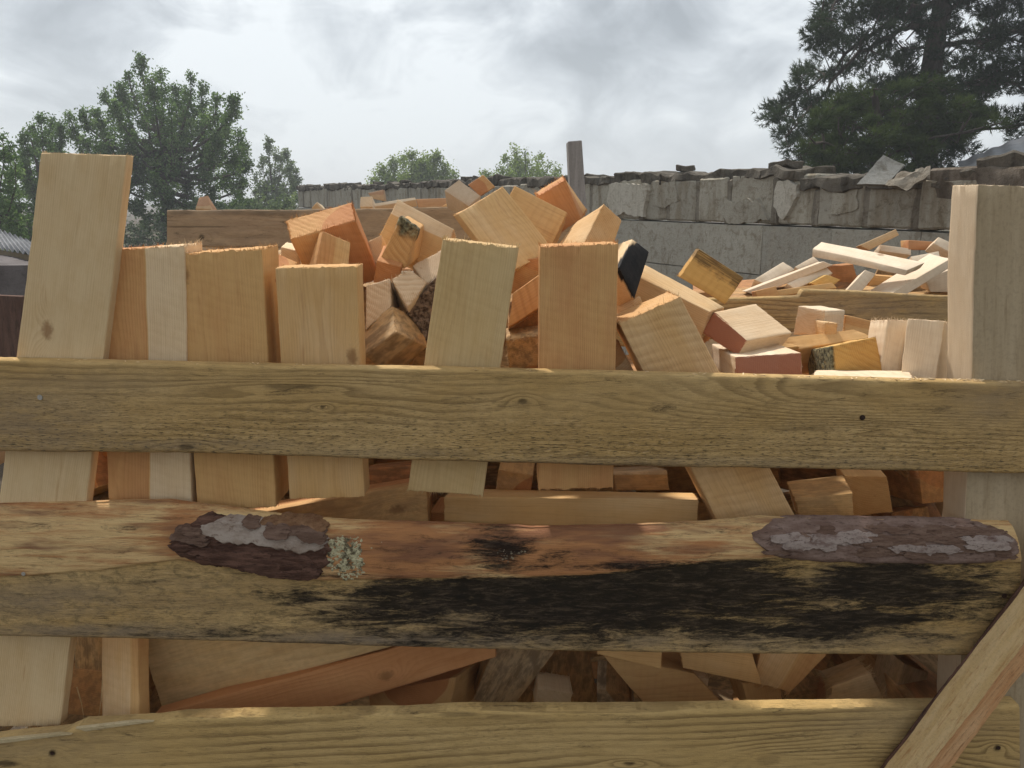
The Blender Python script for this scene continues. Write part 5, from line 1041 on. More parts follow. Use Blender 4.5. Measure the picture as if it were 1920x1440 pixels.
def pine(label, Y, trunk, tr, limbs, poly, nclump, mat, seed, clump, tufts, ln, holes=(), depth=1.3, per=11, droop=0.0, mind=14):
    rs = np.random.RandomState(seed)
    base = at(trunk[0][0], trunk[0][1], Y); base[2] = -0.03
    T = empty('pine_tree', base, label, 'tree')
    V, Fc = [], []
    tp = [at(x, y, Y) - base for x, y in trunk]
    tp = [np.array([tp[0][0], 0, 0])] + tp
    rad = np.linspace(tr * 1.25, tr * 0.6, len(tp))
    tube(V, Fc, tp, rad, 10)
    allp = [(p, tr * .35) for p in tp[1:]]
    for lb in limbs:
        dep = rs.uniform(-0.8, 0.8) if len(lb) > 2 else 0
        pts = [at(x, y, Y + dep * i / max(1, len(lb) - 1)) - base for i, (x, y) in enumerate(lb)]
        # refine the limb
        P2 = []
        for i in range(len(pts) - 1):
            for k in range(4):
                t_ = k / 4
                P2.append(pts[i] * (1 - t_) + pts[i + 1] * t_ + rs.normal(size=3) * 0.025)
        P2.append(pts[-1])
        r_ = np.linspace(tr * 0.30, 0.012, len(P2))
        tube(V, Fc, P2, r_, 6)
        allp += [(p, r) for p, r in zip(P2, r_)]
    AP = np.array([p for p, r in allp])
    C_, D_, Sh = [], [], []
    xs = [p[0] for p in poly]; ys = [p[1] for p in poly]
    made = 0; tries = 0; got = []
    while made < nclump and tries < nclump * 60:
        tries += 1
        x, y = rs.uniform(min(xs), max(xs)), rs.uniform(min(ys), max(ys))
        if not inside((x, y), poly): continue
        if any((x - hx) ** 2 / hr ** 2 + (y - hy) ** 2 / (hr * .6) ** 2 < 1 for hx, hy, hr in holes): continue
        if any((x - gx_) ** 2 + (y - gy_) ** 2 < mind ** 2 for gx_, gy_ in got): continue
        got.append((x, y)); made += 1
        c = at(x, y, Y + rs.uniform(-depth, depth)) - base
        j = np.argmin(np.linalg.norm((AP - c) * np.array([1, .5, 1]), axis=1))
        p0 = AP[j]
        mid = p0 * 0.5 + c * 0.5 + rs.normal(size=3) * 0.06 + np.array([0, 0, -0.03])
        tube(V, Fc, [p0, mid, c], [0.016, 0.011, 0.005], 4)
        out = c - p0; out = out / (np.linalg.norm(out) + 1e-6)
        k = int(tufts * rs.uniform(0.6, 1.4))
        rad_c = clump * rs.uniform(0.7, 1.25)
        dd = rs.normal(size=(k, 3)); dd /= np.linalg.norm(dd, axis=1)[:, None]
        off = dd * (rs.uniform(0.25, 1, (k, 1)) ** 0.6) * rad_c * np.array([1.15, 1.15, 0.62])
        C_.append(c + off)
        D_.append(dd * 0.7 + out * 0.5 + np.array([0, 0, 0.45 - droop]))
        sh = rs.uniform(0.05, 0.55)
        Sh.append(np.clip(sh + off[:, 2] / rad_c * 0.25 + rs.normal(size=k) * 0.1, 0, 1))
        for q in range(6):
            tube(V, Fc, [c, c + off[q] * 0.9], [0.005, 0.003], 3)
    D_ = np.concatenate(D_); D_ /= np.linalg.norm(D_, axis=1)[:, None]
    mesh_obj('trunk', np.array(V), Fc, TRUNK, T, sharp=None)
    needle_mesh('crown', np.concatenate(C_), D_, ln, mat, T, rs, np.concatenate(Sh), per)
    return T


NEED_A = leaf_material('pine_needle', (0.03, 0.046, 0.03), (0.055, 0.078, 0.046), (0.10, 0.13, 0.075), 0.25)
NEED_B = leaf_material('young_pine_needle', (0.04, 0.057, 0.028), (0.085, 0.11, 0.045), (0.19, 0.22, 0.095), 0.3)
pine('tall dark pine with a bare trunk rising out of the top right corner', 14, [(1735, 345), (1738, 250), (1745, 140), (1757, 60), (1768, 0), (1785, -120), (1790, -300)], 0.17,
     [[(1748, 47), (1700, 52), (1644, 78), (1590, 118), (1535, 187), (1480, 250)], [(1768, 0), (1710, 15), (1671, 35), (1590, 103), (1550, 138), (1490, 190)],
      [(1765, 30), (1790, 12), (1830, -20), (1900, -40)], [(1742, 180), (1806, 162), (1860, 141), (1920, 165), (1980, 175)], [(1770, -40), (1700, -60), (1600, -30), (1540, 30)],
      [(1750, 90), (1830, 80), (1900, 60), (1990, 50)], [(1738, 250), (1790, 262), (1850, 240), (1930, 235)], [(1745, 140), (1690, 150), (1620, 200), (1560, 270), (1500, 290)],
      [(1780, -100), (1860, -130), (1950, -120)], [(1780, -120), (1690, -140), (1600, -110)]],
     [(1555, -60), (1530, 30), (1500, 82), (1478, 128), (1462, 185), (1440, 212), (1447, 262), (1487, 282), (1505, 318), (1560, 335), (1700, 338), (1760, 318), (1800, 292), (1960, 245), (2010, 150), (2000, -60), (1960, -200), (1780, -280), (1620, -200)],
     520, NEED_A, 21, 0.20, 44, 0.095, holes=[(1757, 50, 20), (1750, 90, 20), (1745, 125, 18), (1705, 70, 28), (1610, 60, 26), (1580, 95, 17), (1665, 130, 32), (1890, 190, 40), (1860, 268, 45), (1560, 160, 22), (1600, 150, 22), (1512, 225, 16), (1815, 40, 28), (1780, 105, 20), (1880, 45, 22), (1735, 305, 22)], depth=1.1, mind=10)
pine('softer olive green young pine in front of the dark pine just above the wall', 11.5, [(1640, 420), (1645, 330), (1650, 250), (1640, 180)], 0.07,
     [[(1645, 300), (1590, 280), (1530, 270)], [(1648, 300), (1710, 270), (1800, 250)], [(1648, 260), (1600, 230), (1550, 200)], [(1650, 260), (1720, 220), (1780, 220)], [(1645, 220), (1700, 180), (1760, 165)]],
     [(1522, 210), (1560, 185), (1610, 168), (1650, 175), (1700, 150), (1760, 150), (1800, 180), (1868, 210), (1880, 240), (1830, 255), (1750, 262), (1730, 318), (1690, 335), (1600, 338), (1530, 315), (1508, 262)],
     88, NEED_B, 22, 0.15, 42, 0.10, holes=[(1690, 210, 18), (1712, 285, 20)], depth=0.7, droop=0.25, mind=13)

# ------------------------------------------------------------------ firewood blocks
NAMES = {}
FRONT_GROUP = 'firewood blocks in the front crate'


def set_props(o, opt, rs):
    for k in ('tone', 'green', 'yel', 'dirt_shade', 'grey', 'stain', 'shade_end', 'black', 'bark', 'split', 'pale'):
        o[k] = float(opt.get(k, 0.0))
    o['tone'] = min(1.0, max(0.0, float(opt.get('tone', 0.4))))
    if 'split' not in opt: o['split'] = rs.choice([0.0, 0.35, 0.6])
    o['saw'] = float(opt.get('saw', 0.35))
    o['seed'] = rs.uniform(0, 10)
    a = rs.uniform(0, 6.28)
    o['ring'] = opt.get('ring') or [0.0, math.cos(a) * rs.uniform(0.06, 0.12), math.sin(a) * rs.uniform(0.06, 0.12)]
    o['knot'] = opt.get('knotv') or ([rs.uniform(-0.1, 0.1), rs.choice([-1, 1]) * rs.uniform(0.02, 0.05), rs.uniform(-0.04, 0.04)] if rs.random() < 0.4 else [9.0, 9.0, 9.0])


PERM = {0: (0, 1, 2), 1: (1, 2, 0), 2: (2, 0, 1)}
SIGN = [(-1, -1, 1), (1, -1, 1), (1, -1, -1), (-1, -1, -1), (-1, 1, 1), (1, 1, 1), (1, 1, -1), (-1, 1, -1)]
GROUPS = {'L': 'offcuts on the rear crate', 'R0': 'slats and offcuts of the rear right heap', 'R1': 'slats and offcuts of the rear right heap'}
for bi, (key, ctr, R, loc, ga, label, opt) in enumerate(BLOCKS):
    rs = random.Random(bi * 13 + 5)
    loc = np.array(loc).reshape(8, 3)
    cor = [None] * 8
    for i, sg in enumerate(SIGN):
        s3 = [sg[q] for q in PERM[ga]]
        cor[4 * (s3[0] > 0) + 2 * (s3[1] > 0) + (s3[2] > 0)] = loc[i]
    far = ctr[1] > 2.2
    fz = opt.get('fuzz', 0)
    V, Fc = hexa_mesh(cor, rough=0.0007, warp=0.0018, jag=0.0016 if not fz else 0.0026, seed=bi, fuzz=1.5 * fz if fz else (0.55 if not far else 0), step=0.02 if not far else 0.05,
                      jstep=0.005 if not far else 0.02, fuzz_len=opt.get('fl', 0.009) if fz else 0.005, bev=0.0022)
    if opt.get('bark'):
        V = np.array(V); n_ = len(V)
        V += 0.010 * np.stack([fbm(V[:, 0] * 45, V[:, 1] * 45, V[:, 2] * 45, q, 3) for q in range(3)], 1); V = V.tolist()
    name = 'slat' if key in ('R01', 'R02', 'R03', 'R04', 'R06', 'L4', 'R09', 'R15') else ('board' if key in ('AE', 'GB', 'GG', 'GH', 'AN', 'GA') else 'wood_block')
    o = mesh_obj(name, V, Fc, PINE, None, sharp=0.6)
    Mx = Matrix(((R[0], R[1], R[2], ctr[0]), (R[3], R[4], R[5], ctr[1]), (R[6], R[7], R[8], ctr[2]), (0, 0, 0, 1)))
    o.matrix_world = Mx
    kv = opt.get('knot')
    op2 = dict(opt)
    if kv:
        front = loc[:4].mean(0) + 0.0
        # knot given as (along grain, across) on the camera-facing face
        nrm = int(np.argmax(np.abs(front)))
        k3 = [0, 0, 0]; k3[0] = kv[0]; k3[nrm] = front[nrm]; oth = [q for q in (1, 2) if q != nrm][0] if nrm else 1
        # across positive = picture right
        sgn = 1 if R[oth] >= 0 else -1
        k3[oth] = kv[1] * sgn
        op2['knotv'] = [float(x) for x in k3]
    if opt.get('split') and key == 'A':
        # heart wood on the picture's left two thirds
        ax = [q for q in (1, 2) if abs(R[q]) > 0.7][0]
        v = [0.0, 0.0, 0.0]; v[ax] = -0.068 if R[ax] > 0 else 0.068
        op2['ring'] = v
        op2['split'] = 0.85
    set_props(o, op2, rs)
    me = o.data
    if opt.get('black') or opt.get('moss'):
        Wv = np.array([tuple(v.co) for v in me.vertices])
        Mr = np.array(R).reshape(3, 3)
        a1 = me.attributes.new('face', 'FLOAT', 'POINT'); a2 = me.attributes.new('mossface', 'FLOAT', 'POINT')
        fc = loc[:4].mean(0); fn = fc / np.linalg.norm(fc)
        if opt.get('black'):
            val = ((Wv - fc) @ fn > -0.004).astype(float)
            a1.data.foreach_set('value', val)
        if opt.get('moss') == 2:
            lf = loc[[0, 3, 4, 7]].mean(0); ln_ = lf / np.linalg.norm(lf)
            a2.data.foreach_set('value', ((Wv - lf) @ ln_ > -0.005).astype(float))
        elif opt.get('moss'):
            tp_ = loc[[0, 1]].mean(0) + (loc[5] - loc[1]) * 0.06
            dd = np.linalg.norm(Wv - tp_, axis=1) + 0.012 * fbm(Wv[:, 0] * 60, Wv[:, 1] * 60, Wv[:, 2] * 60, 4)
            mk = np.clip((0.040 - dd) / 0.01, 0, 1)
            a2.data.foreach_set('value', mk)
            if True:
                nv = np.array([tuple(v.normal) for v in me.vertices])
                Wn = Wv + nv * (mk * (0.003 + 0.006 * fbm(Wv[:, 0] * 110, Wv[:, 1] * 110, Wv[:, 2] * 110, 9)))[:, None]
                me.vertices.foreach_set('co', Wn.ravel()); me.update()
    far_left = key[0] == 'L'; rear_right = key[0] == 'R' and len(key) == 3
    tag(o, label, 'firewood', 'offcuts on top of the rear left crate' if far_left else 'slats and offcuts of the rear right heap' if rear_right else 'firewood blocks heaped in the front crate')

# blocks buried deeper in the crates: the front ones placed to keep light from the gaps
proto = []
for i in range(6):
    rs = random.Random(100 + i)
    lx, ly, lz = rs.uniform(0.28, 0.42), rs.uniform(0.10, 0.15), rs.uniform(0.07, 0.11)
    c = [np.array([sx * lx / 2, sy * ly / 2, sz * lz / 2]) for sx in (-1, 1) for sy in (-1, 1) for sz in (-1, 1)]
    V, Fc = hexa_mesh(c, seed=200 + i, fuzz=0, step=0.06, jstep=0.02)
    me = bpy.data.meshes.new('wood_block'); me.from_pydata(V if isinstance(V, list) else V.tolist(), [], Fc); me.materials.append(PINE)
    me.polygons.foreach_set('use_smooth', [True] * len(me.polygons)); me.set_sharp_from_angle(angle=0.6)
    proto.append(me)
rs = random.Random(77)


def fill(x0, x1, y0, y1, z0, top, nx, nyy, dz, label, group, grain_y=False):
    z = z0
    while True:
        any_ = False
        for i in range(nx):
            for j in range(nyy):
                x = x0 + (x1 - x0) * (i + 0.5 + rs.uniform(-.2, .2)) / nx
                y = y0 + (y1 - y0) * (j + 0.5 + rs.uniform(-.2, .2)) / nyy
                if z > top(x, y): continue
                any_ = True
                o = bpy.data.objects.new('wood_block', proto[rs.randrange(6)])
                link(o)
                o.location = (x, y, z + rs.uniform(-.02, .02))
                o.rotation_euler = (rs.uniform(-.4, .4), rs.uniform(-.35, .35), rs.uniform(-.5, .5) + (math.pi / 2 if grain_y else 0))
                set_props(o, {'tone': rs.uniform(0.4, 1.0), 'saw': 0.4, 'dirt_shade': rs.uniform(0.5, 1.0)}, rs)  # strong grime tint is shade painted onto the buried blocks
                tag(o, label, 'firewood', group)
        z += dz
        if not any_: break


DEEP = ('filler pine block buried deep in the front crate, added to keep its gaps dark', 'filler firewood added deep in the front crate')
fill(-0.98, 0.98, 1.76, 2.26, 1.11, lambda x, y: 1.32 if x < -0.46 else 1.34 if x < 0.16 else 1.22 if x < 0.5 else 1.14, 7, 3, 0.11, *DEEP)  # lid of added blocks, shaped to stop sun reaching the gaps
fill(-1.0, 0.98, 2.08, 2.26, 0.10, lambda x, y: 1.0, 7, 1, 0.125, *DEEP)
fill(-1.13, -0.86, 1.72, 2.08, 0.10, lambda x, y: 1.0, 1, 2, 0.125, *DEEP, grain_y=True)
fill(0.86, 1.05, 1.64, 2.08, 0.10, lambda x, y: 1.0, 1, 2, 0.125, *DEEP, grain_y=True)
fill(-1.18, 0.22, 2.98, 3.35, 0.95, lambda x, y: 1.42, 4, 1, 0.12, 'plain pine block buried behind the rear left board', 'firewood buried in the rear left crate')
fill(0.75, 2.15, 2.85, 3.45, 0.85, lambda x, y: 1.24, 4, 2, 0.12, 'plain pine block buried under the slats of the rear right heap', 'firewood buried in the rear right crate')

# ------------------------------------------------------------------ front crate
CRATE = empty('wooden_crate', (0, 1.40, 0), 'large slatted crate in the foreground holding the heaped firewood', 'crate')
CL = np.array([0, 1.40, 0])


def rough_plank(name, top, bot, Y, thick, seed, phase, parent, wane=None, knots=(), mould=(), wmould=(), grey=(), strip=False, orange=(), yel=0.0, nx=620, nz=56, x0=-60, x1=1990, warpA=1.0, origin=CL, lowf=None):
    """A long board: the outline comes from sight lines on the plane Y; its face is a fine relief mesh closed by top, bottom, back and ends."""
    xs = np.linspace(x0, x1, nx)
    tz = np.interp(xs, [p[0] for p in top], [p[1] for p in top]); bz = np.interp(xs, [p[0] for p in bot], [p[1] for p in bot])
    tz = tz + 1.6 * fbm(xs / 90, xs * 0, 0, seed) + 0.7 * fbm(xs / 12, xs * 0, 0, seed + 5)
    bz = bz + 2.0 * fbm(xs / 70, xs * 0, 0, seed + 1) + 1.0 * fbm(xs / 10, xs * 0, 0, seed + 6)
    t = np.linspace(0, 1, nz)
    PX = np.repeat(xs[:, None], nz, 1); PY = bz[:, None] * (1 - t) + tz[:, None] * t
    d = RT[None, None] * ((PX - 960) / F)[..., None] + UP * ((720 - PY) / F)[..., None] + FW
    W = CAM + d * (Y / d[..., 1])[..., None]
    X, Z = W[..., 0], W[..., 2]
    dep = 0.0012 * fbm(X * 14, Z * 60, 0, seed + 2) + 0.0005 * fbm(X * 90, Z * 260, 0, seed + 3)
    edge = np.minimum(t, 1 - t) * (tz - bz).mean() * -1 / F * Y
    dep = dep + 0.004 * np.exp(-edge / 0.0016)[None, :]
    W[..., 1] += 0
    st = np.zeros_like(X)
    if wane:
        wb = np.interp(xs, [p[0] for p in wane], [p[1] for p in wane]) + 2.2 * fbm(xs / 40, xs * 0, 0, seed + 8) + 1.2 * fbm(xs / 7, xs * 0, 0, seed + 9)
        v = np.clip((wb[:, None] - PY) / np.maximum(wb - tz, 4)[:, None], 0, 1)
        dep = dep + 0.040 * (1 - np.sqrt(np.clip(1 - v ** 2, 0, 1))) + 0.0045 * (v > 0) * np.exp(-v * 14) * 0
        dep = dep - 0.003 * np.clip((wb[:, None] - PY) / 3, 0, 1) * (1 - v) + (v > 0) * 0.0018 * fbm(X * 16, Z * 90, 0, seed + 11)
        st = np.clip((wb[:, None] - PY) / 2.5, 0, 1)
    W[..., 1] += dep
    gph = phase(X, Z, PX, PY)
    kn = np.zeros_like(X)
    for kx, ky, ka, kb, amt in knots:
        e_ = ((PX - kx) / ka) ** 2 + ((PY - ky) / kb) ** 2
        kn = np.maximum(kn, amt * np.clip(1.5 - e_ - 0.4 * fbm(PX / 9, PY / 5, 0, seed), 0, 1))
        gph = gph + 2.2 * np.exp(-(((PX - kx) / (ka * 4)) ** 2 + ((PY - ky) / (kb * 2.6)) ** 2))
    def blobs(L):
        m_ = np.zeros_like(X)
        for bx, by, a_, b_, am in L:
            m_ = np.maximum(m_, am * np.exp(-(((PX - bx) / a_) ** 2 + ((PY - by) / b_) ** 2) ** 1.3))
        return m_
    mo = blobs(mould) * (1 - st * 0.75) + blobs(wmould) * st
    gm = blobs(grey)
    og = blobs(orange)
    low = np.clip((1 - t)[None, :] * 1.9 - 0.35 + 0.5 * fbm(PX / 260, PY / 60, 0, seed + 4), 0, 1) if lowf is None else np.clip(lowf + 0.5 * fbm(PX / 260, PY / 60, 0, seed + 4), 0, 1)
    # closed body: front grid, then a back edge row under bottom and over top
    back = W.copy()[:, [0, -1]]
    back[..., 1] = Y + thick
    ctr = W.reshape(-1, 3).mean(0)
    V = np.concatenate([W.reshape(-1, 3), back.reshape(-1, 3)]) - ctr
    nf = nx * nz
    i = np.arange(nx - 1)[:, None]; j = np.arange(nz - 1)[None, :]
    a = (i * nz + j).ravel()
    Fq = np.stack([a, a + nz, a + nz + 1, a + 1], 1)
    i = np.arange(nx - 1)
    B = lambda i, k: nf + i * 2 + k
    Fb = np.stack([i * nz, B(i, 0), B(i + 1, 0), (i + 1) * nz], 1)
    Ft = np.stack([i * nz + nz - 1, (i + 1) * nz + nz - 1, B(i + 1, 1), B(i, 1)], 1)
    Fk = np.stack([B(i, 0), B(i, 1), B(i + 1, 1), B(i + 1, 0)], 1)
    Fl = np.concatenate([Fq, Fb, Ft, Fk]).tolist()
    Fl.append(list(range(nz)) + [nf + 1, nf])
    q = (nx - 1) * nz
    Fl.append([B(nx - 1, 0), B(nx - 1, 1)] + [q + k for k in range(nz - 1, -1, -1)])
    o = mesh_obj(name, V, Fl, PLANK, parent, sharp=0.9)
    o.location = ctr - origin
    ext = lambda A_, b0=0: np.concatenate([A_.ravel(), A_[:, [0, -1]].ravel()])
    for nm, arr in (('gphase', gph), ('knotm', kn), ('mould', mo), ('greym', gm), ('strip', st), ('orng', og), ('lowb', low)):
        at_ = o.data.attributes.new(nm, 'FLOAT', 'POINT')
        at_.data.foreach_set('value', ext(arr))
    o['seed'] = float(seed); o['yel'] = float(yel)
    return o


def ph_top(X, Z, PX, PY):
    u = (PY - 675) / 200.0
    base = (PY - 0.022 * PX - 675) / 13.0
    # cathedral figure right of the middle
    cone = 7.0 * np.exp(-((PX - 1330) / 330.0) ** 2) * np.exp(-((PY - 715) / 60.0) ** 2)
    lin = np.clip((PX - 1080) / 260.0, 0, 1.6) * np.exp(-((PY - 740) / 55.0) ** 2) * -4.2
    wob = 1.3 * fbm(X * 3.0, Z * 9, 0, 2, 3) + 0.35 * fbm(X * 11, Z * 30, 0, 4, 2)
    return base + cone * 0.35 + lin + wob


plank1 = rough_plank('plank', [(-60, 674), (0, 675), (400, 684), (900, 694), (1400, 706), (1800, 717), (1990, 722)], [(-60, 846), (0, 847), (350, 850), (550, 856), (850, 866), (1200, 875), (1500, 879), (1990, 890)],
                     1.372, 0.028, 1, ph_top, CRATE, knots=[(545, 725, 50, 5, 0.6), (980, 753, 8, 6, 0.8), (605, 763, 5, 2.5, 1.0), (1000, 845, 24, 3, 0.35), (350, 838, 14, 6, 0.7), (1500, 804, 60, 3, 0.3)],
                     grey=[(40, 800, 180, 80, 0.55), (120, 720, 200, 30, 0.3), (1880, 750, 110, 50, 0.5), (330, 835, 260, 12, 0.45), (1300, 868, 500, 12, 0.35), (700, 850, 200, 10, 0.35)])


def ph_mid(X, Z, PX, PY): return PY / 16.0 + 2.2 * fbm(X * 2.2, Z * 7, 0, 12, 3)


plank2 = rough_plank('plank', [(-60, 959), (0, 958), (300, 951), (430, 968), (560, 985), (700, 992), (860, 996), (1000, 1004), (1180, 1000), (1330, 994), (1420, 984), (1600, 988), (1914, 992)],
                     [(-60, 1192), (0, 1194), (300, 1200), (500, 1206), (800, 1216), (1100, 1223), (1500, 1228), (1914, 1231)],
                     1.362, 0.036, 3, ph_mid, CRATE, x1=1914, nz=80,
                     wane=[(-60, 1085), (0, 1082), (180, 1070), (330, 1050), (450, 1068), (600, 1088), (760, 1086), (950, 1084), (1100, 1079), (1250, 1064), (1380, 1050), (1460, 1046), (1600, 1050), (1914, 1054)],
                     knots=[(800, 1193, 40, 6, 0.5)],
                     mould=[(1180, 1125, 520, 80, 0.8), (1700, 1105, 210, 75, 0.75), (700, 1150, 150, 34, 0.7), (830, 1120, 190, 60, 0.85), (980, 1118, 210, 50, 1.0), (1180, 1112, 240, 60, 1.1), (1340, 1095, 190, 60, 1.05), (1120, 1155, 360, 34, 0.9), (950, 1185, 280, 22, 0.65), (570, 1120, 80, 26, 0.5),
                            (1660, 1092, 150, 50, 1.15), (1600, 1160, 170, 24, 0.95), (1760, 1135, 90, 16, 0.5), (1440, 1110, 120, 60, 0.75), (1480, 1185, 260, 20, 0.75), (420, 1185, 240, 14, 0.4), (1000, 1207, 900, 12, 0.35)],
                     wmould=[(935, 1035, 60, 40, 0.6), (1060, 1050, 70, 14, 0.4), (500, 1080, 160, 8, 0.5), (1300, 1060, 500, 8, 0.45), (225, 993, 45, 5, 0.5)],
                     grey=[(90, 1125, 170, 38, 0.6), (330, 1120, 230, 45, 0.28), (760, 1200, 420, 22, 0.9), (200, 1185, 300, 18, 0.75), (1300, 1200, 600, 22, 0.6), (1560, 1110, 60, 60, 0.4), (900, 1150, 300, 60, 0.6)],
                     orange=[(330, 1000, 60, 60, 0.7), (760, 1040, 160, 60, 1.1), (1080, 1050, 150, 30, 1.3), (1000, 1020, 260, 60, 0.8), (60, 960, 400, 14, 0.4), (1300, 1030, 120, 30, 0.55), (30, 1080, 120, 12, 0.8)], lowf=0.35)


def ph_bot(X, Z, PX, PY):
    cat = 6.0 * np.exp(-((PX - 1640) / 190.0) ** 2) * np.clip((PY - 1350) / 90, 0, 1.5)
    return (PY + 0.03 * PX) / 15.0 + cat + 1.5 * fbm(X * 2.5, Z * 8, 0, 22, 3)


plank3 = rough_plank('plank', [(-60, 1395), (0, 1388), (120, 1376), (150, 1362), (290, 1354), (340, 1347), (600, 1342), (760, 1340), (860, 1334), (1200, 1334), (1560, 1328), (1740, 1326), (1914, 1324)], [(-60, 1560), (1914, 1540)],
                     1.360, 0.030, 6, ph_bot, CRATE, x1=1912, nz=60, yel=0.5, knots=[(98, 1412, 7, 6, 1.0), (12, 1432, 22, 5, 0.9), (1180, 1432, 10, 3, 0.9), (860, 1340, 40, 4, 0.5), (1870, 1402, 6, 5, 1.0), (1440, 1425, 22, 10, 0.3)],
                     grey=[(60, 1400, 200, 40, 0.3), (1700, 1360, 200, 30, 0.3)], lowf=0.12)

# bark left on the middle board: raised scales over the rounded wane
def wane_strip(name, px0, px1, ylo, yhi, mat, parent, seed, lift, amp, freq, nx=90, nz=26, Yb=1.362, rag=1.0):
    """Curved skin following the rounded upper edge of the slab, with its own thickness and torn outline."""
    xs = np.linspace(px0, px1, nx); t = np.linspace(0, 1, nz)
    lo = np.interp(xs, *zip(*ylo)); hi = np.interp(xs, *zip(*yhi))
    sh_ = 1 - np.clip(np.abs((xs - (px0 + px1) / 2) / ((px1 - px0) / 2)), 0, 1) ** 7
    md = (lo + hi) / 2
    lo = md + (lo - md) * (0.25 + 0.75 * sh_) + rag * 10 * fbm(xs / 18, xs * 0, 0, seed, 4); hi = md + (hi - md) * (0.25 + 0.75 * sh_) + rag * 5 * fbm(xs / 14, xs * 0, 0, seed + 1, 4)
    PX = np.repeat(xs[:, None], nz, 1)
    PX = PX + 14 * rag * fbm(PX / 60, np.repeat((t * 5)[None], nx, 0), 0, seed + 3, 3) * np.clip(1 - np.minimum(PX - px0, px1 - PX) / 20, 0, 1)
    PY = lo[:, None] * (1 - t) + hi[:, None] * t
    wb = np.interp(PX, [-60, 330, 450, 600, 760, 950, 1100, 1250, 1380, 1460, 1914], [1085, 1050, 1068, 1088, 1086, 1084, 1079, 1064, 1050, 1046, 1054])
    tz = np.interp(PX, [-60, 300, 430, 560, 700, 860, 1000, 1180, 1330, 1420, 1600, 1914], [959, 951, 968, 985, 992, 996, 1004, 1000, 994, 984, 988, 992])
    v = np.clip((wb - PY) / np.maximum(wb - tz, 4), 0, 1)
    surf = 0.040 * (1 - np.sqrt(np.clip(1 - v ** 2, 0, 1))) - 0.003
    d = RT * ((PX - 960) / F)[..., None] + UP * ((720 - PY) / F)[..., None] + FW
    W = CAM + d * (Yb / d[..., 1])[..., None]
    X, Z = W[..., 0], W[..., 2]
    rel_ = np.abs(fbm(X * freq, Z * freq * 1.6, 0, seed + 5, 4))
    tt = np.repeat(t[None], nx, 0)
    u = np.repeat(np.linspace(0, 1, nx)[:, None], nz, 1)
    rim = np.clip(np.minimum(np.minimum(tt, 1 - tt) * 8, np.minimum(u, 1 - u) * 30), 0, 1) ** 0.5
    W[..., 1] += surf - (lift + amp * rel_) * rim + 0.004 * (1 - rim)
    K = W.copy(); K[..., 1] += 0.004 + (lift + amp * rel_) * rim
    ctr = W.reshape(-1, 3).mean(0)
    V = W.reshape(-1, 3) - ctr
    i = np.arange(nx - 1)[:, None]; j = np.arange(nz - 1)[None, :]
    a = (i * nz + j).ravel()
    Fq = np.stack([a, a + nz, a + nz + 1, a + 1], 1)
    # underside closes the skin
    V2 = K.reshape(-1, 3) - ctr
    N_ = nx * nz
    Fu = Fq[:, ::-1] + N_
    rimq = []
    for i_ in range(nx - 1):
        for jj in (0, nz - 1):
            p = i_ * nz + jj; rimq.append([p, p + N_, p + nz + N_, p + nz])
    for j_ in range(nz - 1):
        for ii in (0, nx - 1):
            p = ii * nz + j_; rimq.append([p, p + 1, p + 1 + N_, p + N_])
    o = mesh_obj(name, np.concatenate([V, V2]), np.concatenate([Fq, Fu, np.array(rimq)]).tolist(), mat, parent, sharp=1.0)
    o.location = ctr - origin_of(parent)
    return o


def origin_of(o):
    p = np.zeros(3)
    while o is not None:
        p = p + np.array(o.location); o = o.parent
    return p


wane_strip('bark', 316, 618, [(316, 1030), (340, 1052), (450, 1070), (560, 1086), (618, 1080)], [(316, 1010), (350, 985), (380, 968), (430, 975), (520, 988), (618, 1000)], BARK, plank2, 31, 0.004, 0.007, 26, nx=120)
wane_strip('bark_skin', 372, 612, [(372, 1003), (420, 1018), (500, 1026), (560, 1038), (612, 1036)], [(372, 978), (420, 974), (500, 984), (560, 986), (612, 1000)], BARK_PALE, plank2, 37, 0.0115, 0.0012, 14, nx=80)
wane_strip('bark_skin', 480, 612, [(480, 988), (560, 1000), (612, 1006)], [(480, 980), (540, 978), (612, 985)], simple_mat('bark_brown', (0.20, 0.10, 0.05), (0.30, 0.17, 0.09), (50, 50, 90), (0.08, 0.04, 0.02), bump=0.003), plank2, 47, 0.013, 0.003, 30, nx=40, nz=8)
wane_strip('bark', 1412, 1913, [(1412, 1030), (1450, 1050), (1600, 1056), (1800, 1058), (1913, 1060)], [(1412, 988), (1450, 981), (1600, 984), (1800, 987), (1913, 989)], simple_mat('thin_bark', (0.17, 0.105, 0.08), (0.27, 0.185, 0.15), (20, 50, 80), (0.07, 0.04, 0.03), bump=0.002), plank2, 51, 0.004, 0.004, 22, nx=170, rag=0.35)


def wane_y(px, v):
    """Picture height of the point a share v up the rounded upper edge of the slab."""
    wb = np.interp(px, [-60, 330, 450, 600, 760, 950, 1100, 1250, 1380, 1460, 1914], [1085, 1050, 1068, 1088, 1086, 1084, 1079, 1064, 1050, 1046, 1054])
    tz = np.interp(px, [-60, 300, 430, 560, 700, 860, 1000, 1180, 1330, 1420, 1600, 1914], [959, 951, 968, 985, 992, 996, 1004, 1000, 994, 984, 988, 992])
    return wb + (tz - wb) * v


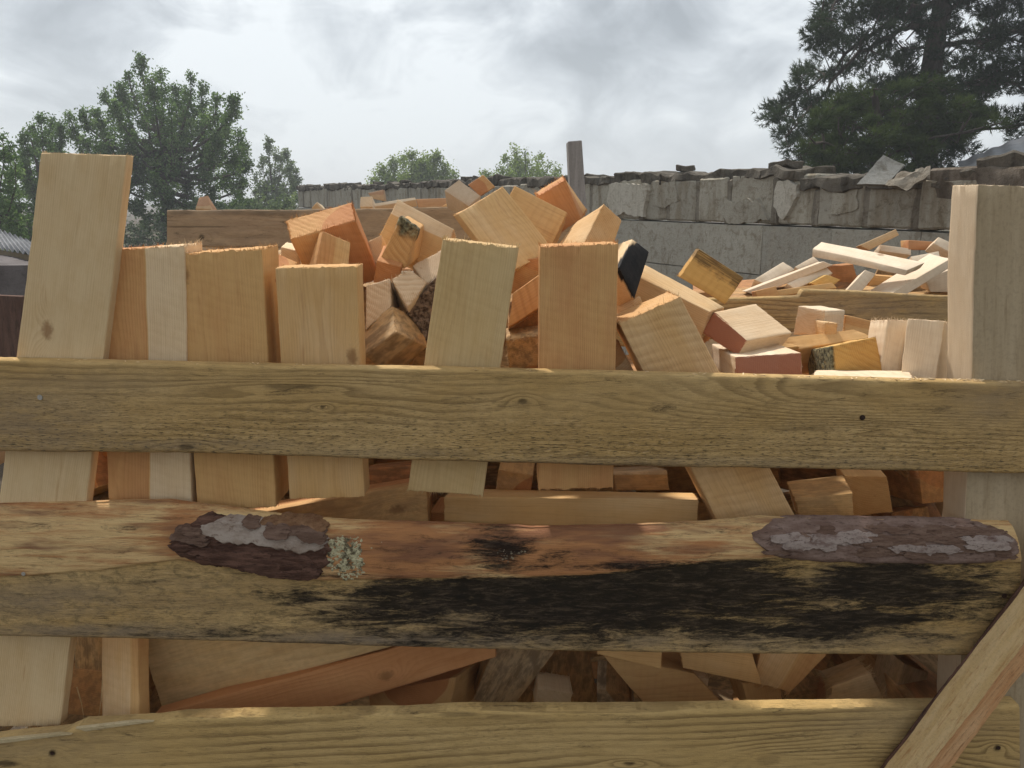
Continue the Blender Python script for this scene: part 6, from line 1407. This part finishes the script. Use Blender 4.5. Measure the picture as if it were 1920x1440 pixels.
rb = random.Random(91)
def flakes(x0, x1, v0, v1, n, mat, lift, wid, seed0):
    """Overlapping flakes of bark, long with the trunk and torn at their ends."""
    for q in range(n):
        L_ = rb.uniform(*wid)
        xa = rb.uniform(x0, max(x0 + 1, x1 - L_)); xb = min(xa + L_, x1)
        vv = rb.uniform(v0, v1); hv = rb.uniform(0.07, 0.2) * (1.35 if mat is BARK_PALE else 1)
        wane_strip('bark_flake', xa, xb, [(xa, wane_y(xa, vv - hv)), (xb, wane_y(xb, vv - hv + rb.uniform(-.05, .05)))], [(xa, wane_y(xa, min(.97, vv + hv))), (xb, wane_y(xb, min(.97, vv + hv)))],
                   mat, plank2, seed0 + q, lift + rb.uniform(0, 0.004), 0.003, 30, nx=34, nz=7)


BARK_MID = simple_mat('pine_bark_scale', (0.17, 0.105, 0.085), (0.36, 0.285, 0.245), (30, 40, 70), (0.09, 0.05, 0.04), th=(0.3, 0.55), bump=0.003)
BARK2 = simple_mat('pine_bark_red', (0.14, 0.08, 0.055), (0.23, 0.145, 0.105), (14, 60, 100), (0.05, 0.025, 0.02), bump=0.004)
flakes(318, 612, 0.08, 0.34, 16, BARK, 0.008, (50, 150), 300)
flakes(322, 390, 0.3, 0.8, 3, BARK2, 0.010, (30, 80), 330)
flakes(430, 612, 0.75, 0.95, 5, BARK2, 0.014, (30, 90), 345)
flakes(1415, 1912, 0.1, 0.9, 30, BARK2, 0.0045, (30, 110), 360)
flakes(1430, 1660, 0.45, 0.7, 5, BARK_MID, 0.0068, (60, 120), 390)
flakes(1660, 1810, 0.4, 0.7, 4, BARK_MID, 0.0068, (90, 140), 396)
flakes(1800, 1908, 0.5, 0.7, 2, BARK_MID, 0.0068, (70, 100), 401)


def crumbs(name, cx, cy, ax, ay, n, r0, r1, mat, Yb, seed, lab=None, offs=0.0):
    """Crust of small lumps grown on the slab."""
    r = random.Random(seed)
    V, Fc = [], []
    ico = bmesh.new(); bmesh.ops.create_icosphere(ico, subdivisions=1, radius=1)
    iv = np.array([tuple(v.co) for v in ico.verts]); jf = [[v.index for v in f.verts] for f in ico.faces]; ico.free()
    for q in range(n):
        a_, rr_ = r.uniform(0, 6.28), r.random() ** 0.6
        px, py = cx + ax * rr_ * math.cos(a_) * (1 + 0.3 * math.sin(3 * a_ + seed)), cy + ay * rr_ * math.sin(a_)
        wb, tz = wane_y(px, 0), wane_y(px, 1)
        v = min(0.98, max(0, (wb - py) / (wb - tz)))
        p = at(px, py, Yb + 0.040 * (1 - math.sqrt(max(0, 1 - v * v))) - 0.001 + offs)
        s_ = r.uniform(r0, r1)
        P = iv * np.array([s_ * r.uniform(.7, 1.4), s_ * 0.7, s_ * r.uniform(.6, 1.2)]) * (1 + 0.3 * vnoise(iv[:, 0] * 2 + q, iv[:, 1] * 2, iv[:, 2] * 2, 3))[:, None] + p
        k = len(V); V += P.tolist(); Fc += [[x + k for x in f] for f in jf]
    V = np.array(V); c = V.mean(0)
    o = mesh_obj(name, V - c, Fc, mat, plank2, sharp=0.5)
    o.location = c - origin_of(plank2)
    o['kind'] = 'stuff'
    return o


crumbs('lichen_crust', 650, 1038, 36, 48, 620, 0.0015, 0.0050, LICHEN, 1.362, 5)
crumbs('lichen_crust', 690, 1010, 30, 20, 60, 0.001, 0.003, LICHEN, 1.362, 6)
crumbs('lichen_crust', 945, 1025, 34, 30, 120, 0.0008, 0.0024, simple_mat('dark_lichen', (0.05, 0.04, 0.03), (0.40, 0.33, 0.22), (90, 90, 90), (0.03, 0.02, 0.015), bump=0.003), 1.362, 7)

plank2['blotchy'] = 1.0
plank1['blotchy'] = 0.25
# torn strip of wood on the lower board
for (q0, q1, q2, q3) in (((-40, 1391), (110, 1376), (135, 1378), (-40, 1400)), ((140, 1366), (250, 1353), (288, 1354), (160, 1372))):
    prism('torn_strip', [q0, q1, q2, q3], 1.354, 0.008, simple_mat('pale_tear', (0.50, 0.39, 0.22), (0.6, 0.48, 0.29), (10, 80, 80), (0.38, 0.27, 0.14), bump=0.001), plank3, bev=0.001).location -= Vector(origin_of(plank3))

# nails
def nail(px, py, Y, r, mat, parent):
    bm = bmesh.new()
    bmesh.ops.create_cone(bm, cap_ends=True, segments=14, radius1=r * 0.8, radius2=r, depth=0.0022)
    bmesh.ops.rotate(bm, verts=bm.verts[:], cent=(0, 0, 0), matrix=Matrix.Rotation(math.pi / 2, 3, 'X'))
    bmesh.ops.bevel(bm, geom=[e_ for e_ in bm.edges if e_.calc_face_angle(0) > 0.8], offset=r * 0.15, segments=2, affect='EDGES')
    me = bpy.data.meshes.new('nail'); bm.to_mesh(me); bm.free(); me.materials.append(mat)
    o = link(bpy.data.objects.new('nail', me), parent)
    o.location = at(px, py, Y) - origin_of(parent)


nail(75, 745, 1.371, 0.0052, STEEL, plank1)
nail(1617, 783, 1.371, 0.0055, RUST, plank1)
nail(44, 1076, 1.358, 0.004, STEEL, plank2)
nail(1883, 1117, 1.361, 0.005, RUST, plank2)
nail(98, 1412, 1.359, 0.004, RUST, plank3)
nail(1872, 1402, 1.359, 0.0045, RUST, plank3)


def crate_box(name, c, dims, seed, opt, rot=(0, 0, 0), parent=CRATE, grain='x', mat=None):
    """Straight sawn member given by centre and size (x, y, z)."""
    perm = {'x': (0, 1, 2), 'y': (1, 2, 0), 'z': (2, 0, 1)}[grain]
    d = [dims[p] for p in perm]
    cc = [np.array([sx * d[0] / 2, sy * d[1] / 2, sz * d[2] / 2]) for sx in (-1, 1) for sy in (-1, 1) for sz in (-1, 1)]
    V, Fc = hexa_mesh(cc, seed=seed, fuzz=0, step=0.05, jstep=0.02, warp=0.004)
    o = mesh_obj(name, V, Fc, mat or PINE, parent, sharp=0.6)
    Mp = Matrix.Identity(3)
    for k, p in enumerate(perm):
        for q in range(3): Mp[q][k] = 1.0 if q == p else 0.0
    from mathutils import Euler
    R_ = Euler(rot).to_matrix() @ Mp
    o.matrix_local = Matrix.Translation(Vector(np.array(c) - origin_of(parent))) @ R_.to_4x4()
    set_props(o, opt, random.Random(seed))
    return o


# corner posts seen above the top board
def post(name, F4, B4, Y, dy, opt, seed, chop=None):
    f = [at(x, y, Y) for x, y in F4]
    b = [p + np.array([0, dy, 0]) for p in f]
    W8 = np.array(f + b); ctr = W8.mean(0)
    zax = (W8[[0, 1, 4, 5]].mean(0) - W8[[3, 2, 7, 6]].mean(0)); zax /= np.linalg.norm(zax)
    xax = np.array([1.0, 0, 0]); xax = xax - zax * (xax @ zax); xax /= np.linalg.norm(xax); yax = np.cross(zax, xax)
    R_ = np.stack([zax, xax, yax], 1)
    L = (W8 - ctr) @ R_
    cor = [None] * 8
    for i, sg in enumerate(SIGN):
        s3 = (sg[2], sg[0], sg[1]); cor[4 * (s3[0] > 0) + 2 * (s3[1] > 0) + (s3[2] > 0)] = L[i]
    V, Fc = hexa_mesh(cor, seed=seed, fuzz=0.5, step=0.02, jstep=0.006, warp=0.0022, rough=0.0007, fuzz_len=0.005)
    V = np.array(V)
    if chop:
        # corner sawn off: push the vertices in the wedge down to the slanting cut
        cx, cz, k = chop
        top = V[:, 0].max()
        rgt = V[:, 1].max()
        lim = top - np.clip((V[:, 1] - (rgt - cx)) / cx, 0, 1) * cz
        V[:, 0] = np.minimum(V[:, 0], lim)
    o = mesh_obj(name, V, Fc, PINE, CRATE, sharp=0.6)
    M4 = Matrix.Identity(4)
    for i in range(3):
        for j in range(3): M4[i][j] = R_[i][j]
        M4[i][3] = ctr[i] - CL[i]
    o.matrix_local = M4
    set_props(o, opt, random.Random(seed))
    return o


post('post', [(76, 286), (237, 291), (112, 1362), (-52, 1362)], None, 1.403, 0.028, dict(tone=0.1, green=0.6, pale=0.2, saw=0.15, knotv=[0.25, -0.026, -0.014], ring=[0, 0.2, 0.02], split=0.0), 901, chop=(0.014, 0.016, 1))
# left post goes on down to the ground as the same member, lower length hidden by the lowest board
crate_box('post', (-1.02, 1.43, 0.24), (0.13, 0.05, 0.5), 903, dict(tone=0.1, green=0.8), grain='z')
pr = post('post', [(1833, 346), (1985, 352), (1945, 1600), (1790, 1600)], None, 1.403, 0.085, dict(tone=0.0, green=0.2, grey=0.25, pale=0.6, saw=0.1, split=0.0, knotv=[0.25, 0.0, -0.045]), 905)
# its camera side is weathered grey: second material on that face
pr.data.materials.append(GREY_WOOD)
ymin = min(v.co.z for v in pr.data.vertices)
for p in pr.data.polygons:
    if p.normal.z < -0.8 or p.normal.z > 0.8: p.material_index = 1
crate_box('post', (0.90, 1.445, 0.13), (0.13, 0.07, 0.30), 906, dict(tone=0.1, green=0.8), grain='z')

# side and back boards
for k, z in enumerate((1.10, 0.82, 0.50, 0.20)):
    crate_box('plank', (-1.155, 1.915, z), (0.028, 0.96, 0.15), 910 + k, dict(tone=0.2, grey=0.9, dirt_shade=0.7, green=0.6), grain='y')  # left boards tinted dark to stand for shade
    crate_box('plank', (1.085, 1.915, z), (0.028, 0.94, 0.15), 920 + k, dict(tone=0.2, grey=0.5, green=0.6), grain='y')
for sx in (-1.08, 1.02):
    crate_box('post', (sx, 2.36, 0.66), (0.09, 0.06, 1.34), 930 + int(sx * 10), dict(tone=0.2, grey=0.6), grain='z')
for k, z in enumerate((0.90, 0.56, 0.22)):
    crate_box('plank', (-0.03, 2.31, z), (2.18, 0.028, 0.16), 940 + k, dict(tone=0.3, grey=0.5), grain='x')
crate_box('floor_board', (-0.03, 1.85, 0.045), (2.16, 0.92, 0.03), 950, dict(tone=0.3, grey=0.6), grain='x')

BACKM = plank_material('cracked_board')
def ph_back(X, Z, PX, PY): return PY / 9.0 + 2.4 * fbm(X * 3, Z * 10, 0, 42, 3)
bp = rough_plank('back_plank', [(400, 575), (1180, 560), (1385, 560), (1500, 556), (1506, 543), (1600, 546), (1780, 556), (1990, 562)], [(400, 660), (1180, 650), (1500, 622), (1990, 640)],
                 2.27, 0.03, 44, ph_back, CRATE, grey=[(1640, 580, 200, 40, 0.55), (1420, 580, 60, 30, 0.2)], knots=[(1560, 590, 50, 1.6, 0.9), (1620, 600, 60, 1.5, 0.9), (1590, 612, 40, 1.6, 0.8), (1720, 588, 40, 1.5, 0.6)], nx=420, nz=28, x0=400, x1=1990, lowf=0.3)
bp['label'] = 'grey cracked board along the back of the crate'

# split brace across the lower right corner
def sweep_brace():
    a = at(2085, 981, 1.325); b_ = at(1600, 1608, 1.325)
    d = (b_ - a) / np.linalg.norm(b_ - a)
    side = np.cross(d, np.array([0, -1.0, 0])); side /= np.linalg.norm(side)
    if side[0] < 0: side = -side
    out = np.array([0, -1.0, 0])
    n = 130
    prof = [(-0.055, 0.022), (-0.059, 0.015), (-0.058, 0.010), (-0.048, -0.010), (-0.030, -0.021), (-0.016, -0.024), (0.004, -0.012), (0.030, -0.006), (0.046, 0.000), (0.052, 0.022)]
    m_ = len(prof)
    V, Fc, fm = [], [], []
    Ln = np.linalg.norm(b_ - a)
    for i in range(n + 1):
        t_ = i / n
        c = a + (b_ - a) * t_
        for k, (s_, o_) in enumerate(prof):
            nn = 0.0035 * float(fbm(t_ * 9 + k * 0.35, k * 0.8, 0, 71, 3)) + 0.0012 * float(vnoise(t_ * 60, k * 2.1, 0, 72))
            n2_ = 0.005 * float(fbm(t_ * 6, k * 0.5, 4, 73, 3))
            V.append(c + side * (s_ * 0.93 + n2_) + np.array([0, o_ + nn, 0]))
    for i in range(n):
        for k in range(m_):
            Fc.append([i * m_ + k, i * m_ + (k + 1) % m_, (i + 1) * m_ + (k + 1) % m_, (i + 1) * m_ + k])
            fm.append(2 if k in (0, 1) else 0 if k in (2, 3, 4) else 1 if k < 9 else 0)
    Fc.append(list(range(m_))[::-1]); fm.append(0)
    Fc.append([n * m_ + k for k in range(m_)]); fm.append(0)
    return np.array(V), Fc, fm, d


V, Fc, fm, bd = sweep_brace()
ctr = V.mean(0)
zax = -bd; yax = np.array([0, 1.0, 0]); xax = np.cross(yax, zax); xax /= np.linalg.norm(xax)
R_ = np.stack([zax, xax, yax], 1)
Lv = (V - ctr) @ R_
SPLIT_P = simple_mat('split_pale', (0.60, 0.40, 0.18), (0.68, 0.48, 0.25), (7, 60, 60), (0.46, 0.25, 0.10), bump=0.003, fine=220)
SPLIT_O = simple_mat('split_orange', (0.70, 0.36, 0.16), (0.78, 0.48, 0.25), (6, 45, 45), (0.42, 0.20, 0.08), bump=0.003, fine=220)
br = mesh_obj('brace', Lv, Fc, None, CRATE, mats=[SPLIT_P, SPLIT_O, BARK], fmat=fm, sharp=0.5)
M4 = Matrix.Identity(4)
for i in range(3):
    for j in range(3): M4[i][j] = R_[i][j]
    M4[i][3] = ctr[i] - CL[i]
br.matrix_local = M4
br['label'] = 'split slab nailed slantwise over the lower right corner'

# thin splinters hanging in the lowest left gap
def splinter(p, q, Y, r, label):
    a, b_ = at(*p, Y), at(*q, Y)
    V, Fc = [], []
    tube(V, Fc, [a - a, (b_ - a) * .5 + [0.002, 0, 0], b_ - a], [r, r * .8, r * .3], 4)
    o = mesh_obj('splinter', np.array(V), Fc, SPLIT_P, None)
    o.location = a
    tag(o, label, 'splinter', 'splinters in the lowest gap')
splinter((144, 1288), (158, 1350), 1.46, 0.0016, 'thin splinter slanting right beside the foot of the left post')
splinter((192, 1275), (184, 1350), 1.45, 0.0014, 'thin splinter standing against the narrow yellow upright')

# chips, shavings and sawdust caught on the boards and in the heap
def chips(name, spots, n, seed, label=None, parent=None):
    r = random.Random(seed)
    V, Fc = [], []
    for q in range(n):
        x0_, x1_, y_, z_, sy = spots[r.randrange(len(spots))]
        p = np.array([r.uniform(x0_, x1_), y_ + r.uniform(-sy, sy), z_])
        l_, w_, t_ = r.uniform(0.003, 0.014) * (2 if r.random() < .1 else 1), r.uniform(0.0015, 0.005), r.uniform(0.0006, 0.002)
        a_ = r.uniform(0, 3.14); ux = np.array([math.cos(a_), math.sin(a_) * 0.6, r.uniform(-.25, .25)]); ux /= np.linalg.norm(ux)
        uy = np.cross(ux, [0, 0, 1]); uy /= np.linalg.norm(uy); uz = np.cross(uy, ux)
        k = len(V)
        for sz in (0, 1):
            for sx, s2 in ((-1, -1), (1, -0.4), (1.1, .5), (-.8, 1)):
                V.append((p + ux * l_ / 2 * sx + uy * w_ / 2 * s2 + uz * t_ * sz).tolist())
        Fc += [[k, k + 3, k + 2, k + 1], [k + 4, k + 5, k + 6, k + 7]] + [[k + i_, k + (i_ + 1) % 4, k + 4 + (i_ + 1) % 4, k + 4 + i_] for i_ in range(4)]
    o = mesh_obj(name, np.array(V), Fc, simple_mat('wood_chip', (0.70, 0.48, 0.25), (0.80, 0.62, 0.38), (60, 60, 60), None, bump=0.0003), parent, smooth=False)
    tag(o, label, 'wood chips', kind='stuff')
    return o


zt = lambda x: float(np.interp(x, [-0.95, 0.95], [at(0, 675, 1.386)[2], at(1920, 719, 1.386)[2]]))
chips('wood_chips', [(x_, x_ + 0.1, 1.388, zt(x_ + 0.05) + 0.0015, 0.009) for x_ in np.arange(-0.95, 0.95, 0.1)] + [(x_, x_ + 0.2, 1.378, at(960, 1333, 1.378)[2] + 0.001, 0.01) for x_ in np.arange(-0.2, 0.7, 0.2)], 380, 3,
      'scattered chips and sawdust lying along the upper edges of the front boards')

# ------------------------------------------------------------------ rear crates
RC = empty('wooden_crate', (-0.5, 2.9, 0), 'second crate behind the front one on the left with one broad weathered board showing', 'crate')
def ph_rear(X, Z, PX, PY): return PY / 22.0 + 1.2 * fbm(X * 1.6, Z * 6, 0, 52, 3)
rp = rough_plank('plank', [(313, 394), (560, 393), (850, 388), (1095, 390)], [(313, 463), (560, 466), (850, 462), (1095, 462)], 2.87, 0.03, 55, ph_rear, RC, x0=313, x1=1096, nx=420, nz=30,
                 knots=[(378, 445, 5, 5, 0.9), (370, 425, 60, 1.2, 0.7), (480, 400, 60, 6, 0.35), (340, 398, 25, 5, 0.3), (540, 402, 20, 8, 0.3)], orange=[(500, 430, 400, 60, 0.5)], origin=np.array([-0.5, 2.9, 0]), lowf=0.0, grey=[(450, 398, 300, 8, 0.6), (500, 440, 400, 60, 0.35)])
rp['rosy'] = 1.0
gp = prism('post', [(1065, 265), (1091, 263), (1099, 380), (1103, 760), (1072, 760), (1070, 380)], 2.91, 0.10, STONE_GREY_WOOD, RC, bev=0.002)
gp.location = Vector(np.array(gp.location) - np.array([-0.5, 2.9, 0]))
for k, z in enumerate((1.28, 1.08, 0.88, 0.68, 0.48, 0.28)):
    crate_box('plank', (-0.49, 2.885, z), (1.52, 0.028, 0.14), 960 + k, dict(tone=0.4, grey=0.5), grain='x', parent=RC)
for k, z in enumerate((1.35, 0.95, 0.55, 0.20)):
    crate_box('plank', (-1.27, 3.22, z), (0.028, 0.66, 0.16), 970 + k, dict(tone=0.4, grey=0.6), grain='y', parent=RC)
    crate_box('plank', (-0.49, 3.55, z), (1.52, 0.028, 0.16), 980 + k, dict(tone=0.4, grey=0.6), grain='x', parent=RC)
crate_box('post', (-1.20, 3.50, 0.78), (0.08, 0.06, 1.5), 990, dict(tone=0.4, grey=0.8), grain='z', parent=RC)
crate_box('post', (0.22, 3.50, 0.78), (0.08, 0.06, 1.5), 991, dict(tone=0.4, grey=0.8), grain='z', parent=RC)
crate_box('post', (-1.20, 2.95, 0.70), (0.08, 0.06, 1.4), 992, dict(tone=0.4, grey=0.8), grain='z', parent=RC)

RC2 = empty('wooden_crate', (1.45, 2.8, 0), 'third crate hidden under the heap of pale slats at the right', 'crate')
for k, z in enumerate((1.12, 0.92, 0.70, 0.48, 0.26)):
    crate_box('plank', (1.47, 2.745, z), (1.66, 0.028, 0.14), 1000 + k, dict(tone=0.4, grey=0.6), grain='x', parent=RC2)
    crate_box('plank', (0.64, 3.15, z), (0.028, 0.78, 0.14), 1010 + k, dict(tone=0.4, grey=0.6), grain='y', parent=RC2)
for sx, sy in ((0.69, 2.80), (2.26, 2.80), (0.69, 3.55)):
    crate_box('post', (sx, sy, 0.60), (0.07, 0.06, 1.2), int(1020 + sx * 10 + sy), dict(tone=0.4, grey=0.8), grain='z', parent=RC2)
